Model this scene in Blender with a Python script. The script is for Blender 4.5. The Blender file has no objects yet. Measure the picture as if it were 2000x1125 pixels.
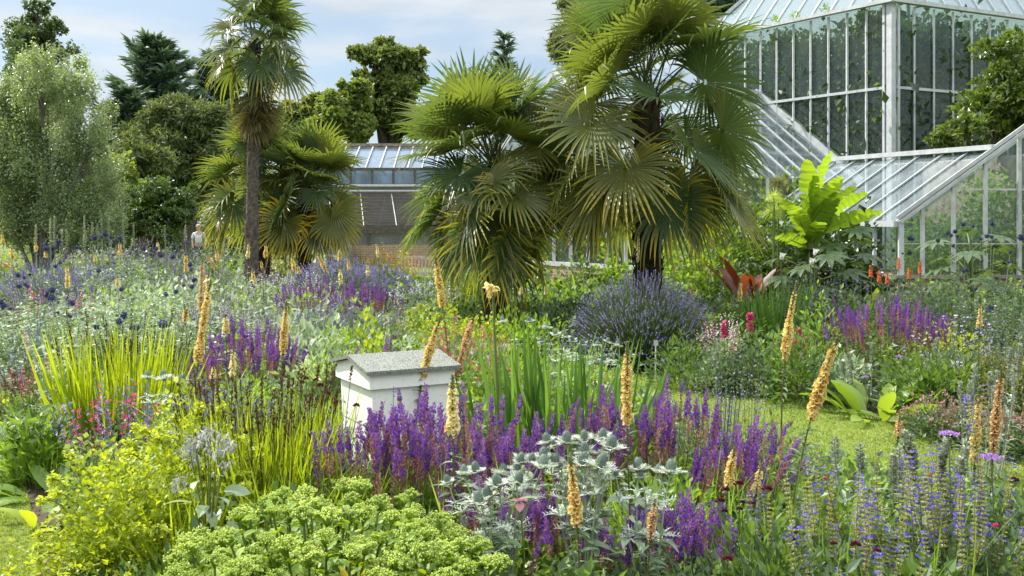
import bpy, math, random
import numpy as np
from mathutils import Vector, Matrix, Quaternion

RNG = np.random.default_rng(11)
random.seed(11)
FPX = 1944.0            # focal length in pixels of a 2000 px wide frame
CAMZ = 1.7
HORIZON = 440.0
PI = math.pi
scene = bpy.context.scene
COL = scene.collection


def wx(px, d): return (px - 1000.0) / FPX * d
def wz(py, d): return CAMZ - (py - HORIZON) / FPX * d
def U(a, b, n=None): return RNG.uniform(a, b, n)
def N(s, n=None): return RNG.normal(0, s, n)


# ------------------------------------------------------------------ mesh builder
def frame(d, roll=0.0):
    d = np.atleast_2d(np.asarray(d, float))
    d = d / np.maximum(np.linalg.norm(d, axis=-1, keepdims=True), 1e-9)
    x = np.cross(d, np.array([0, 0, 1.0]))
    n = np.linalg.norm(x, axis=-1, keepdims=True)
    x = np.where(n > 1e-4, x / np.maximum(n, 1e-4), np.array([1.0, 0, 0]))
    z = np.cross(x, d)
    c = np.cos(roll); s = np.sin(roll)
    if np.ndim(c): c = c[:, None]; s = s[:, None]
    return np.stack([x * c + z * s, d, z * c - x * s], axis=-1)


class MB:
    def __init__(self):
        self.V = []; self.F = []; self.T = []; self.M = []; self.n = 0

    def add(self, V, F, tone=0.5, mat=0):
        V = np.asarray(V, float).reshape(-1, 3); F = np.asarray(F, int)
        if F.ndim == 1: F = F[None]
        t = np.broadcast_to(np.asarray(tone, float), (len(V),))
        self.V.append(V); self.T.append(t.copy())
        self.F.append(F + self.n); self.M.append(np.full(len(F), mat))
        self.n += len(V)

    def scat(self, T, R, P, S=1.0, tone=0.0, mat=0):
        """many copies of the template T=(verts, faces, tone) at once"""
        V0, F0, t0 = T
        k = len(P)
        if k == 0: return
        S = np.asarray(S, float)
        if S.ndim == 0: S = np.full(k, float(S))
        if S.ndim == 1: S = np.repeat(S[:, None], 3, 1)
        V = np.einsum('nij,nvj->nvi', R, V0[None] * S[:, None, :]) + np.asarray(P)[:, None, :]
        F = F0[None] + (np.arange(k) * len(V0))[:, None, None]
        tone = np.broadcast_to(np.asarray(tone, float), (k,))
        t = t0[None] + tone[:, None]
        self.add(V.reshape(-1, 3), F.reshape(-1, F0.shape[1]), t.reshape(-1), mat)

    def sticks(self, A, B, r0, r1, tone=0.5, mat=0, k=3):
        A = np.atleast_2d(A); B = np.atleast_2d(B); n = len(A)
        R = frame(B - A)
        a = np.arange(k) * 2 * PI / k
        ring = np.stack([np.cos(a), np.zeros(k), np.sin(a)], -1)
        o = np.einsum('nij,vj->nvi', R, ring)
        r0 = np.broadcast_to(np.asarray(r0, float), (n,))[:, None, None]
        r1 = np.broadcast_to(np.asarray(r1, float), (n,))[:, None, None]
        V = np.concatenate([A[:, None] + o * r0, B[:, None] + o * r1], 1)
        i = np.arange(k); j = (i + 1) % k
        F = np.stack([i, j, j + k, i + k], -1)
        F = F[None] + (np.arange(n) * 2 * k)[:, None, None]
        tone = np.broadcast_to(np.asarray(tone, float), (n,))
        self.add(V.reshape(-1, 3), F.reshape(-1, 4), np.repeat(tone, 2 * k), mat)

    def tube(self, pts, rad, k=6, tone=0.5, mat=0, jit=0.0, cap=True):
        pts = np.asarray(pts, float); m = len(pts)
        rad = np.broadcast_to(np.asarray(rad, float), (m,))
        d = np.gradient(pts, axis=0)
        R = frame(d)
        for q in range(1, m):      # keep the ring from twisting
            if abs(d[q][2]) > .98 * np.linalg.norm(d[q]): R[q] = frame(d[q:q+1])[0]
        a = np.arange(k) * 2 * PI / k
        if np.mean(np.abs(d[:, 2])) > np.mean(np.linalg.norm(d[:, :2], axis=1)):
            o = np.repeat(np.stack([np.cos(a), np.sin(a), 0 * a], -1)[None], m, 0)
        else:
            o = np.einsum('nij,vj->nvi', R, np.stack([np.cos(a), 0 * a, np.sin(a)], -1))
        rr = rad[:, None] * (1 + (RNG.normal(0, jit, (m, k)) if jit else 0))
        V = pts[:, None] + o * rr[:, :, None]
        i = np.arange(k); j = (i + 1) % k
        F = np.stack([i, j, j + k, i + k], -1)[None] + (np.arange(m - 1) * k)[:, None, None]
        tt = tone if np.ndim(tone) == 0 else np.repeat(np.asarray(tone), k)
        self.add(V.reshape(-1, 3), F.reshape(-1, 4), tt, mat)
        if cap:
            for e, s in ((0, -1), (m - 1, 1)):
                c = V[e].mean(0)
                W = np.concatenate([V[e], c[None]])
                self.add(W, np.stack([i, j, np.full(k, k)], -1), np.mean(tone), mat)

    def box(self, c, s, rz=0.0, tone=0.5, mat=0):
        x, y, z = np.asarray(s, float) / 2
        V = np.array([(-x,-y,-z),(x,-y,-z),(x,y,-z),(-x,y,-z),(-x,-y,z),(x,-y,z),(x,y,z),(-x,y,z)])
        if rz:
            C, S_ = math.cos(rz), math.sin(rz)
            V = V @ np.array([[C, S_, 0], [-S_, C, 0], [0, 0, 1]])
        self.add(V + np.asarray(c, float), [(0,3,2,1),(4,5,6,7),(0,1,5,4),(1,2,6,5),(2,3,7,6),(3,0,4,7)], tone, mat)

    def beam(self, a, b, w, h, tone=0.5, mat=0, ext=0.0):
        a = np.asarray(a, float); b = np.asarray(b, float)
        d = b - a; L = np.linalg.norm(d); d = d / L
        a = a - d * ext; L += 2 * ext
        R = frame(d)[0]
        V = np.array([(-w/2,0,-h/2),(w/2,0,-h/2),(w/2,L,-h/2),(-w/2,L,-h/2),(-w/2,0,h/2),(w/2,0,h/2),(w/2,L,h/2),(-w/2,L,h/2)])
        self.add(V @ R.T + a, [(0,3,2,1),(4,5,6,7),(0,1,5,4),(1,2,6,5),(2,3,7,6),(3,0,4,7)], tone, mat)

    def poly(self, pts, tone=0.5, mat=0):
        pts = np.asarray(pts, float)
        self.add(pts, [list(range(len(pts)))], tone, mat)

    def mesh(self, name, mats, smooth=False):
        me = bpy.data.meshes.new(name)
        V = np.concatenate(self.V); T = np.concatenate(self.T)
        loops = np.concatenate([f.reshape(-1) for f in self.F])
        sizes = np.concatenate([np.full(len(f), f.shape[1]) for f in self.F])
        mi = np.concatenate(self.M)
        me.vertices.add(len(V)); me.vertices.foreach_set('co', V.reshape(-1).astype(np.float32))
        me.loops.add(len(loops)); me.loops.foreach_set('vertex_index', loops.astype(np.int32))
        me.polygons.add(len(sizes))
        me.polygons.foreach_set('loop_start', np.concatenate([[0], np.cumsum(sizes)[:-1]]).astype(np.int32))
        me.polygons.foreach_set('material_index', mi.astype(np.int32))
        me.polygons.foreach_set('use_smooth', np.full(len(sizes), bool(smooth)))
        at = me.attributes.new('tone', 'FLOAT', 'POINT')
        at.data.foreach_set('value', T.astype(np.float32))
        for m in (mats if isinstance(mats, (list, tuple)) else [mats]): me.materials.append(m)
        me.update(calc_edges=True)
        return me


def link(name, me, parent=None, loc=None, label=None):
    o = bpy.data.objects.new(name, me); COL.objects.link(o)
    if parent is not None: o.parent = parent
    if loc is not None: o.location = loc
    if label: o['label'] = label
    return o


def tag(o, label, cat, group=None, kind=None):
    o['label'] = label; o['category'] = cat
    if group: o['group'] = group
    if kind: o['kind'] = kind
    return o


def thing(name, label, cat, loc=(0, 0, 0), group=None, rz=0.0):
    o = bpy.data.objects.new(name, None); COL.objects.link(o)
    o.location = loc; o.rotation_euler = (0, 0, rz); o.empty_display_size = .1
    return tag(o, label, cat, group)


def part(name, mb, mats, parent, smooth=False, label=None):
    return link(name, mb.mesh(name, mats, smooth), parent, label=label)


def place(name, mesh, parent, loc, R=None, s=1.0):
    """a further copy of a part: shares its mesh"""
    o = bpy.data.objects.new(name, mesh); COL.objects.link(o); o.parent = parent
    m = Matrix.Identity(3) if R is None else Matrix([list(map(float, r)) for r in R])
    o.matrix_local = Matrix.Translation(Vector([float(v) for v in loc])) @ m.to_4x4() @ Matrix.Scale(float(s), 4)
    return o


# ------------------------------------------------------------------ templates (length along +Y, face towards +Z)
def T_leaf(w=.28, f=.08, droop=0.0, tb=0.0, tt=0.0):
    V = np.array([(0,0,0),(w,.42,f),(0,1,-droop),(-w,.42,f),(0,.45,0)], float)
    return V, np.array([(0,1,4),(1,2,4),(2,3,4),(3,0,4)]), np.array([tb, .0, tt, .0, 0.0])


def T_dia(w=.3, f=.1):
    V = np.array([(0,0,0),(w,.5,f),(0,1,0),(-w,.5,f)], float)
    return V, np.array([(0,1,2),(0,2,3)]), np.zeros(4)


def T_strip(n=4, w=.1, fold=.3, bend=.6, prof=None, tipt=0.0, cols=3):
    t = np.linspace(0, 1, n + 1)
    if prof is None: prof = lambda s: np.sin(PI * np.clip(s, 0.03, 1) ** .8) ** .8
    ww = w * np.array([max(prof(s), 0.0) for s in t])
    ang = -bend * t
    y = np.concatenate([[0], np.cumsum(np.cos(ang[:-1]) / n)]); z = np.concatenate([[0], np.cumsum(np.sin(ang[:-1]) / n)])
    tone = tipt * t ** 2
    if cols == 3:
        V = np.concatenate([np.stack([-ww, y, z + fold * ww], -1), np.stack([0 * ww, y, z], -1), np.stack([ww, y, z + fold * ww], -1)])
        i = np.arange(n); m = n + 1
        F = np.concatenate([np.stack([i, i + m, i + m + 1, i + 1], -1), np.stack([i + m, i + 2 * m, i + 2 * m + 1, i + m + 1], -1)])
        return V, F, np.tile(tone, 3)
    V = np.concatenate([np.stack([-ww, y, z], -1), np.stack([ww, y, z], -1)])
    i = np.arange(n); m = n + 1
    return V, np.stack([i, i + m, i + m + 1, i + 1], -1), np.tile(tone, 2)


def T_octa(sx=.5, sy=.5, sz=.5):
    V = np.array([(sx,0,0),(-sx,0,0),(0,sy,0),(0,-sy,0),(0,0,sz),(0,0,-sz)], float)
    F = np.array([(0,2,4),(2,1,4),(1,3,4),(3,0,4),(2,0,5),(1,2,5),(3,1,5),(0,3,5)])
    return V, F, np.zeros(6)


def T_ball(n=8, m=5, r=1.0):
    V = [(0, 0, r)]; F = []
    for i in range(1, m):
        a = PI * i / m
        for j in range(n):
            b = 2 * PI * j / n
            V.append((r * math.sin(a) * math.cos(b), r * math.sin(a) * math.sin(b), r * math.cos(a)))
    V.append((0, 0, -r)); e = len(V) - 1
    F4 = []
    for j in range(n): F4.append((0, 0, 1 + j, 1 + (j + 1) % n)[1:]); 
    F3 = [(0, 1 + j, 1 + (j + 1) % n) for j in range(n)] + [(e, 1 + (m - 2) * n + (j + 1) % n, 1 + (m - 2) * n + j) for j in range(n)]
    for i in range(m - 2):
        for j in range(n):
            a, b = 1 + i * n + j, 1 + i * n + (j + 1) % n
            F3 += [(a, a + n, b), (b, a + n, b + n)]
    return np.array(V, float), np.array(F3), np.zeros(len(V))


def T_bell(k=6):
    """a nodding tubular floret along +Y with a flared lip"""
    a = np.arange(k) * 2 * PI / k
    V = []
    for y, r, in ((0, .16), (.45, .36), (.85, .40), (1.05, .62)):
        V.append(np.stack([np.cos(a) * r, np.full(k, y), np.sin(a) * r], -1))
    V = np.concatenate(V)
    V[-k:, 1] += .25 * (np.sin(a) < -.5)
    i = np.arange(k); j = (i + 1) % k
    F = np.concatenate([np.stack([i, j, j + k, i + k], -1) + q * k for q in range(3)])
    return V, F, np.repeat([-.25, 0, .1, .3], k)


LEAF = T_leaf(); LEAFN = T_leaf(.16, .05, .1); LEAFW = T_leaf(.42, .1, .15)
DIA = T_dia(); DIAN = T_dia(.16, .05); OCTA = T_octa(); BELL = T_bell()
LANCE = T_strip(4, .11, .3, .9); OVAL = T_strip(4, .24, .25, .7, lambda s: math.sin(PI * min(max(s, .02), 1) ** .85) ** .6)
BLADE = T_strip(4, .018, .5, .35, lambda s: (1 - s ** 2.2) * .9 + .08 * (s < .9), cols=2)


def hemi(n, zmin=0.0):
    u = RNG.normal(size=(n, 3)); u /= np.linalg.norm(u, axis=1, keepdims=True)
    u[:, 2] = np.abs(u[:, 2]) * (1 - zmin) + zmin
    return u / np.linalg.norm(u, axis=1, keepdims=True)


def mound(mb, r, h, n, T=LEAF, s=(.04, .07), c=(0, 0, 0), mat=0, inner=.45, up=.5, tone=.25, ry=None, jit=.6, lump=.18):
    """leaves through a dome, each facing out"""
    ry = ry or r
    u = hemi(n)
    ph = RNG.uniform(0, 6.28, 6)
    bump = 1 + lump * (np.sin(5 * u[:, 0] + ph[0]) * np.sin(4 * u[:, 1] + ph[1]) + .6 * np.sin(9 * u[:, 0] + ph[2]) * np.sin(8 * u[:, 1] + ph[3]) + .5 * np.sin(7 * u[:, 2] + ph[4]))
    rad = (inner + (1 - inner) * RNG.random(n) ** .6) * bump
    P = u * rad[:, None] * np.array([r, ry, h]) + np.asarray(c)
    P[:, 2] = np.maximum(P[:, 2], .02)
    d = u + np.array([0, 0, up]) + RNG.normal(0, jit, (n, 3))
    mb.scat(T, frame(d, RNG.normal(0, .7, n)), P, U(s[0], s[1], n), .5 + RNG.normal(0, tone, n), mat)


def spray(st, fl, r, h, n, L, fn, fs, T=DIA, rad=.008, c=(0, 0, 0), ry=None, hj=.18, base=.35, sr=.0025, up=.6, smat=0, fmat=0, bare=0.0, taper=.5, lean=(0, 0), tone=.3, dome=.35, ftone=.5):
    """upright stems (into st) that carry small florets along their top length L (into fl)"""
    ry = ry or r
    a = RNG.uniform(0, 2 * PI, n); q = np.sqrt(RNG.random(n))
    x = np.cos(a) * q; y = np.sin(a) * q
    z = h * (1 - dome * q ** 2) * (1 + RNG.normal(0, hj / 2, n)).clip(.6, 1.3)
    tip = np.stack([x * r + lean[0] * z, y * ry + lean[1] * z, z], -1)
    bs = np.stack([x * r * base, y * ry * base, 0 * z], -1)
    tip[:, :2] += RNG.normal(0, .02, (n, 2))
    d = tip - bs; ln = np.linalg.norm(d, axis=1, keepdims=True); d = d / ln
    cc = np.asarray(c)
    if st is not None: st.sticks(bs + cc, tip + cc, sr, sr * .6, .5 + RNG.normal(0, .2, n), smat)
    Ls = L * U(.7, 1.25, n)
    t = (np.arange(fn) + .5) / fn
    tt = t[None] * np.ones((n, 1)) + RNG.normal(0, .4 / fn, (n, fn))
    keep = (tt < 1 - bare).reshape(-1)
    P = tip[:, None] - d[:, None] * (tt * Ls[:, None])[..., None]
    th = RNG.uniform(0, 2 * PI, (n, fn))
    o = np.stack([np.cos(th), np.sin(th), np.full_like(th, up)], -1)
    sc = fs * (taper + (1 - taper) * np.sin(PI * np.clip(tt * .75 + .22, 0, 1))) * U(.75, 1.25, (n, fn))
    P = P + o * np.array([1, 1, 0]) * rad * .3
    P = P.reshape(-1, 3) + cc; o = o.reshape(-1, 3); sc = sc.reshape(-1)
    fl.scat(T, frame(o, RNG.normal(0, .6, len(o))), P, sc, ftone + RNG.normal(0, tone, len(o)), fmat)
    return tip + cc, d


# ------------------------------------------------------------------ materials
def nodes(name):
    m = bpy.data.materials.new(name); m.use_nodes = True
    nt = m.node_tree; nt.nodes.clear()
    out = nt.nodes.new('ShaderNodeOutputMaterial')
    return m, nt, out


def rgb(nt, c):
    n = nt.nodes.new('ShaderNodeRGB'); n.outputs[0].default_value = (*c, 1); return n.outputs[0]


def mixc(nt, f, a, b, mode='MIX'):
    n = nt.nodes.new('ShaderNodeMix'); n.data_type = 'RGBA'; n.blend_type = mode
    for k, v in ((0, f), (6, a), (7, b)):
        if isinstance(v, (int, float)): n.inputs[k].default_value = v
        elif isinstance(v, tuple): n.inputs[k].default_value = (*v, 1)
        else: nt.links.new(v, n.inputs[k])
    return n.outputs[2]


def math_(nt, op, a, b=0.0, clamp=False):
    n = nt.nodes.new('ShaderNodeMath'); n.operation = op; n.use_clamp = clamp
    for k, v in ((0, a), (1, b)):
        if isinstance(v, (int, float)): n.inputs[k].default_value = v
        else: nt.links.new(v, n.inputs[k])
    return n.outputs[0]


def noise(nt, scale, detail=4, rough=.6, coord='Object', w=None):
    tc = nt.nodes.new('ShaderNodeTexCoord'); n = nt.nodes.new('ShaderNodeTexNoise')
    n.inputs['Scale'].default_value = scale; n.inputs['Detail'].default_value = detail; n.inputs['Roughness'].default_value = rough
    nt.links.new(tc.outputs[coord], n.inputs['Vector'])
    return n.outputs['Fac']


def leafy(name, c1, c2, k=.38, rough=.45, tg=(1.95, 1.85, .85), spec=.5, rv=.25):
    """two-sided leaf or petal: sheen on the lit face, light passing through from behind"""
    m, nt, out = nodes(name)
    at = nt.nodes.new('ShaderNodeAttribute'); at.attribute_name = 'tone'
    oi = nt.nodes.new('ShaderNodeObjectInfo')
    f = math_(nt, 'ADD', at.outputs['Fac'], math_(nt, 'MULTIPLY', math_(nt, 'SUBTRACT', oi.outputs['Random'], .5), rv), True)
    col = mixc(nt, f, tuple(c1), tuple(c2))
    tcol = mixc(nt, f, tuple(min(.9, a * b) for a, b in zip(c1, tg)), tuple(min(.9, a * b) for a, b in zip(c2, tg)))
    p = nt.nodes.new('ShaderNodeBsdfPrincipled'); nt.links.new(col, p.inputs['Base Color'])
    p.inputs['Roughness'].default_value = rough; p.inputs['Specular IOR Level'].default_value = spec
    t = nt.nodes.new('ShaderNodeBsdfTranslucent'); nt.links.new(tcol, t.inputs['Color'])
    mx = nt.nodes.new('ShaderNodeMixShader'); mx.inputs[0].default_value = k
    nt.links.new(p.outputs[0], mx.inputs[1]); nt.links.new(t.outputs[0], mx.inputs[2]); nt.links.new(mx.outputs[0], out.inputs[0])
    return m


def solid(name, c1, c2, scale=8, rough=.7, bump=.0, bscale=30, spec=.4, detail=5, contrast=1.6, metal=0.0):
    """weathered opaque surface: two colours blotched by noise, optional bump"""
    m, nt, out = nodes(name)
    f = noise(nt, scale, detail)
    f = math_(nt, 'ADD', math_(nt, 'MULTIPLY', math_(nt, 'SUBTRACT', f, .5), contrast * 2), .5, True)
    col = mixc(nt, f, tuple(c1), tuple(c2))
    p = nt.nodes.new('ShaderNodeBsdfPrincipled'); nt.links.new(col, p.inputs['Base Color'])
    p.inputs['Roughness'].default_value = rough; p.inputs['Specular IOR Level'].default_value = spec; p.inputs['Metallic'].default_value = metal
    if bump:
        b = nt.nodes.new('ShaderNodeBump'); b.inputs['Strength'].default_value = bump; b.inputs['Distance'].default_value = .02
        nt.links.new(noise(nt, bscale, 6, .65), b.inputs['Height']); nt.links.new(b.outputs[0], p.inputs['Normal'])
    nt.links.new(p.outputs[0], out.inputs[0])
    return m


def glassy(name, tint, film, filmk=.25, rough=.05, scale=1.2, spec=1.0):
    """old horticultural glass: see-through, mirror at grazing angles, streaked with grime"""
    m, nt, out = nodes(name)
    tr = nt.nodes.new('ShaderNodeBsdfTransparent'); tr.inputs[0].default_value = (*tint, 1)
    gl = nt.nodes.new('ShaderNodeBsdfGlossy'); gl.inputs['Roughness'].default_value = rough; gl.inputs[0].default_value = (.95, .97, 1, 1)
    lw = nt.nodes.new('ShaderNodeLayerWeight'); lw.inputs[0].default_value = .5
    fr = math_(nt, 'ADD', math_(nt, 'MULTIPLY', math_(nt, 'POWER', lw.outputs['Facing'], 5.0), .92), .08)
    a = nt.nodes.new('ShaderNodeMixShader')
    nt.links.new(math_(nt, 'MULTIPLY', fr, 1.3 * spec, True), a.inputs[0])
    nt.links.new(tr.outputs[0], a.inputs[1]); nt.links.new(gl.outputs[0], a.inputs[2])
    df = nt.nodes.new('ShaderNodeBsdfDiffuse'); df.inputs[0].default_value = (*film, 1)
    tl = nt.nodes.new('ShaderNodeBsdfTranslucent'); tl.inputs[0].default_value = (*film, 1)
    dm = nt.nodes.new('ShaderNodeMixShader'); dm.inputs[0].default_value = .45
    nt.links.new(df.outputs[0], dm.inputs[1]); nt.links.new(tl.outputs[0], dm.inputs[2])
    tc = nt.nodes.new('ShaderNodeTexCoord'); mp = nt.nodes.new('ShaderNodeMapping'); mp.inputs['Scale'].default_value = (2.2, 2.2, .35); nt.links.new(tc.outputs['Object'], mp.inputs[0])
    nn = nt.nodes.new('ShaderNodeTexNoise'); nn.inputs['Scale'].default_value = scale; nn.inputs['Detail'].default_value = 6; nn.inputs['Roughness'].default_value = .65; nt.links.new(mp.outputs[0], nn.inputs['Vector'])
    n1 = nn.outputs['Fac']      # grime runs down the panes
    k = math_(nt, 'MULTIPLY', math_(nt, 'POWER', n1, 1.6), filmk * 2.6, True)
    b = nt.nodes.new('ShaderNodeMixShader'); nt.links.new(k, b.inputs[0])
    nt.links.new(a.outputs[0], b.inputs[1]); nt.links.new(dm.outputs[0], b.inputs[2]); nt.links.new(b.outputs[0], out.inputs[0])
    return m


M = {}
M['green'] = leafy('leaf_green', (.045, .092, .016), (.13, .21, .04))
M['fresh'] = leafy('leaf_fresh', (.09, .17, .02), (.22, .33, .05), .42)
M['lime'] = leafy('leaf_lime', (.17, .24, .018), (.43, .49, .05), .42, tg=(1.7, 1.6, .6))
M['sedum_leaf'] = leafy('sedum_leaf', (.13, .23, .02), (.29, .41, .05), .36, .5, tg=(2.2, 1.9, .5))
M['sedum_bud'] = leafy('sedum_bud', (.29, .39, .05), (.60, .69, .14), .25, .6, tg=(1.3, 1.3, .6), rv=.6)
M['silver'] = leafy('leaf_silver', (.14, .22, .09), (.52, .58, .44), .3, .4, tg=(1.3, 1.35, .9))
M['pale'] = leafy('leaf_pale', (.10, .17, .05), (.38, .47, .24), .36, .4, tg=(1.6, 1.6, .8))
M['grey'] = leafy('leaf_grey', (.16, .20, .14), (.40, .43, .33), .25, .6, tg=(1.2, 1.2, .9))
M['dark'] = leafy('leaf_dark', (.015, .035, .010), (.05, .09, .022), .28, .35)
M['gloss'] = leafy('leaf_glossy', (.03, .065, .012), (.10, .16, .03), .3, .25, spec=.7)
M['olive'] = leafy('leaf_olive', (.09, .10, .025), (.20, .21, .06), .35)
M['bluegreen'] = leafy('leaf_glaucous', (.06, .10, .05), (.16, .24, .12), .35, .5)
M['blade'] = leafy('grass_blade', (.13, .21, .012), (.36, .42, .03), .48, .35, tg=(1.8, 1.7, .5))
M['iris'] = leafy('iris_blade', (.05, .12, .02), (.14, .25, .05), .4, .4)
M['stem'] = leafy('stem_green', (.06, .09, .02), (.16, .20, .06), .15, .6)
M['brown'] = leafy('seedhead_brown', (.035, .018, .008), (.14, .07, .025), .15, .8, tg=(1.6, 1.2, .8))
M['purple'] = leafy('petal_purple', (.085, .03, .30), (.26, .10, .54), .3, .6, tg=(1.6, 1.35, 1.5), rv=.7)
M['calyx'] = leafy('calyx_rose', (.15, .06, .08), (.46, .26, .24), .25, .7, tg=(1.6, 1.4, 1.2), rv=.6)
M['violet'] = leafy('petal_violet', (.07, .05, .42), (.19, .14, .64), .3, .6, tg=(1.4, 1.3, 1.3))
M['limecal'] = leafy('calyx_lime', (.16, .17, .05), (.38, .38, .14), .3, .7, tg=(1.4, 1.3, .7))
M['lavender'] = leafy('petal_lavender', (.13, .12, .30), (.30, .27, .52), .25, .7, tg=(1.3, 1.2, 1.2))
M['lilac'] = leafy('petal_lilac', (.26, .20, .40), (.52, .43, .64), .3, .7, tg=(1.2, 1.2, 1.1))
M['apricot'] = leafy('petal_apricot', (.52, .33, .08), (.90, .72, .32), .35, .6, tg=(1.2, 1.1, .8))
M['apricot_pale'] = leafy('petal_straw', (.60, .44, .14), (.92, .80, .46), .35, .6, tg=(1.1, 1.1, .9))
M['apricot_rust'] = leafy('petal_rust', (.36, .19, .07), (.78, .56, .32), .3, .7, tg=(1.2, 1.1, .8))
M['magenta'] = leafy('petal_magenta', (.35, .015, .10), (.62, .06, .22), .35, .5, tg=(1.4, 1.5, 1.4))
M['crimson'] = leafy('petal_crimson', (.05, .004, .018), (.18, .012, .04), .2, .7, tg=(1.6, 1.4, 1.4))
M['pink'] = leafy('petal_pink', (.60, .22, .28), (.85, .45, .48), .35, .5, tg=(1.2, 1.2, 1.1))
M['orange'] = leafy('petal_orange', (.65, .05, .01), (.85, .22, .04), .3, .5, tg=(1.2, 1.2, 1.1))
M['yellow'] = leafy('petal_yellow', (.62, .42, .01), (.85, .68, .05), .35, .5, tg=(1.1, 1.1, 1.1))
M['white'] = leafy('petal_white', (.55, .56, .52), (.82, .82, .78), .3, .6, tg=(1.05, 1.05, 1))
M['navy'] = leafy('thistle_blue', (.02, .025, .08), (.10, .11, .28), .1, .7, tg=(1.3, 1.3, 1.2))
M['cone'] = leafy('holly_cone', (.07, .11, .08), (.24, .30, .24), .15, .8, tg=(1.2, 1.2, 1))
M['bract'] = leafy('holly_bract', (.36, .43, .34), (.80, .83, .75), .3, .5, tg=(1.1, 1.1, .95))
M['palm'] = leafy('palm_leaf', (.054, .090, .034), (.66, .46, .02), .32, .40, tg=(2.9, 2.75, 1.2), spec=.45)
M['palm_dead'] = leafy('palm_leaf_dry', (.085, .075, .03), (.24, .20, .07), .2, .7)
M['petiole'] = leafy('palm_petiole', (.05, .085, .02), (.14, .18, .05), .1, .5)
M['fibre'] = solid('palm_fibre', (.022, .014, .009), (.085, .058, .036), 25, .95, .9, 60)
M['fibre_grey'] = solid('palm_bark', (.055, .042, .032), (.15, .12, .095), 18, .95, .9, 45)
M['bark'] = solid('bark', (.03, .024, .018), (.11, .09, .07), 9, .95, .8, 20)
M['birchbark'] = solid('birch_bark', (.05, .045, .04), (.26, .25, .22), 6, .9, .4, 20)
M['birch'] = leafy('leaf_birch', (.09, .135, .07), (.29, .36, .19), .36, .28, spec=.8)
M['poplar'] = leafy('leaf_poplar', (.045, .08, .03), (.13, .19, .07), .3, .35)
M['cedar'] = leafy('needle_cedar', (.045, .08, .06), (.13, .20, .15), .2, .6)
M['yew'] = leafy('needle_yew', (.05, .08, .024), (.17, .21, .065), .26, .6)
M['oak'] = leafy('leaf_oak', (.07, .11, .03), (.23, .28, .08), .3, .5)
M['maple'] = leafy('leaf_maple', (.10, .15, .03), (.26, .32, .08), .35, .5)
M['fruit'] = solid('palm_fruit', (.015, .02, .03), (.05, .06, .07), 40, .6)
M['banana'] = leafy('leaf_banana', (.12, .22, .025), (.36, .48, .06), .5, .35, tg=(1.7, 1.6, .6))
M['canna'] = leafy('leaf_canna_red', (.04, .012, .012), (.20, .05, .022), .42, .45, tg=(2.0, 1.5, .8))
# ------------------------------------------------------------------ plants of the border
def at_ground(px, d): return (wx(px, d), d, 0.0)


def salvia_spike(L, seed, bloom=.6):
    """whorled spike: rosy calyces below, purple lips above"""
    mb = MB()
    n = int(L / .0105)
    z = np.repeat((np.arange(n) + .5) / n, 6)
    k = len(z)
    th = RNG.uniform(0, 2 * PI, k)
    o = np.stack([np.cos(th), np.sin(th), np.full(k, .9) + 1.2 * z], -1)
    r = .005 * (1 - .5 * z)
    P = np.stack([np.cos(th) * r, np.sin(th) * r, z * L + RNG.normal(0, .002, k)], -1)
    mb.scat(T_dia(.34, .12), frame(o, RNG.normal(0, .6, k)), P, .0135 * (1.12 - .62 * z ** 2) * U(.8, 1.2, k), .5 + RNG.normal(0, .28, k), 1)
    lo = 1 - bloom
    zz = lo + (1 - lo) * RNG.random(int(k * bloom * 1.15)) ** .9; q = len(zz)
    th = RNG.uniform(0, 2 * PI, q)
    o = np.stack([np.cos(th), np.sin(th), np.full(q, .45) + 1.2 * zz], -1)
    P = np.stack([np.cos(th) * .007, np.sin(th) * .007, zz * L], -1)
    mb.scat(T_dia(.30, .2), frame(o, RNG.normal(0, .8, q)), P, .0175 * (1.15 - .65 * zz ** 2) * U(.7, 1.25, q), .5 + RNG.normal(0, .3, q), 0)
    mb.tube([(0, 0, -.02), (0, 0, L)], [.0022, .001], 3, .3, 1, cap=False)
    return mb.mesh('flower_spike', [M['purple'], M['calyx']])


SPIKES = [salvia_spike(L, i, b) for i, (L, b) in enumerate(((.19, .75), (.24, .5), (.27, .62), (.31, .32), (.34, .42), (.23, .28)))]
SPIKE_L = (.19, .24, .27, .31, .34, .23)


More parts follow.
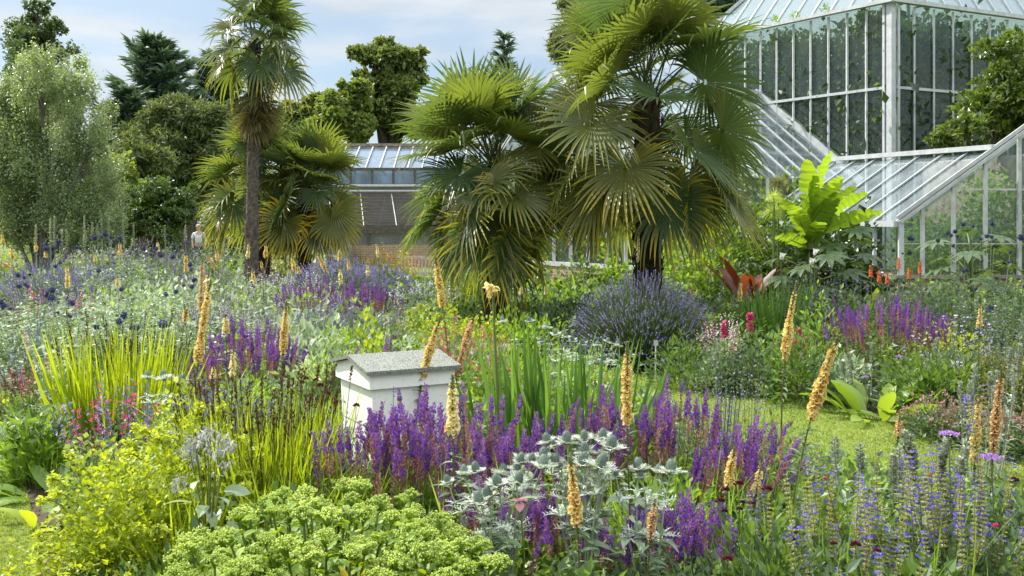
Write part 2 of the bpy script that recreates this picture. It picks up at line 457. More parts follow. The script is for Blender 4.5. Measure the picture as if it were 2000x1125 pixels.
def salvia(px, d, w, h, n, label, group=None, dp=.8, lean=(0, 0), fol=520, kinds=range(6)):
    root = thing('salvia_clump', label, 'salvia', at_ground(px, d), group)
    f = MB()
    mound(f, w * .5, h * .52, fol, LEAF, (.03, .06), inner=.35, ry=w * .5 * dp)
    a = U(0, 2 * PI, n); q = np.sqrt(U(0, 1, n))
    x = np.cos(a) * q * w / 2; y = np.sin(a) * q * w / 2 * dp
    hh = h * (1 - .22 * q ** 2) * U(.80, 1.06, n)
    tilt = np.stack([x * .33 / (w / 2) * .6 + lean[0] + N(.07, n), y * .33 / (w / 2) * .6 + lean[1] + N(.07, n), np.ones(n)], -1)
    tilt /= np.linalg.norm(tilt, axis=1, keepdims=True)
    A, B = [], []
    for i in range(n):
        k = random.choice(list(kinds)); s = random.uniform(.85, 1.15); L = SPIKE_L[k] * s
        R = frame(tilt[i])[0]
        ax = np.stack([R[:, 0], -R[:, 2], R[:, 1]], 1)
        tip = np.array([x[i], y[i], 0]) + tilt[i] * hh[i]
        b = tip - tilt[i] * L
        place('flower_spike', SPIKES[k], root, b, ax, s)
        A.append(np.array([x[i] * .6, y[i] * .6, .02])); B.append(b)
    f.sticks(np.array(A), np.array(B), .0028, .002, .35, 1)
    # leaf pairs climbing the stems
    A = np.array(A); B = np.array(B)
    m = n * 5; i = RNG.integers(0, n, m); t = U(.3, .97, m)
    P = A[i] + (B - A)[i] * t[:, None]; o = hemi(m); o[:, 2] = o[:, 2] * .5 + .1
    f.scat(LEAF, frame(o, N(.6, m)), P, U(.025, .05, m), .5 + N(.25, m), 0)
    part('foliage', f, [M['fresh'], M['calyx']], root)
    return root


def foxglove(tip, low, base, d, label, col='apricot', w=1.0, leaves=True, curve=0.0, dens=1.0, group='foxglove spires'):
    """tip and the lowest flower given where they stand; stem runs on to the soil at base"""
    tz = wz(tip[1], d); lz = wz(low[1], d)
    T = np.array([wx(tip[0], d), d, tz]); Lw = np.array([wx(low[0], d), d + .02, lz]); B = np.array([wx(base, d), d + .03, 0.0])
    root = thing('foxglove', label, 'foxglove', B, group)
    T, Lw = T - B, Lw - B
    # quadratic through base, low, tip
    u = np.linalg.norm(Lw); v = np.linalg.norm(T - Lw); tl = u / (u + v)
    C = (Lw - tl ** 2 * T) / (2 * tl * (1 - tl))
    C[:2] += 0
    def P(t): t = np.asarray(t)[:, None]; return 2 * t * (1 - t) * C + t ** 2 * T
    st = MB()
    ts = np.linspace(0, 1, 14)
    st.tube(P(ts), np.linspace(.0065, .0022, 14), 5, .35, 0)
    s = MB()
    Lf = v
    n = int(max(36, min(200, Lf / .0027 * dens)))
    q = (np.arange(n) + .5) / n
    t = tl + (1 - tl) * q
    pos = P(t); dr = P(np.minimum(t + .01, 1.01)) - P(t - .01); dr /= np.linalg.norm(dr, axis=1, keepdims=True)
    R = frame(dr); th = np.arange(n) * 2.399 + N(.25, n)
    out = R[:, :, 0] * np.cos(th)[:, None] + R[:, :, 2] * np.sin(th)[:, None]
    size = (.0155 * (1 - q ** 1.8) + .0055) * U(.75, 1.2, n) * .90 * w * (1 - .35 * (q < .08)) * (1 + .14 * np.sin(q * U(9, 16) + U(0, 6)))
    o = out + np.array([0, 0, -.22]) + dr * (.55 * q[:, None] - .10) + RNG.normal(0, .16, (n, 3))
    bud = q > U(.72, .92, n)
    s.scat(BELL, frame(o[~bud], N(.3, (~bud).sum())), (pos + out * .005)[~bud], size[~bud] * .97, (.55 + N(.28, n))[~bud], 0)
    s.scat(OCTA, frame(o[bud]), (pos + out * .006)[bud], size[bud] * 1.1, (.62 + N(.2, n))[bud], 1)
    # green-brown calyces and buds between the bells
    m = int(n * 1.6); q2 = U(0, 1, m) ** .8; t2 = tl + (1 - tl) * q2; p2 = P(t2); th = U(0, 6.28, m)
    oo = np.stack([np.cos(th), np.sin(th), np.full(m, .5)], -1)
    s.scat(DIA, frame(oo, N(.5, m)), p2, U(.008, .015, m) * w, .4 + N(.3, m), 1)
    part('flower_spike', s, [M[col], M['olive']], root)
    if leaves:
        m = 34 if tl * (u + v) > .3 else 12
        t3 = U(.06, tl * .98, m); p3 = P(t3); th = U(0, 6.28, m)
        oo = np.stack([np.cos(th), np.sin(th), U(-.1, .7, m)], -1)
        st.scat(LANCE, frame(oo, N(.3, m)), p3, U(.06, .15, m) * (1.25 - t3[:] / tl * .7), .5 + N(.25, m), 1)
        # seed capsules just under the flowers
        m = 26; t4 = tl * (1 - U(0, .22, m)); p4 = P(t4); th = U(0, 6.28, m)
        oo = np.stack([np.cos(th), np.sin(th), np.full(m, .6)], -1)
        st.scat(OCTA, frame(oo), p4 + oo * .006, np.stack([np.full(m, .009), np.full(m, .016), np.full(m, .009)], -1), .5 + N(.2, m), 0)
    part('stem', st, [M['olive'], M['bluegreen']], root)
    return root


def globe_mesh():
    mb = MB(); V = T_ball(7, 5, .019); mb.add(V[0], V[1], .2, 0)
    n = 150; u = RNG.normal(size=(n, 3)); u /= np.linalg.norm(u, axis=1, keepdims=True)
    mb.scat(T_dia(.16, .02), frame(u, U(0, 6, n)), u * .012, U(.013, .019, n), .5 + N(.3, n), 0)
    return mb.mesh('flower_globe', [M['navy']])
GLOBE = globe_mesh()


def globe_thistle(px, d, r, h, n, label, heads, group='globe thistles', leafn=900, s=(.05, .10), lf='silver', gs=1.0, ry=None, inner=.35, sky_heads=True):
    """heads: list of (px, py, depth offset, size) or a count"""
    base = at_ground(px, d)
    root = thing('globe_thistle', label, 'globe thistle', base, group)
    f = MB()
    k = max(10, n)
    a = U(0, 6.28, k); q = np.sqrt(U(0, 1, k)); ry = ry or r
    tip = np.stack([np.cos(a) * q * r, np.sin(a) * q * ry, h * (1 - .2 * q ** 2) * U(.78, 1.0, k)], -1)
    bs = tip * np.array([.5, .5, 0])
    f.sticks(bs, tip, .0045, .002, .45, 1)
    m = leafn; i = RNG.integers(0, k, m); t = U(.12, 1, m) ** .75
    P = bs[i] + (tip - bs)[i] * t[:, None]; o = hemi(m); o[:, 2] = o[:, 2] * .7 - .05
    f.scat(T_leaf(.24, .08, .25), frame(o, N(.6, m)), P, U(s[0], s[1], m) * (1.2 - .5 * t), .35 + N(.33, m), 0)
    if isinstance(heads, int):
        j = RNG.integers(0, k, heads)
        H = [(tip[q] + np.array([N(.03), N(.03), U(.02, .12)]), U(.7, 1.1)) for q in j]
    else:
        H = [(np.array([wx(a_, d + c) - base[0], c, wz(b, d + c)]), s_) for a_, b, c, s_ in heads]
    A, B = [], []
    for p, sc in H:
        place('flower_globe', GLOBE, root, p, frame(np.array([[N(1), N(1), N(1)]]))[0], sc * gs)
        lo = p * np.array([.85, .85, .55]); A.append(lo); B.append(p)
    if A: f.sticks(np.array(A), np.array(B), .0035, .0025, .6, 1)
    part('foliage', f, [M[lf], M['grey']], root)
    return root


def holly_head(seed):
    c = MB()
    V, F, t = T_ball(9, 8, 1.0); V = V * np.array([.0165, .0165, .028]) + np.array([0, 0, .026]); c.add(V, F, .35, 0)
    n = 240; u = RNG.normal(size=(n, 3)); u /= np.linalg.norm(u, axis=1, keepdims=True)
    c.scat(T_dia(.16, .02), frame(u * np.array([1, 1, .6]) + np.array([0, 0, .25]), U(0, 6, n)), u * np.array([.0155, .0155, .027]) + np.array([0, 0, .026]), U(.004, .0075, n), .55 + N(.3, n), 0)
    b = MB()
    k = 12
    for i in range(k):
        a = i * 2 * PI / k + N(.12); L = U(.042, .072)
        d = np.array([math.cos(a), math.sin(a), U(.2, .95)])
        R = frame(d, N(.2))[0]
        rows = T_strip(5, .072, .35, .4, lambda s: (1 - s) ** .8 * (.6 + .6 * (s > .15)))
        b.scat((rows[0], rows[1], rows[2]), R[None], np.array([[0, 0, .002]]), L, .6 + N(.2), 0)
        m = 5
        for q in range(m):     # spiny side lobes
            for sgn in (-1, 1):
                t = .25 + .6 * q / m
                dd = R @ np.array([sgn * .9, .75, .25])
                pp = R @ np.array([sgn * .02 * L, t * L, -.10 * t * t * L])
                b.scat(T_dia(.10, .05), frame(dd, N(.4)), pp[None], L * (.48 - .34 * q / m), .65 + N(.2), 0)
    return c.mesh('flower_head', [M['cone']]), b.mesh('bracts', [M['bract']])
HOLLY = [holly_head(i) for i in range(4)]


def sea_holly(px, d, heads, label, stemcol='bract', s=1.0, group='sea hollies', leafn=60):
    """heads: (px, py, size, depth offset) where each cone sits"""
    base = at_ground(px, d)
    root = thing('sea_holly', label, 'sea holly', base, group)
    st = MB(); A = []
    for a_, b_, sc, off in heads:
        sc *= .95
        p = np.array([wx(a_, d + off) - base[0], off, wz(b_, d + off)])
        ly = np.array([p[0] * .12 + N(.03), p[1] * .1 + N(.03), 1.0]); ly = np.array([.35 * np.sign(p[0]) * U(0, 1), N(.2), 1]); 
        R = frame(ly)[0]; ax = np.stack([R[:, 0], -R[:, 2], R[:, 1]], 1)
        k = random.randrange(4)
        hd = place('flower_head', HOLLY[k][0], root, p - np.array([0, 0, .026 * sc]), ax, sc * s)
        br = bpy.data.objects.new('bracts', HOLLY[k][1]); COL.objects.link(br); br.parent = hd
        br.rotation_euler = (0, 0, random.uniform(0, 6))
        fork = np.array([p[0] * .55 + N(.02), p[1] * .6, p[2] * .58])
        mid = fork * .35 + p * .65 + np.array([N(.01), 0, -.01])
        st.tube([np.array([fork[0] * .25, fork[1] * .25, 0]), fork * np.array([.6, .6, .55]), fork, mid, p - ly / np.linalg.norm(ly) * .02], [.0055, .005, .0042, .0034, .003], 5, .5, 0)
        for pp, kk, s0 in ((mid, 4, .045), (fork * .4 + p * .6 + np.array([N(.02), N(.02), -.03]), 5, .06), (fork, 5, .07)):   # ruffs of spiny leaves down the stalk
            for q in range(kk):
                th = q * 6.28 / kk + N(.3); o = np.array([math.cos(th), math.sin(th), U(.1, .7)])
                Rq = frame(o, N(.3))[0]; L_ = s0 * U(.7, 1.3)
                st.scat(T_strip(4, .13, .35, .7, lambda s: (1 - s) ** .7 * (.5 + .5 * (s > .2))), Rq[None], pp[None], L_, .45 + N(.25), 2)
                for e in (.35, .6, .8):
                    for sg in (-1, 1): st.scat(T_dia(.13, .05), frame(Rq @ np.array([sg, .7, .2])), (pp + Rq @ np.array([0, e * L_, -.2 * e * e * L_]))[None], L_ * .34, .5 + N(.2), 2)
        for q in range(3):     # spiny leaves at the forks
            o = np.array([N(1), N(1), .3]); pp = fork if q < 2 else mid
            st.scat(T_strip(4, .2, .3, .8), frame(o), pp[None], U(.05, .10), .35 + N(.2), 1)
    o = hemi(leafn); o[:, 2] *= .4
    if leafn: st.scat(T_strip(4, .16, .35, 1.1, lambda s: (1 - s) ** .7 * (.5 + .5 * (s > .2))), frame(o, N(.4, leafn)), np.stack([N(.05, leafn), N(.05, leafn), U(.03, .4, leafn)], -1), U(.06, .12, leafn), .2 + N(.25, leafn), 1)
    part('stem', st, [M['silver'], M['silver'], M[stemcol]], root)
    return root


def corymb(seed, r=.055):
    """flat head of green sedum buds"""
    mb = MB()
    n = 26; a = np.arange(n) * 2.4; q = np.sqrt((np.arange(n) + .5) / n)
    x = np.cos(a) * q * r + N(.003, n); y = np.sin(a) * q * r + N(.003, n); z = .030 * (1 - q ** 2) + N(.006, n)
    c = np.stack([x, y, z], -1)
    mb.sticks(np.repeat([[0, 0, -.045]], n, 0), c, .0022, .0014, .35, 1)
    m = 9
    P = np.repeat(c, m, 0) + RNG.normal(0, .0056, (n * m, 3)) * np.array([1, 1, .7])
    S = U(.0055, .0095, n * m)
    mb.scat(OCTA, frame(RNG.normal(size=(n * m, 3))), P, S * 1.15, .5 + N(.28, n * m), 0)
    return mb.mesh('flower_head', [M['sedum_bud'], M['sedum_leaf']])
CORYMB = [corymb(i) for i in range(5)]


def sedum(px, d, rx, ry, h, n, label, fol=9):
    root = thing('sedum_clump', label, 'sedum', at_ground(px, d))
    f = MB()
    i = np.arange(n); a = i * 2.39996; q = np.sqrt((i + .5) / n)
    X = np.cos(a) * q * rx + N(.02, n); Y = np.sin(a) * q * ry + N(.02, n)
    Z = h * (1 - .42 * q ** 2.4) + N(.035, n)
    A = np.stack([X * .55, Y * .55, 0 * X], -1); B = np.stack([X, Y, Z], -1)
    f.sticks(A, B, .0065, .005, .5, 1)
    for k in range(n):
        dr = np.array([X[k] * .35, Y[k] * .35, 1.0]) + N(.12, 3)
        R = frame(dr)[0]; ax = np.stack([R[:, 0], -R[:, 2], R[:, 1]], 1)
        place('flower_head', CORYMB[k % 5], root, B[k] + np.array([0, 0, U(-.01, .03)]), ax, U(.55, 1.1))
        m = fol + 5; t = np.linspace(.35, .97, m) + N(.02, m); th = np.arange(m) * 2.1 + U(0, 6)
        o = np.stack([np.cos(th), np.sin(th), U(.5, 1.3, m)], -1)
        f.scat(OVAL, frame(o, N(.3, m)), A[k] + (B - A)[k] * t[:, None], U(.06, .095, m) * (1.15 - .40 * t), .6 + N(.26, m), 0)
    part('foliage', f, [M['sedum_leaf'], M['stem']], root)
    return root


def euphorbia(px, d, rx, ry, h, n, label, name='spurge_bush', cat='spurge', twigs=34, ls=(.022, .04), mat='lime', curls=0, lf=.42, up=.3, flat=.3):
    """yellow-green bush of small rounded leaves with curled shoots standing out"""
    root = thing(name, label, cat, at_ground(px, d))
    f = MB()
    T = T_leaf(lf, .12, .2)
    mound(f, rx, h, n, T, ls, inner=.3, up=up, ry=ry, lump=.24, tone=.3)
    sh = MB()
    u = hemi(twigs, .15)
    for k in range(twigs):
        p = u[k] * np.array([rx, ry, h]) * U(.8, 1.0)
        dr = u[k] * np.array([1, 1, .5]) + np.array([0, 0, .45]); dr /= np.linalg.norm(dr)
        L = U(.09, .2); tt = np.linspace(0, 1, 6)
        cur = p + dr * (L * tt)[:, None] + np.array([0, 0, -1]) * (.45 * L * tt ** 2.5)[:, None]
        sh.tube(cur, [.003] * 6, 4, .6, 1, cap=False)
        m = 30; t = U(0, 1, m); q = cur[0] + dr * (L * t)[:, None] - np.array([0, 0, 1]) * (.45 * L * t ** 2.5)[:, None]
        o = RNG.normal(size=(m, 3)) + dr * .5
        sh.scat(T, frame(o, N(.6, m)), q, U(ls[0] * .7, ls[1] * .85, m), .75 + N(.25, m), 0)
        m = 34; e = cur[-1]; o = RNG.normal(size=(m, 3)) + np.array([0, 0, .8])
        sh.scat(T, frame(o, N(.6, m)), e + RNG.normal(0, .012, (m, 3)), U(ls[0] * .6, ls[1] * .7, m), .85 + N(.2, m), 0)
    part('foliage', f, [M[mat]], root)
    part('shoots', sh, [M[mat], M['stem']], root)
    return root


def blades(px, d, w, h, n, label, name='grass_clump', cat='ornamental grass', mat='blade', seeds=0, seedh=1.0, wid=.018, bend=.35, spread=.35, dp=.7, lean=(0, 0), tall=.25, seedmat='brown', tone=.3):
    root = thing(name, label, cat, at_ground(px, d))
    f = MB()
    T = T_strip(5, wid, .5, bend, lambda s: (1 - s ** 2.0) * (.75 + .25 * (s > .1)) + .03)
    a = U(0, 6.28, n); q = np.sqrt(U(0, 1, n))
    P = np.stack([np.cos(a) * q * w / 2, np.sin(a) * q * w / 2 * dp, 0 * a], -1)
    o = np.stack([np.cos(a) * q * spread + lean[0] + N(.09, n), np.sin(a) * q * spread + lean[1] + N(.09, n), np.ones(n)], -1)
    sgn = np.where(RNG.random(n) < .5, 0, PI)
    L = h * U(1 - tall * 2, 1.08, n)
    f.scat(T, frame(o, U(0, 6.28, n)), P, np.stack([np.full(n, h * 1.0), L, L], -1) * 1.0, .5 + N(tone, n), 0)
    part('leaf_blades', f, [M[mat]], root)
    if seeds:
        s = MB()
        a = U(0, 6.28, seeds); q = np.sqrt(U(0, 1, seeds))
        A = np.stack([np.cos(a) * q * w / 2, np.sin(a) * q * w / 2 * dp, 0 * a], -1)
        o = np.stack([np.cos(a) * q * spread * .6 + lean[0] + N(.05, seeds), np.sin(a) * q * .2 + N(.05, seeds), np.ones(seeds)], -1)
        o /= np.linalg.norm(o, axis=1, keepdims=True)
        B = A + o * (h * seedh * U(.75, 1.08, seeds))[:, None]
        s.sticks(A, B, .0032, .002, .6, 0)
        m = 26; t = U(0, 1, (seeds, m)); Ls = U(.07, .17, seeds)[:, None]
        pp = B[:, None] - o[:, None] * (t * Ls)[..., None] + RNG.normal(0, .0035, (seeds, m, 3))
        oo = np.repeat(o[:, None], m, 1) + RNG.normal(0, .35, (seeds, m, 3))
        s.scat(T_dia(.22, .1), frame(oo.reshape(-1, 3), U(0, 6, seeds * m)), pp.reshape(-1, 3), U(.012, .022, seeds * m), .4 + N(.3, seeds * m), 0)
        part('seed_spikes', s, [M[seedmat]], root)
    return root


def flowering(px, d, r, h, label, name, cat, petal, leaf='green', n=60, L=.25, fn=14, fs=.014, leaves=400, ls=(.03, .06), ry=None, T=DIA, rad=.008, stem='stem', base=.35, dome=.35, up=.6, group=None, lean=(0, 0), LT=LEAF, hj=.18, sr=.0025, fh=.6, taper=.5, second=None, sc=None, inner=.35):
    """leafy clump that carries stems of small florets: foliage + flowers"""
    root = thing(name, label, cat, at_ground(px, d), group)
    f = MB(); g = MB()
    mound(f, r * .92, h * fh, leaves, LT, ls, inner=inner, ry=(ry or r) * .92)
    tip, dr = spray(f, g, r, h, n, L, fn, fs, T, rad, ry=ry, base=base, dome=dome, up=up, lean=lean, smat=1, hj=hj, sr=sr, taper=taper)
    mats = [M[petal]]
    if second:
        spray(None, g, r, h, n, L * 1.15, sc or fn, fs * .85, DIA, rad, ry=ry, base=base, dome=dome, up=.8, lean=lean, fmat=1, hj=hj)
        mats.append(M[second])
    # leaves up the stems
    m = n * 4; i = RNG.integers(0, n, m); t = U(.25, 1 - min(.8, L / h) * .8, m)
    P = tip[i] * np.stack([base + (1 - base) * t, base + (1 - base) * t, t], -1)
    o = hemi(m); o[:, 2] = o[:, 2] * .6
    f.scat(LT, frame(o, N(.6, m)), P, U(ls[0], ls[1], m) * .8, .5 + N(.28, m), 0)
    part('foliage', f, [M[leaf], M[stem]], root)
    part('flowers', g, mats, root)['kind'] = 'stuff'
    return root


def leafy_plant(px, d, r, h, n, label, name='leafy_plant', cat='foliage plant', mat='green', T=LEAF, s=(.05, .09), ry=None, inner=.3, up=.4, stems=14, lump=.22, group=None, jit=.6, tone=.28):
    root = thing(name, label, cat, at_ground(px, d), group)
    f = MB()
    mound(f, r, h, n, T, s, inner=inner, up=up, ry=ry, lump=lump, jit=jit, tone=tone)
    part('foliage', f, [M[mat]], root)
    st = MB(); u = hemi(stems, .3)
    st.sticks(u * np.array([r * .2, r * .2, 0]), u * np.array([r, ry or r, h]) * .85, .005, .002, .4, 0)
    part('stems', st, [M['stem']], root)
    return root


def broad_leaves(px, d, n, L, w, label, mat='lime', name='broad_leaved_clump', cat='broad-leaved plant', r=.12, elev=(.3, 1.6), bend=.8, ry=None, group=None, z=0.0, rows=6):
    """rosette of large paddle leaves, each a part"""
    root = thing(name, label, cat, at_ground(px, d), group)
    prof = lambda s: .12 if s < .12 else max(0.0, math.sin(PI * min(1, (s - .08) / .92) ** .9)) ** .75
    vs = []
    for k in range(4):
        b = MB(); T = T_strip(rows, w, .28, bend * U(.5, 1.4), prof)
        V = T[0].copy(); V[:, 2] += .012 * np.sin(V[:, 1] * 17 + k) * (np.abs(V[:, 0]) > 1e-6)
        b.add(V * L, T[1], .3 + .14 * k, 0); vs.append(b.mesh('leaf', [M[mat]], True))
    for i in range(n):
        a = i * 2.4 + N(.3)
        q = math.sqrt((i + .5) / n)
        o = np.array([math.cos(a), math.sin(a), U(*elev) * (1.25 - .6 * q)])
        place('leaf', vs[i % 4], root, (math.cos(a) * q * r, math.sin(a) * q * (ry or r), z), frame(o, N(.25))[0], U(.7, 1.12))
    return root


def pom_heads(px, d, heads, label, petal='crimson', leaf='bluegreen', name='scabious', cat='scabious', hs=.019, tuft=0, tufth=.4, tr=.2):
    """button flowers on wiry stems"""
    base = at_ground(px, d)
    root = thing(name, label, cat, base)
    f = MB()
    b = MB(); n = 70; u = hemi(n); b.scat(T_dia(.3, .1), frame(u + np.array([0, 0, .2]), U(0, 6, n)), u * np.array([.4, .4, .25]), U(.45, .8, n), .5 + N(.3, n), 0)
    head = b.mesh('flower_head', [M[petal]])
    for a_, b_, off, sc in heads:
        p = np.array([wx(a_, d + off) - base[0], off, wz(b_, d + off)])
        place('flower_head', head, root, p, frame(np.array([[N(.2), 1, N(.2)]]), 0)[0], hs * sc)
        f.tube([np.array([p[0] * .6 + N(.03), p[1] * .6, 0]), p * np.array([.85, .85, .5]) + np.array([N(.015), 0, 0]), p], [.003, .0025, .0018], 4, .5, 0, cap=False)
    if tuft:
        T = T_strip(4, .013, .4, .5, lambda s: 1 - s ** 2, cols=2)
        a = U(0, 6.28, tuft); q = np.sqrt(U(0, 1, tuft))
        o = np.stack([np.cos(a) * q * .5, np.sin(a) * q * .5, np.ones(tuft)], -1) + RNG.normal(0, .2, (tuft, 3))
        f.scat(T, frame(o, U(0, 6, tuft)), np.stack([np.cos(a) * q * tr, np.sin(a) * q * tr, 0 * a], -1), U(.5, 1.1, tuft) * tufth, .55 + N(.3, tuft), 1)
    part('foliage', f, [M['stem'], M[leaf]], root)
    return root


def sage_spike(L, seed, live=1.0):
    """open whorls: lime calyces with a few violet lipped flowers in each tier"""
    mb = MB(); n = int(L / .020)
    z = (np.arange(n) + .5) / n
    for k in range(n):
        m = 8; th = np.arange(m) * 2 * PI / m + U(0, 6); o = np.stack([np.cos(th), np.sin(th), np.full(m, .35)], -1)
        s = .016 * (1.1 - .6 * z[k] ** 2)
        P = np.stack([np.cos(th) * .004, np.sin(th) * .004, np.full(m, z[k] * L)], -1)
        mb.scat(T_dia(.36, .2), frame(o, N(.4, m)), P, s * U(.8, 1.2, m), .5 + N(.25, m), 1)
        if random.random() < (.10 + .72 * z[k]) * live:
            m = 4; th = U(0, 6.28, m); o = np.stack([np.cos(th), np.sin(th), np.full(m, .45)], -1)
            P = np.stack([np.cos(th) * .010, np.sin(th) * .010, np.full(m, z[k] * L)], -1)
            mb.scat(T_dia(.34, .3), frame(o, N(.5, m)), P, .024 * (1.1 - .45 * z[k]) * U(.7, 1.2, m), .5 + N(.3, m), 0)
    mb.tube([(0, 0, -.02), (0, 0, L)], [.0024, .001], 3, .3, 1, cap=False)
    return mb.mesh('flower_spike', [M['violet'], M['limecal']])
SAGE_L = (.18, .24, .30, .36, .28, .33)
SAGE = [sage_spike(L, i, (1, 1, 1, .8, .25, .1)[i]) for i, L in enumerate(SAGE_L)]


def sage(px, d, r, h, n, label):
    root = thing('blue_sage', label, 'sage', at_ground(px, d))
    f = MB(); mound(f, r, h * .5, 520, LEAF, (.035, .08), inner=.3)
    A, B = [], []
    for i in range(n):
        a = U(0, 6.28); q = math.sqrt(U(0, 1)); k = random.randrange(6); s = U(.85, 1.15)
        t = np.array([math.cos(a) * q * .22 + N(.07), math.sin(a) * q * .2 + N(.07), 1]); t /= np.linalg.norm(t)
        R = frame(t)[0]; ax = np.stack([R[:, 0], -R[:, 2], R[:, 1]], 1)
        tip = np.array([math.cos(a) * q * r * .8, math.sin(a) * q * r * .8, 0]) + t * h * U(.55, 1.1)
        b = tip - t * SAGE_L[k] * s
        place('flower_spike', SAGE[k], root, b, ax, s)
        A.append(np.array([b[0] * .7, b[1] * .7, .02])); B.append(b)
    A = np.array(A); B = np.array(B); f.sticks(A, B, .003, .0022, .5, 1)
    m = n * 7; i = RNG.integers(0, n, m); t = U(.2, .97, m); o = hemi(m); o[:, 2] *= .5
    f.scat(LEAF, frame(o, N(.6, m)), A[i] + (B - A)[i] * t[:, None], U(.03, .07, m), .5 + N(.28, m), 0)
    part('foliage', f, [M['bluegreen'], M['olive']], root)
    return root
# ------------------------------------------------------------------ fan palms
def frond_mesh(age, seed, L=.72, pl=.7, segs=38, dead=False, ragged=.3):
    """petiole from the crown and a pleated fan; age 0 stands up, age 1 hangs; frond leaves along +Y"""
    mb = MB()
    e = math.radians(80 - 106 * age)
    if dead: e = math.radians(-82)
    n = 7; t = np.linspace(0, 1, n)
    ang = e + .2 - t * (.25 + .5 * age)
    pts = [np.zeros(3)]
    for k in range(n - 1): pts.append(pts[-1] + np.array([0, math.cos(ang[k]), math.sin(ang[k])]) * pl / (n - 1))
    pts = np.array(pts)
    mb.tube(pts, np.linspace(.017, .008, n), 4, .4 if not dead else .8, 1)
    hub = pts[-1]
    d = np.array([0, math.cos(ang[-1] - .12 - .25 * age), math.sin(ang[-1] - .12 - .25 * age)])
    x = np.array([1.0, 0, 0]); nn = np.cross(x, d)
    tilt = .38 * N(1); x = x * math.cos(tilt) + nn * math.sin(tilt); nn = np.cross(x, d)
    span = math.radians(152 if not dead else 58)
    ph = np.linspace(-span, span, segs) + N(.012, segs)
    dphi = 2 * span / segs
    rows = np.array([.05, .25, .42, .58, .72, .86, 1.0])
    yel = max(0.0, age - .45) * 1.6
    for k in range(segs):
        cphi = math.cos(ph[k]); sphi = math.sin(ph[k])
        Ls = L * (.78 + .22 * math.cos(ph[k] * .55)) * U(.93, 1.05)
        dk = d * cphi + x * sphi + nn * (.13 + .10 * (1 - cphi))
        dk /= np.linalg.norm(dk)
        sd = -d * sphi + x * cphi
        kink = (U(0, 1) < .06 + .42 * age ** 2) * U(.1, .65)
        dro = (.035 + .17 * age) * U(.5, 1.6) + (ragged * U(0, 1) ** 3) * 1.1
        c = hub + dk[None] * (rows * Ls)[:, None] + np.array([0, 0, -1.0])[None] * (dro * Ls * np.clip(rows - .38, 0, 1) ** 1.9 * 1.6)[:, None]
        c[:, 2] -= kink * Ls * np.clip(rows - .66, 0, 1) ** 1.3 * 1.5; c -= dk[None] * (kink * Ls * np.clip(rows - .66, 0, 1) ** 1.5 * .9)[:, None]
        c[:, 0] += np.clip(rows - .5, 0, 1) ** 2 * N(.12) * L
        hw = np.minimum(rows * Ls * math.tan(dphi / 2) * 1.02, .0185 * L / .72 * 1.38 * 38 / max(segs, 34)) * np.array([1, 1, 1, .88, .70, .44, .06])
        fold = .55 if k % 2 else .5
        m = len(rows)
        Vv = np.concatenate([c - sd * hw[:, None] + nn * (hw * fold)[:, None], c, c + sd * hw[:, None] + nn * (hw * fold)[:, None]])
        i = np.arange(m - 1)
        F = np.concatenate([np.stack([i, i + m, i + m + 1, i + 1], -1), np.stack([i + m, i + 2 * m, i + 2 * m + 1, i + m + 1], -1)])
        tip = np.clip(rows - (.84 - .50 * yel), 0, 1) ** 1.3 * yel * 2.1 * U(.2, 1.3)
        if abs(ph[k]) > 1.9: tip = tip + yel * .35 * rows
        base = U(0, .08) + .04 * (1 - age)
        tn = np.clip(base + tip, 0, 1.0)
        mb.add(Vv, F, np.tile(tn, 3) if not dead else np.tile(.5 + .5 * N(1) * rows, 3), 0)
    return mb.mesh('frond', [M['palm'] if not dead else M['palm_dead'], M['petiole'] if not dead else M['palm_dead']])


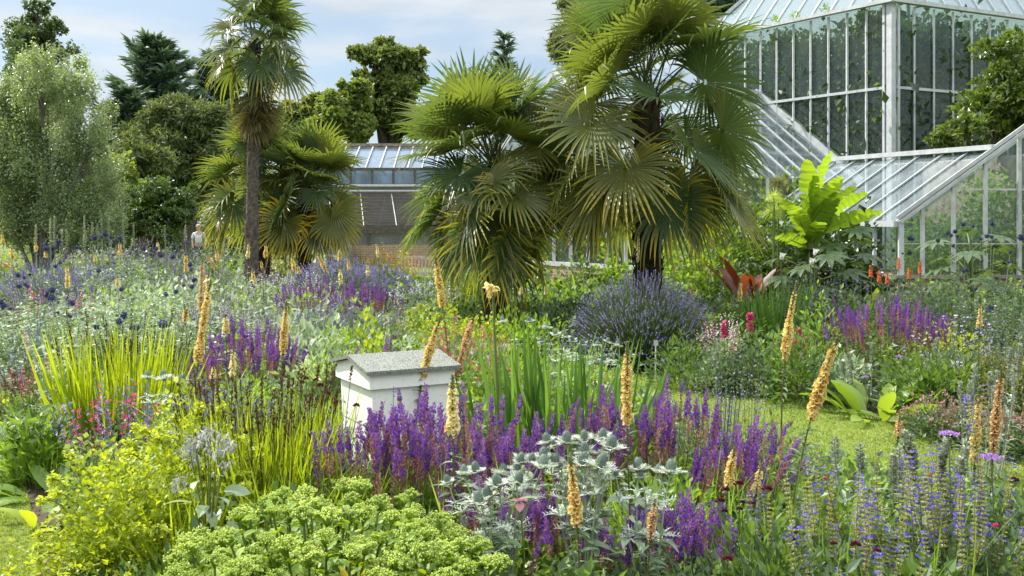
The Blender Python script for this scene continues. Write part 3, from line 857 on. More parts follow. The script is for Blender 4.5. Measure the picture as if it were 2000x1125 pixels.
def palm(px, d, trunk_px, zc, L, pl, n, label, tr=.16, ages=(0, 1), segs=38, dead=0, dead_span=(.3, 1.1), spread=.55, bark='fibre', rag=.3, azoff=0.0, amin=0.0, lean=0.0, fruit=0, hairy=1.0):
    base = np.array([wx(trunk_px, d), d, 0.0])
    crown = np.array([wx(px, d) - base[0], 0, zc])
    root = thing('fan_palm', label, 'palm tree', base)
    tb = MB()
    q = 26; t = np.linspace(0, 1, q)[:, None]
    pts = crown * t * np.array([0, 0, 1.0]) + np.array([1, 0, 0]) * crown[0] * t ** 1.4
    pts[:, 0] += .02 * np.sin(t[:, 0] * 5)
    rad = tr * (1 + .10 * np.sin(np.linspace(0, 9, q))) * np.where(t[:, 0] < .1, 1.12, 1.0)
    rad = rad * (1 - .15 * t[:, 0])
    tb.tube(pts, rad, 14, .5, 0, jit=.06)
    m = int(750 * zc / 3.2 * hairy); tt = U(0, 1, m); th = U(0, 6.28, m)
    P = np.stack([np.interp(tt, t[:, 0], pts[:, 0]) + np.cos(th) * tr * .95, np.sin(th) * tr * .95, tt * zc], -1)
    o = np.stack([np.cos(th) * .45, np.sin(th) * .45, np.where(RNG.random(m) < .65, 1.0, -1.2)], -1) + RNG.normal(0, .25, (m, 3))
    tb.scat(T_dia(.13, .05), frame(o, N(.5, m)), P, U(.05, .14, m) * (tr / .16) ** .5, .5 + N(.3, m), 0)
    if hairy >= 1:           # old leaf bases left on the upper trunk
        m = 90; tt = U(.45, 1, m); th = U(0, 6.28, m)
        P = np.stack([np.interp(tt, t[:, 0], pts[:, 0]) + np.cos(th) * tr * .85, np.sin(th) * tr * .85, tt * zc], -1)
        o = np.stack([np.cos(th) * .8, np.sin(th) * .8, U(.3, 1.2, m)], -1)
        tb.scat(T_strip(2, .16, .4, .3, lambda s: 1 - .6 * s), frame(o), P, U(.07, .2, m), .6 + N(.2, m), 0)
    part('trunk', tb, [M[bark]], root)
    K = 9
    lib = [frond_mesh(a, i, L * U(.92, 1.08), pl * U(.85, 1.15), segs, ragged=rag) for i, a in enumerate(np.repeat(np.linspace(ages[0], ages[1], K), 2))]
    for i in range(n):
        u = (i + .5) / n
        age = amin + (1 - amin) * u ** .92
        k = min(2 * K - 1, int(age * K) * 2 + random.randrange(2))
        az = i * 2.39996 + azoff + N(.22)
        z = -spread * max(0, age - .25)
        c, s = math.cos(az), math.sin(az)
        R = np.array([[c, -s, 0], [s, c, 0], [0, 0, 1.0]])
        tl = frame(np.array([[N(.12), 1, N(.12)]]), N(.3))[0]
        o = place('frond', lib[k], root, crown + np.array([-s * -tr * .5, c * tr * .5, z]) * np.array([1, 1, 1]), R @ tl, U(.88, 1.1))
        if age > .85 and i % 3 == 0: o['label'] = 'old drooping frond with yellowed leaf tips'
    if dead:
        dl = [frond_mesh(1, 50 + i, L * .72, pl * .5, 20, dead=True) for i in range(4)]
        for i in range(dead):
            az = i * 2.4 + N(.3); c, s = math.cos(az), math.sin(az)
            R = np.array([[c, -s, 0], [s, c, 0], [0, 0, 1.0]])
            o = place('dead_frond', dl[i % 4], root, crown + np.array([s * -tr * .7, c * tr * .7, -U(*dead_span)]), R @ frame(np.array([[N(.1), 1, N(.15)]]), N(.3))[0], U(.8, 1.1))
        o['label'] = 'dry brown frond hanging against the trunk'
    if fruit:
        for i in range(fruit):
            b = MB(); m = 140; az = i * 2.1 + .7
            c0 = np.array([math.cos(az) * .32, math.sin(az) * .32, -.25])
            tt = np.linspace(0, 1, 6)[:, None]
            b.tube(np.concatenate([np.array([c0 * s * 1.2 + np.array([0, 0, .12 - .3 * s * s]) for s in tt[:, 0]])]), .012, 4, .5, 0)
            b.scat(OCTA, frame(RNG.normal(size=(m, 3))), c0 * 1.1 + np.array([0, 0, -.08]) + RNG.normal(0, .08, (m, 3)) * np.array([1, 1, 1.3]), U(.02, .035, m), .5, 0)
            o = part('fruit_cluster', b, [M['fruit']], root); o.location = crown
    return root


# ------------------------------------------------------------------ trees
def crown_leaves(mb, blobs, n, T, s, clump=14, cr=.35, mat=0, tone=.22, up=.2, droop=0.0, jit=.8, fill=.35, stretch=(1, 1, .65)):
    """leaf clumps over the surface of several lobes; gaps open between clumps"""
    vol = np.array([b[3] * b[4] + b[4] * b[5] + b[3] * b[5] for b in blobs]); vol = vol / vol.sum()
    for b, w in zip(blobs, vol):
        m = int(n * w)
        k = max(6, m // clump)
        u = RNG.normal(size=(k, 3)); u /= np.linalg.norm(u, axis=1, keepdims=True)
        rad = (fill + (1 - fill) * RNG.random(k) ** .45) * (1 + .16 * np.sin(6 * u[:, 0] + b[0]) * np.sin(5 * u[:, 2] + b[2]))
        ctr = np.array(b[:3]) + u * rad[:, None] * np.array(b[3:6])
        j = RNG.integers(0, k, m)
        size = cr * np.mean(b[3:6]) * .5
        P = ctr[j] + RNG.normal(0, 1, (m, 3)) * size * np.array(stretch)
        o = u[j] * .8 + RNG.normal(0, jit, (m, 3)) + np.array([0, 0, up - droop])
        ct = N(tone * .7, k)
        mb.scat(T, frame(o, N(.9, m)), P, U(s[0], s[1], m), .5 + ct[j] + N(tone * .6, m), mat)


def limbs(mb, base, blobs, r, fork=.35, k=6, wob=.15, mat=0, twigs=5):
    base = np.asarray(base, float)
    top = np.mean([b[:3] for b in blobs], 0)
    f = base + (top - base) * fork
    mb.tube([base, base * .5 + f * .5 + N(wob * .2, 3) * np.array([1, 1, 0]), f], [r * 1.15, r, r * .85], 9, .5, mat, jit=.05)
    for b in blobs:
        e = np.array(b[:3]); mid = f * .5 + e * .5 + np.array([0, 0, .12 * np.linalg.norm(e - f)]) + N(wob, 3)
        mb.tube([f, mid, e], [r * .55, r * .38, r * .14], k, .5, mat)
        for q in range(twigs):
            g = e + np.clip(RNG.normal(0, .5, 3), -.8, .8) * np.array(b[3:6]); s = mid * U(0, .7) + e * .5; s = mid + (e - mid) * U(.1, .9)
            mb.tube([s, (s + g) / 2 + np.array([0, 0, .05]), g], [r * .16, r * .11, r * .04], 4, .5, mat, cap=False)


def tree(px, d, blobs_px, n, s, label, leaf='oak', T=LEAF, name='broadleaf_tree', cat='tree', r=.25, bark='bark', cr=.35, clump=16, fork=.4, tone=.22, group=None, depth=1.0, up=.2, fill=.35, base_z=0.0, jit=.8, twigs=5, boughs=9, stretch=(1, 1, .65), reach=.95):
    """blobs_px: (px, py, half width, half height) of each lobe in the photograph at distance d (+ depth offset)"""
    base = np.array([wx(px, d), d, base_z])
    root = thing(name, label, cat, base, group)
    bl = []
    for q in blobs_px:
        off = q[4] if len(q) > 4 else N(.4)
        dd = d + off
        bl.append((wx(q[0], dd) - base[0], off, wz(q[1], dd) - base_z, q[2] / FPX * dd, q[2] / FPX * dd * depth, q[3] / FPX * dd))
    lobes = []
    for b in bl:             # every lobe breaks into uneven boughs
        lobes.append((b[0], b[1], b[2], b[3] * .62, b[4] * .62, b[5] * .62))
        for _ in range(boughs):
            u = RNG.normal(size=3); u /= np.linalg.norm(u); k = U(.55, reach); s_ = U(.24, .46)
            lobes.append((b[0] + u[0] * b[3] * k, b[1] + u[1] * b[4] * k, b[2] + u[2] * b[5] * k, b[3] * s_ * U(.9, 1.5), b[4] * s_ * 1.2, b[5] * s_))
    f = MB(); crown_leaves(f, lobes, n, T, s, clump, cr, tone=tone, up=up, fill=fill, jit=jit, stretch=stretch)
    part('crown', f, [M[leaf]], root)
    w = MB(); limbs(w, (0, 0, 0), bl, r, fork, twigs=twigs); part('trunk', w, [M[bark]], root)
    return root


def conifer(px, d, top_py, half_px, label, n=70, sprays=60, leaf='cedar', s=(.25, .5), droop=.25, low=.08, name='conifer', shape=.8, ragged=.25, group=None, tone=.25, T=None):
    """whorled boughs with layered needle sprays"""
    h = wz(top_py, d); R = half_px / FPX * d
    root = thing(name, label, 'conifer tree', (wx(px, d), d, 0), group)
    w = MB(); w.tube([(0, 0, 0), (0, 0, h * .5), (0, 0, h * .98)], [h * .022, h * .014, h * .003], 8, .5, 0)
    f = MB(); T = T or T_leaf(.13, .04, .15)
    for i in range(n):
        t = low + (1 - low) * ((i + .5) / n) ** .9
        az = i * 2.4 + N(.3); L = max(.15, R * (1 - t) ** shape * (1 + N(ragged)))
        z = t * h
        dr = np.array([math.cos(az), math.sin(az), .25 + .5 * t])
        tt = np.linspace(0, 1, 5)
        pts = np.array([0, 0, z]) + dr * (L * tt)[:, None] - np.array([0, 0, 1]) * (droop * L * tt ** 2)[:, None]
        w.tube(pts, np.linspace(h * .005, h * .0012, 5), 4, .5, 0, cap=False)
        m = int(sprays * (.35 + L / R))
        q = U(.12, 1.02, m); P = np.stack([np.interp(q, tt, pts[:, c]) for c in range(3)], -1)
        wd = L * .30 * np.sin(PI * np.clip(q * .9 + .1, 0, 1))
        side = np.array([-math.sin(az), math.cos(az), 0]); P = P + side * (N(.6, m) * wd)[:, None] + RNG.normal(0, .05 * L, (m, 3)) * np.array([.5, .5, .6])
        o = dr * .9 + side * N(.7, m)[:, None] + RNG.normal(0, .3, (m, 3)) + np.array([0, 0, -.1])
        f.scat(T, frame(o, N(.5, m)), P, U(s[0], s[1], m), .5 + N(tone * .6) + N(tone * .7, m), 0)
    part('crown', f, [M[leaf]], root); part('trunk', w, [M['bark']], root)
    return root
# ------------------------------------------------------------------ buildings, bench, hive, person
M['white_paint'] = solid('painted_frame', (.56, .58, .59), (.38, .40, .39), 7, .5, .08, 60, contrast=1.1)
M['grey_paint'] = solid('aluminium_bar', (.50, .51, .50), (.36, .36, .34), 5, .5, .1, 60)
M['old_wood'] = solid('weathered_timber', (.30, .26, .21), (.14, .115, .09), 7, .85, .4, 40)
M['dark_wood'] = solid('dark_timber', (.055, .048, .042), (.12, .10, .085), 7, .8, .3, 40)
M['lath'] = solid('lath_blind', (.15, .147, .143), (.25, .245, .235), 3, .85, .5, 25)
M['brick'] = None
M['bench'] = solid('silvered_teak', (.52, .49, .43), (.36, .33, .28), 9, .8, .3, 40)
def hive_paint():
    m, nt, out = nodes('hive_paint')
    f = math_(nt, 'ADD', math_(nt, 'MULTIPLY', math_(nt, 'SUBTRACT', noise(nt, 5, 5), .5), 1.4), .5, True)
    spot = math_(nt, 'MULTIPLY', math_(nt, 'SUBTRACT', noise(nt, 38, 4, .7), .60), 6, True)        # flaked and mildewed specks
    tc = nt.nodes.new('ShaderNodeTexCoord'); mp = nt.nodes.new('ShaderNodeMapping'); mp.inputs['Scale'].default_value = (26, 26, 2.2); nt.links.new(tc.outputs['Object'], mp.inputs[0])
    n = nt.nodes.new('ShaderNodeTexNoise'); n.inputs['Scale'].default_value = 1; n.inputs['Detail'].default_value = 4; nt.links.new(mp.outputs[0], n.inputs['Vector'])
    run = math_(nt, 'MULTIPLY', math_(nt, 'SUBTRACT', n.outputs['Fac'], .52), 2.2, True)             # rain streaks
    col = mixc(nt, f, (.84, .83, .76), (.77, .77, .69)); col = mixc(nt, math_(nt, 'MULTIPLY', run, .55), col, (.56, .58, .50)); col = mixc(nt, math_(nt, 'MULTIPLY', spot, .6), col, (.34, .33, .27))
    p = nt.nodes.new('ShaderNodeBsdfPrincipled'); p.inputs['Roughness'].default_value = .6; nt.links.new(col, p.inputs['Base Color'])
    b = nt.nodes.new('ShaderNodeBump'); b.inputs['Strength'].default_value = .15; b.inputs['Distance'].default_value = .01; nt.links.new(n.outputs['Fac'], b.inputs['Height']); nt.links.new(b.outputs[0], p.inputs['Normal'])
    nt.links.new(p.outputs[0], out.inputs[0]); return m
M['hive_paint'] = hive_paint()
M['glass'] = glassy('greenhouse_glass', (.70, .79, .71), (.34, .42, .36), .16, spec=.5)
M['glass_dirty'] = glassy('limed_glass', (.76, .84, .85), (.44, .52, .55), .38, .12, 1.6, spec=.6)
M['glass_sky_tint'] = glassy('sky_reflection_glass', (.55, .65, .75), (.32, .45, .60), .50, .06, .8, 1.1)  # blue sky reflection put into the tint and film colour
M['glass_lean'] = glassy('leanto_glass', (.70, .80, .72), (.36, .46, .40), .10, spec=.7)


def brick_mat(name):
    m, nt, out = nodes(name)
    tc = nt.nodes.new('ShaderNodeTexCoord'); b = nt.nodes.new('ShaderNodeTexBrick')
    mp = nt.nodes.new('ShaderNodeMapping'); mp.inputs['Rotation'].default_value = (PI / 2, 0, 0)
    nt.links.new(tc.outputs['Object'], mp.inputs[0]); nt.links.new(mp.outputs[0], b.inputs['Vector'])
    b.inputs['Scale'].default_value = 1.0; b.inputs['Brick Width'].default_value = .225; b.inputs['Row Height'].default_value = .075; b.inputs['Mortar Size'].default_value = .008
    b.inputs['Color1'].default_value = (.26, .15, .08, 1); b.inputs['Color2'].default_value = (.34, .23, .13, 1); b.inputs['Mortar'].default_value = (.40, .36, .30, 1)
    p = nt.nodes.new('ShaderNodeBsdfPrincipled'); p.inputs['Roughness'].default_value = .9
    nt.links.new(b.outputs['Color'], p.inputs['Base Color']); nt.links.new(p.outputs[0], out.inputs[0])
    return m
M['brick'] = brick_mat('brick')


def felt_mat():
    m, nt, out = nodes('mineral_felt')
    a = noise(nt, 130, 2, .5); c = noise(nt, 6, 4)
    f = math_(nt, 'ADD', math_(nt, 'MULTIPLY', math_(nt, 'SUBTRACT', a, .5), 7), .5, True)
    col = mixc(nt, f, (.04, .043, .042), (.25, .255, .24)); col = mixc(nt, math_(nt, 'MULTIPLY', c, .35), col, (.30, .33, .22))
    p = nt.nodes.new('ShaderNodeBsdfPrincipled'); p.inputs['Roughness'].default_value = .95
    nt.links.new(col, p.inputs['Base Color'])
    b = nt.nodes.new('ShaderNodeBump'); b.inputs['Strength'].default_value = .6; b.inputs['Distance'].default_value = .004
    nt.links.new(a, b.inputs['Height']); nt.links.new(b.outputs[0], p.inputs['Normal']); nt.links.new(p.outputs[0], out.inputs[0])
    return m
M['felt'] = felt_mat()

def A3(x, y, z): return np.array([x, y, z], float)
def one(name, fn, mats, parent, smooth=False, label=None):
    mb = MB(); fn(mb); return part(name, mb, mats, parent, smooth, label)


def bars(parent, P, Q, n0, n1, w, h, mat, name='glazing_bar', offs=None, off=(0, 0, 0)):
    """glazing bars between two edges: P(t) and Q(t) give the ends"""
    for t in offs: 
        one(name, lambda b: b.beam(P(t) + np.asarray(off), Q(t) + np.asarray(off), w, h), [M[mat]], parent)


# ---- tall glasshouse
C = np.array([9.52, 25.0]); ul = np.array([-.567, .824]); ur = np.array([.897, .441])
def LW(t, z, o=0.0): p = C + ul * t - np.array([.80, .55]) * o; return A3(p[0], p[1], z)     # left wall
def RW(s, z, o=0.0): p = C + ur * s + np.array([.441, -.897]) * o; return A3(p[0], p[1], z)   # right wall
EAVE, TRANS, LEN_L, LEN_R = 7.30, 5.17, 6.7, 9.0
tall = thing('glasshouse', 'tall white framed glasshouse with glass hipped roof and climbers inside', 'glasshouse', (0, 0, 0))
lpos = [.706 + .585 * k for k in range(11) if .706 + .585 * k < LEN_L]
rpos = [.78 + .70 * k for k in range(12) if .78 + .70 * k < LEN_R]
def wall_glass(f, L):
    def go(b):
        for z0, z1 in ((.6, TRANS), (TRANS, EAVE)): b.poly([f(0, z0), f(L, z0), f(L, z1), f(0, z1)])
    return go
gl = one('wall_glazing', wall_glass(LW, LEN_L), [M['glass']], tall)
gr = one('wall_glazing', wall_glass(RW, LEN_R), [M['glass']], tall)
for t in lpos: one('glazing_bar', lambda b: b.beam(LW(t, .6, .02), LW(t, EAVE - .05, .02), .045, .08), [M['white_paint']], tall)
for t in rpos: one('glazing_bar', lambda b: b.beam(RW(t, .6, .02), RW(t, EAVE - .05, .02), .045, .08), [M['white_paint']], tall)
one('transom', lambda b: b.beam(LW(.12, TRANS, .03), LW(LEN_L, TRANS, .03), .07, .07), [M['white_paint']], tall)
one('transom', lambda b: b.beam(RW(.12, TRANS, .03), RW(LEN_R, TRANS, .03), .07, .07), [M['white_paint']], tall)
def corner(b):
    b.box((C[0], C[1], EAVE / 2), (.16, .16, EAVE), math.radians(30))
    p = LW(.16, 0, .05); b.box((p[0], p[1], EAVE / 2), (.07, .07, EAVE - .01), math.radians(30))
    p = RW(.19, 0, .05); b.box((p[0], p[1], EAVE / 2), (.07, .07, EAVE - .012), math.radians(30))
one('corner_post', corner, [M['white_paint']], tall)
def gutter(b):
    b.beam(LW(-.14, EAVE + .03, .12), LW(LEN_L + .1, EAVE + .03, .12), .16, .10)
    b.beam(RW(-.10, EAVE + .033, .12), RW(LEN_R + .1, EAVE + .033, .12), .16, .10)
one('gutter', gutter, [M['white_paint']], tall)
APEX = np.array([11.66, 29.7, 12.5]); OV = .12
cC = A3(*(C), EAVE + .08); cL = LW(LEN_L, EAVE + .08); cR = RW(LEN_R, EAVE + .08)
pB = C + ul * LEN_L + ur * LEN_R; cB = A3(pB[0], pB[1], EAVE + .08)
def roof(b):
    b.poly([cC, cL, APEX]); b.poly([cC, cR, APEX]); b.poly([cL, cB, APEX]); b.poly([cB, cR, APEX])
one('roof_glazing', roof, [M['glass_dirty']], tall)
def roofbars(a, bb, off):
    n = int(np.linalg.norm(bb - a) / .6)
    d = (bb - a) / np.linalg.norm(bb - a)
    foot = a + d * np.dot(APEX - a, d); slope = APEX - foot; H = np.linalg.norm(slope); s1 = slope / H
    nrm = np.cross(d, s1); nrm *= np.sign(nrm[2])
    Lw = np.linalg.norm(bb - a); fx = np.dot(foot - a, d)
    for k in range(1, n):
        x = Lw * k / n
        r = min(x / fx, (Lw - x) / (Lw - fx))
        p = a + d * x + nrm * .022
        one('rafter', lambda b: b.beam(p, p + slope * r, .05, .035), [M['white_paint']], tall)
roofbars(cC, cL, 0); roofbars(cC, cR, 0)
def hips(b):
    for q in (cC, cL, cR, cB): b.beam(q + A3(0, 0, .07), APEX + A3(0, 0, .07), .12, .10)
one('hip_rail', hips, [M['white_paint']], tall)
def plinth(b):
    b.beam(LW(-.05, .3, .0), LW(LEN_L, .3, 0), .22, .6); b.beam(RW(-.05, .302, 0), RW(LEN_R, .302, 0), .22, .6)
    b.beam(cL * A3(1, 1, 0) + A3(0, 0, .3), cB * A3(1, 1, 0) + A3(0, 0, .3), .2, .6)
one('plinth', plinth, [M['brick']], tall)
def backw(b):
    b.poly([cL * A3(1, 1, 0) + A3(0, 0, .6), cB * A3(1, 1, 0) + A3(0, 0, .6), cB, cL]); b.poly([cR * A3(1, 1, 0) + A3(0, 0, .6), cB * A3(1, 1, 0) + A3(0, 0, .6), cB, cR])
one('back_glazing', backw, [M['glass']], tall)
# moss tufts in the gutter
for t_, nm in ((3.6, 'small'), (1.9, 'green'), (2.9, 'tiny')):
    f = MB(); p = LW(t_, EAVE + .08, .12); mound(f, .12, .20, 60, LEAF, (.04, .09)); o = f.mesh('gutter_weed', [M['fresh']])
    o = link('gutter_weed', o, None, p); tag(o, {'small': 'small weed growing in gutter of tall glasshouse, left of three', 'green': 'green weed tuft in gutter nearest glasshouse corner post', 'tiny': 'tiny weed tuft in gutter between two larger weeds'}[nm], 'weed')

# climbers and shrubs inside the tall house
def inside(name, label, wallf, L, n, z0, z1, seed, mat='green'):
    f = MB()
    k = int(L * 4.5); c = U(.1, L, k); wz_ = U(.15, .42, k); top = U(.90, 1.03, k) * (z1 - z0)
    j = RNG.integers(0, k, n)
    t = c[j] + N(.16, n); z = np.minimum(z0 + top[j] * U(0, 1, n) ** .7, z1); o = -U(.10, 1.5, n) ** 1.2
    P = np.array([wallf(a, b, cc) for a, b, cc in zip(t, z, o)])
    f.scat(T_leaf(.36, .08, .3), frame(RNG.normal(0, .6, (n, 3)) + np.array([0, 0, -.7]), N(.6, n)), P, U(.09, .19, n), .5 + N(.3, n), 0)
    root = thing(name, label, 'climber', (0, 0, 0)); part('foliage', f, [M[mat]], root)
    s = MB()
    for a in c[::2]:
        zz = np.linspace(.1, z1 * .93, 7); s.tube(np.array([wallf(a + N(.05), q, -.35) for q in zz]), .016, 4, .5)
    part('stems', s, [M['bark']], root)
inside('indoor_climber', 'climbing plant trained inside left wall of tall glasshouse', LW, 6.6, 26000, .8, 7.25, 1)
inside('indoor_climber', 'climbing plant trained inside right wall of tall glasshouse', RW, 8.4, 28000, .8, 7.25, 2)
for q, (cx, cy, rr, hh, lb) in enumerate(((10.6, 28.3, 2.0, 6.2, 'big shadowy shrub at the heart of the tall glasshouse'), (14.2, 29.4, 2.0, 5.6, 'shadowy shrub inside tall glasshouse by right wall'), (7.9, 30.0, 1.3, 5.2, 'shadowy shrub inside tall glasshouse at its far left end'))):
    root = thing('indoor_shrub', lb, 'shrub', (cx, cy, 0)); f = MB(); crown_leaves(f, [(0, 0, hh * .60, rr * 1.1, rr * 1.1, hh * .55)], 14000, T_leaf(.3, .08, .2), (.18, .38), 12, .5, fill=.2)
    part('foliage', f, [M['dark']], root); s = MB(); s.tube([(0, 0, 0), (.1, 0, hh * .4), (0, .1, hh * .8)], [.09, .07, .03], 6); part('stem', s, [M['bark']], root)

# ---- wing behind the palms
v = np.array([-.824, -.567]); RZ, RT = 5.40, 4.34
W0 = C + ul * RT
def WG(s, off, z): p = W0 + v * s - ul * off; return A3(p[0], p[1], z)      # off > 0 slopes down towards the corner
wing = thing('glasshouse', 'pale glass wing with sloping roof hidden behind the two big palms', 'glasshouse')
WL, WO, WZ = 7.3, 3.34, 2.83
one('roof_glazing', lambda b: (b.poly([WG(0, 0, RZ), WG(WL, 0, RZ), WG(WL, WO, WZ), WG(0, WO, WZ)]), b.poly([WG(0, 0, RZ), WG(WL, 0, RZ), WG(WL, -WO, WZ), WG(0, -WO, WZ)])), [M['glass_dirty']], wing)
one('wall_glazing', lambda b: (b.poly([WG(0, WO, .8), WG(WL, WO, .8), WG(WL, WO, WZ), WG(0, WO, WZ)]), b.poly([WG(0, -WO, .8), WG(WL, -WO, .8), WG(WL, -WO, WZ), WG(0, -WO, WZ)]),
    b.poly([WG(WL, WO, .8), WG(WL, -WO, .8), WG(WL, -WO, WZ), WG(WL, 0, RZ), WG(WL, WO, WZ)])), [M['glass']], wing)
one('verge_board', lambda b: b.beam(WG(-.05, -.1, RZ + .12), WG(-.05, WO + .15, WZ - .02), .20, .24), [M['white_paint']], wing)
one('verge_board', lambda b: (b.beam(WG(WL, 0, RZ + .05), WG(WL, WO, WZ + .05), .1, .12), b.beam(WG(WL, 0, RZ + .052), WG(WL, -WO, WZ + .052), .1, .12)), [M['white_paint']], wing)
for s_ in np.arange(.62, WL, .62):
    for sg in (1, -1):
        one('rafter', lambda b: b.beam(WG(s_, 0, RZ + .025), WG(s_, sg * WO, WZ + .025), .05, .035), [M['white_paint']], wing)
for fr in (.36, .70):
    one('purlin', lambda b: b.beam(WG(0, WO * fr, RZ + (WZ - RZ) * fr - .05), WG(WL, WO * fr, RZ + (WZ - RZ) * fr - .05), .05, .05), [M['white_paint']], wing)
for o_ in np.arange(-WO, WO + .01, WO / 5):
    zt = RZ + (WZ - RZ) * abs(o_) / WO
    one('mullion', lambda b: b.beam(WG(WL + .02, o_, .8), WG(WL + .02, o_, zt), .08, .08), [M['white_paint']], wing)
for s_ in np.arange(.6, WL, .95):
    one('mullion', lambda b: b.beam(WG(s_, WO + .02, .8), WG(s_, WO + .02, WZ), .07, .07), [M['white_paint']], wing)
one('ridge', lambda b: b.beam(WG(0, 0, RZ + .1), WG(WL, 0, RZ + .1), .14, .12), [M['white_paint']], wing)
one('sill', lambda b: (b.beam(WG(WL + .05, -WO, .76), WG(WL + .05, WO, .76), .16, .10), b.beam(WG(0, WO + .05, .762), WG(WL, WO + .05, .762), .16, .10)), [M['white_paint']], wing)
one('plinth', lambda b: (b.beam(WG(WL, -WO, .36), WG(WL, WO, .36), .2, .71), b.beam(WG(0, WO, .362), WG(WL, WO, .362), .2, .71), b.beam(WG(0, -WO, .362), WG(WL, -WO, .362), .2, .71)), [M['brick']], wing)
for q, (s_, o_, lb) in enumerate(((5.6, 1.6, 'green shrub filling near right corner inside the glass wing'), (5.5, -1.2, 'green shrub inside the glass wing behind the smaller big palm'), (2.5, 0.3, 'green shrub inside the middle of the glass wing'))):
    p = WG(s_, o_, 0); root = thing('indoor_shrub', lb, 'shrub', p); f = MB(); crown_leaves(f, [(0, 0, 1.5, 1.2, 1.2, 1.3)], 2600, T_leaf(.3, .08, .2), (.12, .28), 12, .5, fill=.2)
    part('foliage', f, [M['green']], root); s = MB(); s.tube([(0, 0, 0), (.05, 0, .8), (0, .1, 1.8)], [.06, .05, .02], 6); part('stem', s, [M['bark']], root)

# ---- lean-to house at the right
E = A3(7.77, 20, 1.78); Atop = A3(9.67, 20, 3.17); wv = A3(-2.32, 4.2, 0) * .86
lean = thing('greenhouse', 'low lean-to greenhouse with sloping whitened glass roof and glazed end', 'greenhouse')
one('roof_glazing', lambda b: b.poly([E, E + wv, Atop + wv, Atop]), [M['glass_dirty']], lean)
rk = (Atop - E); RE = E + rk * (11.3 - 7.77) / rk[0]
nb = 8
for k in range(nb):
    q = wv * (k / (nb - 1))
    one('roof_bar', lambda b: b.beam(E + q + A3(-.04, 0, .0), Atop + q + A3(0, 0, .03), .055, .03), [M['white_paint']], lean)
one('ridge_rail', lambda b: b.beam(Atop + A3(-.02, -.05, .10), Atop + wv * 1.03 + A3(-.02, 0, .10), .12, .10), [M['white_paint']], lean)
one('gutter', lambda b: b.beam(E + A3(-.08, -.06, -.05), E + wv + A3(-.08, 0, -.05), .13, .12), [M['white_paint']], lean)
one('rake_rail', lambda b: (b.beam(E + A3(-.05, -.05, .07), RE + A3(0, -.05, .07), .05, .07), b.beam(E + A3(0, -.09, -.02), RE + A3(0, -.09, -.02), .05, .06)), [M['grey_paint']], lean)
def endglass(b):
    b.poly([A3(7.77, 20, .70), A3(11.3, 20, .70), RE, E])
one('end_glazing', endglass, [M['glass_lean']], lean)
one('side_glazing', lambda b: b.poly([A3(7.77, 20, .70), E, E + wv, A3(7.77, 20, .70) + wv]), [M['glass_lean']], lean)
for x_ in (7.80, 8.23, 8.85, 9.49, 10.17, 10.85):
    zt = E[2] + (x_ - E[0]) * rk[2] / rk[0]
    one('mullion', lambda b: b.beam(A3(x_, 19.96, .66), A3(x_, 19.96, zt), .07 if x_ > 7.81 else .10, .07), [M['grey_paint'] if x_ > 7.81 else M['white_paint']], lean)
for k in range(1, nb):
    q = wv * (k / (nb - 1))
    one('side_post', lambda b: b.beam(A3(7.76, 20, .66) + q, A3(7.76, 20, 1.72) + q, .07, .07), [M['white_paint']], lean)
one('base_rail', lambda b: (b.beam(A3(7.70, 19.93, .67), A3(11.3, 19.93, .67), .12, .07), b.beam(A3(7.73, 19.95, .672), A3(7.73, 19.95, .672) + wv, .12, .07)), [M['old_wood']], lean)
one('glazing_joint', lambda b: b.beam(A3(7.8, 19.985, 1.33), A3(11.3, 19.985, 1.33), .015, .02), [M['grey_paint']], lean)
one('glazing_joint', lambda b: b.beam(A3(9.2, 19.985, 2.42), A3(11.3, 19.985, 2.42), .03, .04), [M['grey_paint']], lean)
one('plinth', lambda b: (b.box((9.53, 20.05, .315), (3.6, .22, .63)), b.beam(A3(7.80, 20.15, .314), A3(7.80, 20.15, .314) + wv, .2, .63)), [M['brick']], lean)
one('inner_rafter', lambda b: b.beam(E + A3(.9, 1.6, .1), RE + A3(.9, 1.6, .1), .07, .08), [M['grey_paint']], lean)
one('back_wall', lambda b: b.beam(A3(11.0, 20.2, 1.6), A3(11.0, 20.2, 1.6) + A3(-1.0, 3.9, 0), .12, 3.2), [M['old_wood']], lean)
for cx, cy, rr, hh, lb in ((8.9, 21.0, .75, 1.9, 'leafy pot plant behind the low corner of the lean-to end glass'), (10.1, 20.9, .75, 2.7, 'tall leafy shrub pressed against right part of lean-to end glass')):
    root = thing('indoor_shrub', lb, 'shrub', (cx, cy, 0)); f = MB(); crown_leaves(f, [(0, 0, hh * .55, rr, rr * .8, hh * .45)], 2600, T_leaf(.36, .1, .2), (.07, .15), 12, .5, fill=.2)
    part('foliage', f, [M['fresh']], root); s = MB(); s.tube([(0, 0, 0), (.05, 0, hh * .4), (0, .1, hh * .8)], [.05, .04, .02], 6); part('stem', s, [M['bark']], root)

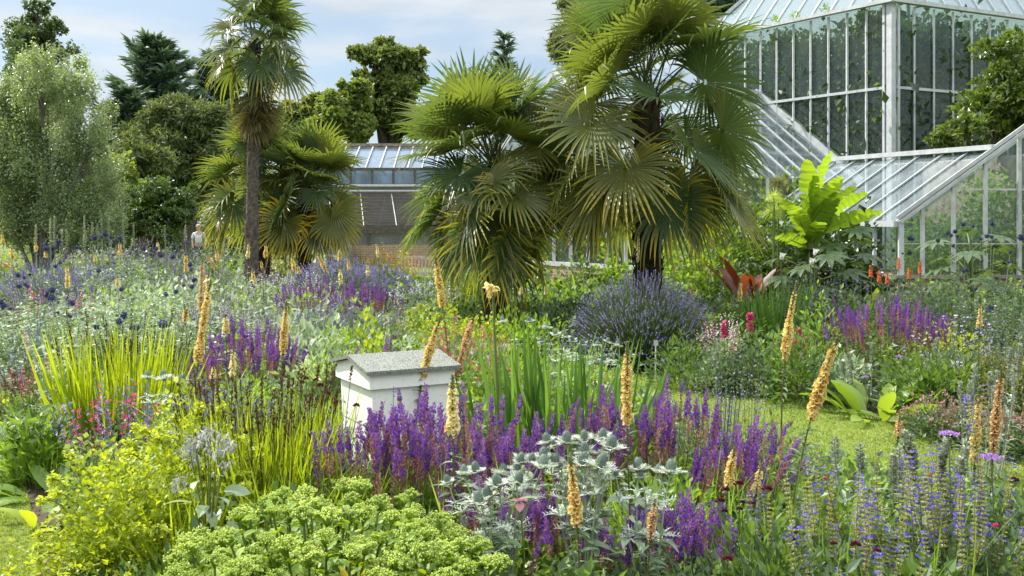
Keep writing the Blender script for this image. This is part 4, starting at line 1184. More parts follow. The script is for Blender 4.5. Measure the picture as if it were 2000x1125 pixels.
# ---- old range far left
far = thing('greenhouse', 'long old greenhouse with glass roof tinted as reflected sky and lath blinds far behind', 'greenhouse')
X0, X1 = -9.2, 0.6
def sheet(y0, z0, y1, z1, mat, name):
    one(name, lambda b: b.poly([A3(X0, y0, z0), A3(X1, y0, z0), A3(X1, y1, z1), A3(X0, y1, z1)]), [M[mat]], far)
sheet(43.6, 4.16, 46.2, 5.35, 'glass_sky_tint', 'roof_glazing')
sheet(43.5, 3.52, 43.5, 4.12, 'glass_sky_tint', 'clerestory_glazing')
def laths(b):
    for k in range(30):
        t = (k + .5) / 30; b.beam(A3(X0, 41.0 + 2.4 * t, 1.62 + 1.43 * t), A3(X1, 41.0 + 2.4 * t, 1.62 + 1.43 * t), .075, .012)
    for x in np.arange(X0 + .1, X1, 1.2): b.beam(A3(x, 41.0, 1.60), A3(x, 43.4, 3.03), .04, .012)
one('lath_blind', laths, [M['lath']], far)
sheet(41.05, .92, 41.05, 1.42, 'glass_dirty', 'front_glazing')
one('front_wall', lambda b: b.box(((X0 + X1) / 2, 41.1, .45), (X1 - X0, .24, .9)), [M['brick']], far)
one('back_wall', lambda b: b.box(((X0 + X1) / 2, 46.6, 2.6), (X1 - X0, .24, 5.2)), [M['brick']], far)
for xe in (X0, X1): one('end_wall', lambda b: b.poly([A3(xe, 41, 0), A3(xe, 46.5, 0), A3(xe, 46.5, 5.3), A3(xe, 43.5, 4.1), A3(xe, 43.5, 3.1), A3(xe, 41, 1.6)]), [M['old_wood']], far)
for x_ in np.arange(X0 + .3, X1, .62):
    one('roof_bar', lambda b: b.beam(A3(x_, 43.55, 4.20), A3(x_, 46.2, 5.40), .05, .06), [M['white_paint']], far)
for x_ in np.arange(X0 + .3, X1, .93):
    one('mullion', lambda b: b.beam(A3(x_, 43.45, 3.5), A3(x_, 43.45, 4.14), .09, .07), [M['dark_wood']], far)
one('clerestory_rail', lambda b: (b.beam(A3(X0, 43.45, 4.16), A3(X1, 43.45, 4.16), .12, .10), ), [M['dark_wood']], far)
one('gutter', lambda b: (b.beam(A3(X0, 43.35, 3.44), A3(X1, 43.35, 3.44), .16, .10), b.beam(A3(X0, 43.2, 3.20), A3(X1, 43.2, 3.20), .10, .07)), [M['white_paint']], far)
one('ridge_vent', lambda b: (b.beam(A3(X0, 46.2, 5.42), A3(X1, 46.2, 5.42), .3, .14), b.beam(A3(X0, 45.95, 5.25), A3(X1, 45.95, 5.25), .08, .10)), [M['old_wood']], far)
for x_ in np.arange(X0 + .4, X1, 1.35):
    one('blind_cord', lambda b: b.beam(A3(x_, 40.95, 1.68), A3(x_ - .5, 43.3, 3.08), .03, .03), [M['white_paint']], far)
def truss(b):
    b.beam(A3(X0, 40.95, 1.66), A3(X1, 40.95, 1.66), .1, .08); b.beam(A3(X0, 40.95, 1.42), A3(X1, 40.95, 1.42), .1, .10)
    for x_ in np.arange(X0, X1 - .5, .5):
        b.beam(A3(x_, 40.93, 1.44), A3(x_ + .25, 40.93, 1.64), .05, .05); b.beam(A3(x_ + .25, 40.92, 1.64), A3(x_ + .5, 40.92, 1.44), .05, .05)
one('eave_truss', truss, [M['dark_wood']], far)
for x_ in np.arange(X0 + .2, X1, 1.55):
    one('front_post', lambda b: b.beam(A3(x_, 40.98, .9), A3(x_, 40.98, 1.42), .12, .08), [M['dark_wood']], far)
one('porch_box', lambda b: (b.box((-7.1, 40.2, .95), (.95, .8, 1.1)), b.box((-7.1, 40.2, .46), (1.2, 1.1, .9))), [M['old_wood']], far)

# ---- beehive
hv = thing('beehive', 'white wooden beehive with shallow gabled grey felt roof among the flowers', 'beehive', (0, 0, 0), rz=math.radians(29))
HL, HD, HZ = .61, .66, .85
hr = math.radians(29); fl = np.array([wx(716, 5.76), 5.76])          # front left corner of the roof
ctr = fl + np.array([math.cos(hr), math.sin(hr)]) * HL / 2 + np.array([-math.sin(hr), math.cos(hr)]) * HD / 2
hv.location = (ctr[0], ctr[1], 0)
def hroof(b):
    pk = HZ + .064
    x0, x1, y0, y1 = -HL / 2, HL / 2, -HD / 2, HD / 2
    t = .022
    for x in (0,):
        V = [(x0, y0, HZ), (x1, y0, HZ), (x1, 0, pk), (x0, 0, pk), (x0, y1, HZ), (x1, y1, HZ)]
        W = [(a, b_, c - t) for a, b_, c in V]
        b.add(V + W, [(0, 1, 2, 3), (3, 2, 5, 4), (6, 9, 8, 7), (9, 10, 11, 8), (0, 6, 7, 1), (4, 5, 11, 10), (0, 3, 9, 6), (3, 4, 10, 9), (1, 7, 8, 2), (2, 8, 11, 5)])
    b.V[-1][:, 2] += 0
one('roof', hroof, [M['felt']], hv)
def skirt(b):
    x0, x1, y0, y1, zb = -HL / 2 + .03, HL / 2 - .03, -HD / 2 + .03, HD / 2 - .03, HZ - .11
    V = [(x0, y0, zb), (x1, y0, zb), (x1, y1, zb), (x0, y1, zb), (x0, y0, HZ - .02), (x1, y0, HZ - .02), (x1, y1, HZ - .02), (x0, y1, HZ - .02), (x0, 0, HZ + .038), (x1, 0, HZ + .038)]
    b.add(V, [(0, 3, 2, 1), (0, 1, 5, 4), (2, 3, 7, 6)]); b.add(V, [(0, 4, 8, 7, 3)]); b.add(V, [(1, 2, 6, 9, 5)])
one('roof_skirt', skirt, [M['hive_paint']], hv)
def lift(z0, z1, gx, gy):
    def go(b):
        a = .007
        b.add([(-gx + a, -gy + a, z0), (gx - a, -gy + a, z0), (gx - a, gy - a, z0), (-gx + a, gy - a, z0), (-gx, -gy, z1), (gx, -gy, z1), (gx, gy, z1), (-gx, gy, z1)], [(0, 3, 2, 1), (4, 5, 6, 7), (0, 1, 5, 4), (1, 2, 6, 5), (2, 3, 7, 6), (3, 0, 4, 7)])
    return go
one('hive_box', lift(.50, HZ - .105, HL / 2 - .055, HD / 2 - .055), [M['hive_paint']], hv)
one('hive_box', lift(.26, .488, HL / 2 - .066, HD / 2 - .066), [M['hive_paint']], hv)
one('hive_box', lift(.10, .252, HL / 2 - .058, HD / 2 - .058), [M['hive_paint']], hv)
one('roof_vent', lambda b: b.tube([(-HL / 2 + .025, 0, HZ - .02), (-HL / 2 + .031, 0, HZ - .02)], .012, 10), [M['dark_wood']], hv)
for sx in (-1, 1):
    for sy in (-1, 1): one('leg', lambda b: b.box((sx * .28, sy * .2, .05), (.06, .06, .1)), [M['old_wood']], hv)

# ---- benches
def bench(x, y, rz, L, label):
    r = thing('garden_bench', label, 'bench', (x, y, 0), rz=rz)
    one('seat', lambda b: [b.box((0, -.22 + .075 * k, .44), (L, .062, .025)) for k in range(6)], [M['bench']], r)
    def back(b):
        b.box((0, .28, .90), (L, .04, .08)); b.box((0, .25, .52), (L, .035, .05))
        for k in range(int(L / .085)): b.beam(A3(-L / 2 + .05 + k * .085, .252, .54), A3(-L / 2 + .05 + k * .085, .278, .87), .035, .018)
    one('backrest', back, [M['bench']], r)
    one('apron', lambda b: b.box((0, -.25, .39), (L - .1, .03, .07)), [M['bench']], r)
    for sx in (-1, 1):
        one('leg', lambda b: b.box((sx * (L / 2 - .03), -.25, .31), (.06, .06, .62)), [M['bench']], r)
        one('leg', lambda b: b.beam(A3(sx * (L / 2 - .03), .25, 0), A3(sx * (L / 2 - .03), .285, .94), .06, .05), [M['bench']], r)
        one('armrest', lambda b: b.box((sx * (L / 2 - .03), 0, .645), (.075, .58, .04)), [M['bench']], r)
    return r
bench(-2.0, 24.2, math.radians(-4), 1.75, 'weathered slatted garden bench left of the smaller big palm trunk')
bench(-.10, 19.8, math.radians(6), 1.55, 'weathered garden bench half hidden behind the smaller big palm trunk')

# ---- visitor
def person(px, d, label):
    r = thing('person', label, 'person', (wx(px, d), d, 0), rz=math.radians(20))
    def skin(name, pts, edges, rad, mat, parent, sub=2):
        me = bpy.data.meshes.new(name); me.from_pydata(pts, edges, []); o = link(name, me, parent)
        me.materials.append(mat)
        s = o.modifiers.new('s', 'SKIN'); 
        for v_, q in zip(me.skin_vertices[0].data, rad): v_.radius = (q, q)
        me.skin_vertices[0].data[0].use_root = True
        ss = o.modifiers.new('d', 'SUBSURF'); ss.levels = sub; ss.render_levels = sub
        return o
    skinm = solid('skin', (.55, .36, .27), (.48, .30, .22), 10, .6)
    pts = [(0,0,.93),(0,0,1.15),(0,.01,1.36),(0,.01,1.46),(0,-.01,1.55),(0,-.015,1.63),(-.10,0,.86),(-.11,-.02,.48),(-.11,.02,.06),(-.11,-.14,.03),(.10,0,.86),(.11,.05,.48),(.11,.10,.06),(.11,-.05,.03),(-.19,.01,1.36),(-.24,.03,1.08),(-.23,-.08,.86),(-.22,-.12,.78),(.19,.01,1.36),(.24,.03,1.08),(.23,-.08,.86),(.22,-.12,.78)]
    ed = [(0,1),(1,2),(2,3),(3,4),(4,5),(0,6),(6,7),(7,8),(8,9),(0,10),(10,11),(11,12),(12,13),(2,14),(14,15),(15,16),(16,17),(2,18),(18,19),(19,20),(20,21)]
    skin('body', pts, ed, [.13,.13,.12,.055,.085,.085,.09,.06,.045,.035,.09,.06,.045,.035,.06,.045,.033,.03,.06,.045,.033,.03], skinm, r)
    skin('shirt', [(0,0,.90),(0,0,1.15),(0,.01,1.37),(-.19,.01,1.37),(-.24,.03,1.12),(.19,.01,1.37),(.24,.03,1.12)], [(0,1),(1,2),(2,3),(3,4),(2,5),(5,6)], [.16,.155,.14,.075,.06,.075,.06], solid('white_shirt', (.72,.74,.78), (.6,.63,.68), 6, .8), r)
    skin('trousers', [(0,0,.95),(-.10,0,.84),(-.11,-.02,.48),(-.11,.02,.10),(.10,0,.84),(.11,.05,.48),(.11,.10,.12)], [(0,1),(1,2),(2,3),(0,4),(4,5),(5,6)], [.15,.11,.08,.065,.11,.08,.065], solid('trousers', (.06,.07,.10), (.09,.10,.13), 6, .85), r)
    hb = MB(); V, F, t = T_ball(12, 8, 1.0); V = V * np.array([.112, .125, .105]) + np.array([0, .02, 1.655]); V[:, 2] = np.maximum(V[:, 2], 1.57 + .75 * np.maximum(0, -V[:, 1]))
    hb.add(V, F); part('hair', hb, [solid('hair_grey', (.42,.38,.32), (.30,.26,.21), 30, .8)], r, True)
    f = MB()
    for sx in (-.032, .032): f.add(*[(q if i else q * .011 + np.array([sx, -.095, 1.615])) for i, q in enumerate(T_ball(6, 4, 1.0)[:2])])
    part('eyes', f, [solid('eye', (.05,.04,.03), (.08,.06,.05), 10, .3)], r)
    f = MB(); f.add(*[(q * np.array([.014,.022,.022]) + np.array([0,-.105,1.585]) if not i else q) for i, q in enumerate(T_ball(6, 4, 1.0)[:2])]); f.box((0, -.098, 1.545), (.045, .012, .010))
    part('nose_and_mouth', f, [skinm], r, True)
person(388, 40, 'person with short grey hair in a pale shirt behind the far border')
# ------------------------------------------------------------------ camera, sun, sky
cam = bpy.data.cameras.new('camera'); co = bpy.data.objects.new('camera', cam); COL.objects.link(co)
cam.sensor_width = 36; cam.lens = 36 * FPX / 2000; cam.shift_y = -(562.5 - HORIZON) / 2000
cam.clip_start = .1; cam.clip_end = 2000
co.location = (0, 0, CAMZ); co.rotation_euler = (PI / 2, 0, 0); scene.camera = co
SUN = Vector((-.66, .40, .80)).normalized()
sl = bpy.data.lights.new('sun', 'SUN'); sl.energy = 4.3; sl.angle = math.radians(.55); sl.color = (1.0, .945, .85)
so = bpy.data.objects.new('sun', sl); COL.objects.link(so); so.rotation_euler = SUN.to_track_quat('Z', 'Y').to_euler(); so.location = (-20, 10, 40)
w = bpy.data.worlds.new('World'); scene.world = w; w.use_nodes = True
nt = w.node_tree; nt.nodes.clear()
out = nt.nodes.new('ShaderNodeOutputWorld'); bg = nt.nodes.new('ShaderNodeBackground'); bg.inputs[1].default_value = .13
sky = nt.nodes.new('ShaderNodeTexSky'); sky.sky_type = 'NISHITA'; sky.sun_disc = False
sky.sun_elevation = math.asin(SUN.z); sky.sun_rotation = math.atan2(SUN.x, SUN.y); sky.air_density = 1.0; sky.dust_density = 1.2; sky.ozone_density = 1.2
tc = nt.nodes.new('ShaderNodeTexCoord'); mp = nt.nodes.new('ShaderNodeMapping')
mp.inputs['Scale'].default_value = (1.6, 1.6, 7.5); mp.inputs['Rotation'].default_value = (0, math.radians(-7), 0); mp.inputs['Location'].default_value = (.35, .2, .55)
nz = nt.nodes.new('ShaderNodeTexNoise'); nz.inputs['Scale'].default_value = 2.1; nz.inputs['Detail'].default_value = 7; nz.inputs['Roughness'].default_value = .52; nz.inputs['Distortion'].default_value = .35
nt.links.new(tc.outputs['Generated'], mp.inputs[0]); nt.links.new(mp.outputs[0], nz.inputs['Vector'])
rp = nt.nodes.new('ShaderNodeValToRGB'); rp.color_ramp.elements[0].position = .37; rp.color_ramp.elements[1].position = .59
rp.color_ramp.interpolation = 'EASE'
nt.links.new(nz.outputs['Fac'], rp.inputs[0])
nz2 = nt.nodes.new('ShaderNodeTexNoise'); nz2.inputs['Scale'].default_value = 4.5; nz2.inputs['Detail'].default_value = 5
nt.links.new(mp.outputs[0], nz2.inputs['Vector'])
sep = nt.nodes.new('ShaderNodeSeparateXYZ'); nt.links.new(tc.outputs['Generated'], sep.inputs[0])
ccol = mixc(nt, nz2.outputs['Fac'], (2.6, 2.9, 3.2), (4.6, 4.7, 4.8))
# bands of cloud thicken higher up
hi = math_(nt, 'ADD', math_(nt, 'MULTIPLY', rp.outputs[0], .80), math_(nt, 'MULTIPLY', math_(nt, 'SUBTRACT', sep.outputs[2], .09), 2.6), True)
hi = math_(nt, 'MULTIPLY', hi, .88)
skyc = mixc(nt, .6, sky.outputs[0], (1.0, 1.65, 2.3))
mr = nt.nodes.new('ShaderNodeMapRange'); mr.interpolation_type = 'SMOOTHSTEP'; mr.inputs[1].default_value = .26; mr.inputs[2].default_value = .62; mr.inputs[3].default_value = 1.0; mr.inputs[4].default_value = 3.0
nt.links.new(sep.outputs[2], mr.inputs[0])      # out-of-view sky overhead brightened as added fill light
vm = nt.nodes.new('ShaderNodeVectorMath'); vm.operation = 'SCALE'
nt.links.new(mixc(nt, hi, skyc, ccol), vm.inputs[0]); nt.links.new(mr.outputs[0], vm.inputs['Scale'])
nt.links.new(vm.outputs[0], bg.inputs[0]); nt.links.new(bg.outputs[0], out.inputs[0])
scene.view_settings.view_transform = 'Standard'; scene.view_settings.look = 'None'; scene.view_settings.gamma = 1; scene.view_settings.use_curve_mapping = False
scene.view_settings.exposure = .80
scene.render.engine = 'CYCLES'
scene.cycles.max_bounces = 10; scene.cycles.diffuse_bounces = 4; scene.cycles.transmission_bounces = 6; scene.cycles.transparent_max_bounces = 12; scene.cycles.glossy_bounces = 3
scene.cycles.caustics_reflective = False; scene.cycles.caustics_refractive = False
scene.cycles.sample_clamp_indirect = 6

# ------------------------------------------------------------------ ground
def ground_mat(name, c1, c2, c3, sc=3, bump=.5, bs=25):
    m, nt, out = nodes(name)
    f = math_(nt, 'ADD', math_(nt, 'MULTIPLY', math_(nt, 'SUBTRACT', noise(nt, sc, 6), .5), 3), .5, True)
    g = math_(nt, 'ADD', math_(nt, 'MULTIPLY', math_(nt, 'SUBTRACT', noise(nt, sc * 14, 3), .5), 2.5), .5, True)
    col = mixc(nt, math_(nt, 'MULTIPLY', g, .5), mixc(nt, f, c1, c2), c3)
    p = nt.nodes.new('ShaderNodeBsdfPrincipled'); p.inputs['Roughness'].default_value = .95; p.inputs['Specular IOR Level'].default_value = .2
    nt.links.new(col, p.inputs['Base Color'])
    b = nt.nodes.new('ShaderNodeBump'); b.inputs['Strength'].default_value = bump; b.inputs['Distance'].default_value = .03
    nt.links.new(noise(nt, bs, 7, .7), b.inputs['Height']); nt.links.new(b.outputs[0], p.inputs['Normal']); nt.links.new(p.outputs[0], out.inputs[0])
    return m
M['soil'] = ground_mat('soil', (.055, .040, .028), (.12, .088, .062), (.09, .066, .046), 2.5, .9, 30)
M['turf'] = ground_mat('turf', (.11, .17, .025), (.18, .24, .045), (.15, .19, .045), .9, .5, 60)
M['park'] = ground_mat('park_ground', (.07, .11, .02), (.14, .19, .04), (.09, .10, .03), .25, .4, 8)


def sheet_poly(name, pts, z, mat, kind='structure', sub=0):
    mb = MB(); mb.poly([(x, y, z) for x, y in pts]); o = link(name, mb.mesh(name, mat)); o['kind'] = kind; return o
g = MB(); g.poly([(-900, -60, 0), (900, -60, 0), (900, 1500, 0), (-900, 1500, 0)]); o = link('ground', g.mesh('ground', M['park'])); o['kind'] = 'structure'
sheet_poly('bed_soil', [(-12, 1), (9, 1), (13, 19.8), (9, 24), (2, 27), (-8, 30), (-18, 30)], .004, M['soil'])
FAR_EDGE = [(-5.5, 22), (-1.5, 16), (.4, 13.0), (1.5, 11.2), (2.2, 10.7), (2.83, 10.0), (3.17, 8.8), (3.32, 7.85), (4.2, 7.0), (6, 6.4), (9, 6.0)]
NEAR_EDGE = [(9, 4.6), (6, 4.75), (4, 5.2), (2.6, 6.0), (1.75, 7.3), (1.05, 9.0), (-.3, 11.8), (-2.5, 15.5), (-6.5, 21.5)]
def smooth(p, it=2):
    p = np.array(p, float)
    for _ in range(it):
        q = p[:-1] * .75 + p[1:] * .25; r = p[:-1] * .25 + p[1:] * .75
        p = np.concatenate([p[:1], np.stack([q, r], 1).reshape(-1, 2), p[-1:]])
    return p
def wobble(p, s=.025): return p + RNG.normal(0, s, p.shape)
PATH = np.concatenate([wobble(smooth(FAR_EDGE)), wobble(smooth(NEAR_EDGE))])
LEFT_EDGE = wobble(smooth([(-1.2, 2.4), (-1.62, 3.4), (-2.28, 4.8), (-3.18, 6.5), (-4.30, 8.5), (-7.15, 13.8), (-9.5, 17)]), .02)
LEFT = np.concatenate([LEFT_EDGE, [(-16, 17), (-16, 2.4)]])
sheet_poly('lawn', PATH, .010, M['turf']); sheet_poly('lawn', LEFT, .010, M['turf'])


def inside_poly(P, poly):
    x, y = P[:, 0], P[:, 1]; r = np.zeros(len(P), bool)
    for (x1, y1), (x2, y2) in zip(poly, np.roll(poly, -1, 0)):
        c = (y1 > y) != (y2 > y)
        r ^= c & (x < (x2 - x1) * (y - y1) / ((y2 - y1) + 1e-12) + x1)
    return r
def on_lawn(P): return inside_poly(P, PATH) | inside_poly(P, LEFT)


def view_pts(n, d0, d1, pad=1.25):
    """ground points, evenly spread over the picture's depth"""
    d = np.exp(U(math.log(d0), math.log(d1), n)); x = U(-.515 * pad, .515 * pad, n) * d
    return np.stack([x, d, 0 * d], -1)


def lawn_grass(name, poly, n, d0, d1, label):
    P = view_pts(n, d0, d1, 1.45); P = P[inside_poly(P, poly)]; k = len(P); P[:, 2] = .008
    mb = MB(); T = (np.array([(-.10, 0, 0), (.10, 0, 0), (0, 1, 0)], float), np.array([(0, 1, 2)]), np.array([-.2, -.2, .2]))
    o = np.stack([N(.55, k), N(.55, k), np.ones(k)], -1)
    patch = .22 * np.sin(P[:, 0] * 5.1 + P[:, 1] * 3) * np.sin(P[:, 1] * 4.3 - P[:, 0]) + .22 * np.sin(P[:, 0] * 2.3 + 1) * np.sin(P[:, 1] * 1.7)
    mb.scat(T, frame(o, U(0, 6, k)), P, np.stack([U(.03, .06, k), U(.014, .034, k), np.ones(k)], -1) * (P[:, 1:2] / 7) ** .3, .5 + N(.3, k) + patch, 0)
    ob = link(name, mb.mesh(name, M['turfblade'])); tag(ob, label, 'grass', kind='stuff')
M['turfblade'] = leafy('turf_blade', (.10, .17, .022), (.29, .33, .07), .38, .5, tg=(1.6, 1.5, .7))
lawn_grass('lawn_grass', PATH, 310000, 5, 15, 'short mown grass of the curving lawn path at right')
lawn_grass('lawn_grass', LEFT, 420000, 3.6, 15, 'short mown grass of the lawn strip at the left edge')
# clods on the open soil and fallen petals
P = view_pts(26000, 3.6, 14); P = P[~on_lawn(P)]; k = len(P)
mb = MB(); mb.scat(OCTA, frame(RNG.normal(size=(k, 3))), P, U(.006, .035, k) ** 1.0, .5, 0); o = link('soil_crumbs', mb.mesh('soil_crumbs', M['soil'])); tag(o, 'brown crumbs and clods of bare soil along the bed edges', 'soil', kind='stuff')


# ------------------------------------------------------------------ low growth that nobody could count
def undergrowth(name, n, d0, d1, label, hfun, mats, sel=None, s0=.018, T=LEAF):
    P = view_pts(n, d0, d1); ok = ~on_lawn(P)
    if sel is not None: ok &= sel(P)
    # stay off the open strips of soil beside the lawns
    for e in (.16,):
        for dx, dy in ((e, 0), (-e, 0), (0, e), (0, -e)): ok &= ~on_lawn(P + np.array([dx, dy, 0]))
    P = P[ok]; k = len(P)
    h = hfun(P) * (.25 + .75 * np.clip((edge_dist(P) - .12) / .75, 0, 1))
    P[:, 2] = h * U(.05, 1, k) ** .75
    mb = MB()
    patch = np.floor((np.sin(P[:, 0] * 1.9 + .7) + np.sin(P[:, 1] * 1.3 + P[:, 0] * .8) + np.sin(P[:, 0] * 3.7 - P[:, 1]) + 3 + N(.5, k)) / 6 * len(mats)).clip(0, len(mats) - 1).astype(int)
    o = RNG.normal(0, .8, (k, 3)) + np.array([0, 0, .55])
    S = s0 * P[:, 1] ** .62 * U(.7, 1.4, k)
    for q in range(len(mats)):
        a = patch == q
        mb.scat(T, frame(o[a], N(.8, a.sum())), P[a], S[a], .5 + N(.3, a.sum()), q)
    ob = link(name, mb.mesh(name, [M[m] for m in mats])); tag(ob, label, 'foliage', kind='stuff')
EDGES = np.concatenate([smooth(PATH, 1), smooth(LEFT_EDGE, 2)])
def edge_dist(P):
    r = np.full(len(P), 9.0)
    for e in EDGES: r = np.minimum(r, np.hypot(P[:, 0] - e[0], P[:, 1] - e[1]))
    return r
def hump(P): return 1 + .22 * np.sin(P[:, 0] * 2.3) * np.sin(P[:, 1] * 1.9 + 1) + .15 * np.sin(P[:, 0] * 5 + P[:, 1] * 4)
left_bed = lambda P: P[:, 0] < np.interp(P[:, 1], [3, 5, 7, 9, 12, 16, 22], [6, 4.5, 2, 1, -.3, -2.4, -5])
undergrowth('undergrowth', 72000, 3.4, 9.5, 'mixed low green foliage between the plants of the near border', lambda P: hump(P) * np.interp(P[:, 1], [3.4, 5, 9.5], [.16, .30, .55]), ['green', 'fresh', 'bluegreen', 'fresh', 'olive'], left_bed)
undergrowth('undergrowth', 55000, 9, 30, 'mixed grey green foliage of the middle and far left border', lambda P: hump(P) * np.interp(P[:, 1], [9, 14, 30], [.55, .72, .85]), ['silver', 'fresh', 'green', 'grey', 'fresh'], lambda P: left_bed(P) & (P[:, 0] < 0))
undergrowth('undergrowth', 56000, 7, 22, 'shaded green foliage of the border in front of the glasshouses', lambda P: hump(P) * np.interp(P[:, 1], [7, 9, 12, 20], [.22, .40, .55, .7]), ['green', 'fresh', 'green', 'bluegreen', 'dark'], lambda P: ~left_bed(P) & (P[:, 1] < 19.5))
M['gloss2'] = leafy('leaf_evergreen', (.045, .085, .012), (.17, .23, .035), .32, .25, spec=.7)
M['dark2'] = leafy('leaf_ricepaper', (.03, .065, .022), (.11, .17, .06), .3, .5)
M['greybud'] = leafy('borage_bud', (.22, .22, .22), (.50, .50, .48), .25, .8, tg=(1.2, 1.2, 1.2)); M['paleblue'] = leafy('petal_blue', (.28, .34, .66), (.50, .56, .80), .3, .6, tg=(1.1, 1.1, 1.1)); M['mauve'] = leafy('petal_mauve', (.30, .14, .46), (.52, .30, .68), .3, .6, tg=(1.3, 1.3, 1.2))
M['banana2'] = leafy('leaf_lime_broad', (.11, .20, .025), (.31, .41, .06), .45, .35, tg=(1.6, 1.5, .6))
M['mullein'] = leafy('mullein_spike', (.28, .32, .22), (.55, .58, .42), .3, .7, tg=(1.2, 1.2, 1))
M['butter'] = leafy('petal_butter', (.62, .58, .25), (.80, .77, .45), .35, .5, tg=(1.1, 1.1, 1))
M['yellowleaf'] = leafy('leaf_yellow', (.45, .38, .03), (.62, .50, .05), .4, .5, tg=(1.3, 1.2, .6))
# ------------------------------------------------------------------ trees and palms
palm(500, 18.7, 487, wz(82, 18.7), .64, .66, 30, 'tall slender fan palm standing alone with shaggy skirt of dead fronds', tr=.125, segs=30, dead=34, dead_span=(.50, 1.20), spread=.45, bark='fibre_grey', rag=.8, fruit=3, hairy=.7)
palm(962, 14.6, 965, wz(325, 14.6), .78, .92, 52, 'stout fan palm behind the bench, the smaller of the two big palms', tr=.165, segs=46, spread=.95, azoff=.6)
palm(1268, 14.0, 1262, wz(185, 14.0), .86, 1.12, 60, 'largest fan palm, broad shaggy crown overlapping the tall glasshouse', tr=.20, segs=48, spread=1.45, azoff=3.3, amin=.0)
palm(512, 23.0, 514, wz(345, 23), .78, .98, 48, 'bushy fan palm directly behind the tall slender palm', tr=.15, segs=36, spread=.8, azoff=1)
palm(597, 22.5, 592, wz(365, 22.5), .74, .84, 44, 'low bushy fan palm right of the tall slender palm', tr=.16, segs=36, spread=.8, azoff=4)

tree(75, 21, [(80, 150, 42, 60), (125, 165, 34, 60), (45, 190, 45, 70), (150, 230, 50, 80), (95, 250, 60, 90), (20, 250, 60, 90), (190, 270, 30, 60), (60, 330, 80, 80), (150, 340, 70, 80), (200, 370, 35, 70), (10, 390, 60, 80), (110, 420, 80, 50), (180, 430, 45, 40), (40, 430, 60, 40)], 105000, (.032, .062), 'airy silvery birch with many upright stems at the left edge', 'birch', T_leaf(.38, .1, .15), 'birch_tree', r=.09, bark='birchbark', cr=.55, clump=22, fork=.10, tone=.28, fill=.1, twigs=9, boughs=12, stretch=(.55, .55, 1.35), up=.5, reach=1.3)
tree(72, 42, [(75, 20, 24, 26), (95, 55, 34, 30), (52, 50, 28, 34), (45, 95, 40, 40), (85, 105, 55, 45), (60, 160, 70, 60), (30, 230, 80, 70), (110, 200, 60, 70)], 30000, (.09, .17), 'tall dark poplar whose top rises behind the birch', 'poplar', T_leaf(.4, .1, .1), 'poplar_tree', cr=.45, clump=18, stretch=(.8, .8, 1.0))
conifer(305, 62, 82, 135, 'dark blue green cedar, the taller of two behind the yew', n=110, sprays=130, s=(.45, 1.0), shape=.62, low=.16, droop=.02, name='cedar_tree', ragged=.28)
conifer(248, 58, 178, 75, 'low dark spreading cedar filling the gap left of the taller cedar', n=70, sprays=110, s=(.4, .9), shape=.5, low=.1, droop=.02, name='cedar_tree', ragged=.25)
conifer(425, 70, 108, 100, 'dark cedar partly hidden behind the tall slender palm', n=90, sprays=110, s=(.5, 1.1), shape=.6, low=.2, droop=.02, name='cedar_tree', ragged=.22)
tree(375, 46, [(370, 225, 55, 45), (320, 270, 55, 55), (420, 260, 50, 65), (360, 310, 70, 60), (300, 320, 45, 45), (430, 330, 45, 50), (350, 370, 60, 40)], 36000, (.18, .42), 'wide dark yew with feathery sprays in front of the cedars', 'yew', T_leaf(.12, .04, .25), 'yew_tree', r=.4, cr=.42, clump=24, up=-.1, fill=.5, tone=.3)
tree(278, 34, [(262, 310, 32, 45), (300, 330, 36, 50), (280, 380, 40, 40)], 12000, (.14, .30), 'olive green feathery juniper between birch and yew', 'yew', T_leaf(.14, .04, .2), 'juniper_bush', r=.15, cr=.4, clump=20, up=.35, fill=.4)
tree(235, 30, [(215, 330, 38, 40), (235, 375, 42, 45), (190, 400, 38, 45), (245, 340, 22, 28)], 11000, (.08, .16), 'pale green round bush beside the birch', 'maple', LEAFW, 'holly_bush', r=.12, cr=.45, clump=14)
tree(305, 27, [(250, 400, 36, 42), (300, 395, 44, 40), (345, 400, 40, 38), (320, 430, 60, 32), (265, 440, 45, 30)], 15000, (.07, .14), 'glossy green laurel bush behind the far border', 'gloss', T_leaf(.3, .1, .1), 'laurel_bush', r=.1, cr=.4, clump=12)
tree(755, 60, [(745, 110, 50, 35), (790, 130, 38, 40), (725, 165, 40, 40), (775, 185, 50, 45), (800, 160, 28, 30), (735, 225, 55, 40), (790, 240, 40, 30)], 34000, (.20, .36), 'tall rounded oak behind the far greenhouse', 'oak', LEAFW, 'oak_tree', r=.6, cr=.46, clump=26, twigs=8)
tree(668, 56, [(690, 185, 32, 30), (655, 220, 36, 34), (640, 250, 40, 26), (700, 240, 36, 32)], 20000, (.17, .30), 'yellow green maple left of the tall oak', 'maple', LEAFW, 'maple_tree', r=.35, cr=.45, clump=22)
tree(600, 85, [(585, 225, 36, 26), (630, 205, 30, 26), (560, 235, 30, 26), (610, 250, 50, 24)], 12000, (.3, .55), 'distant green trees between tall palm and maple', 'oak', LEAFW, 'lime_tree', r=.4, cr=.45, clump=20)
conifer(985, 75, 68, 33, 'small slender conifer top showing between the oak and largest palm', n=60, sprays=46, s=(.5, 1.0), shape=.42, low=.1, droop=.08, ragged=.2)
tree(1140, 52, [(1130, 40, 48, 40), (1175, 15, 50, 40), (1110, 90, 40, 40), (1160, 110, 60, 50), (1210, 60, 40, 45), (1120, 150, 45, 35)], 26000, (.2, .42), 'dark cypress behind the largest palm', 'yew', T_leaf(.14, .05, .25), 'cypress_tree', r=.45, cr=.42, clump=22, fill=.4, up=-.1)
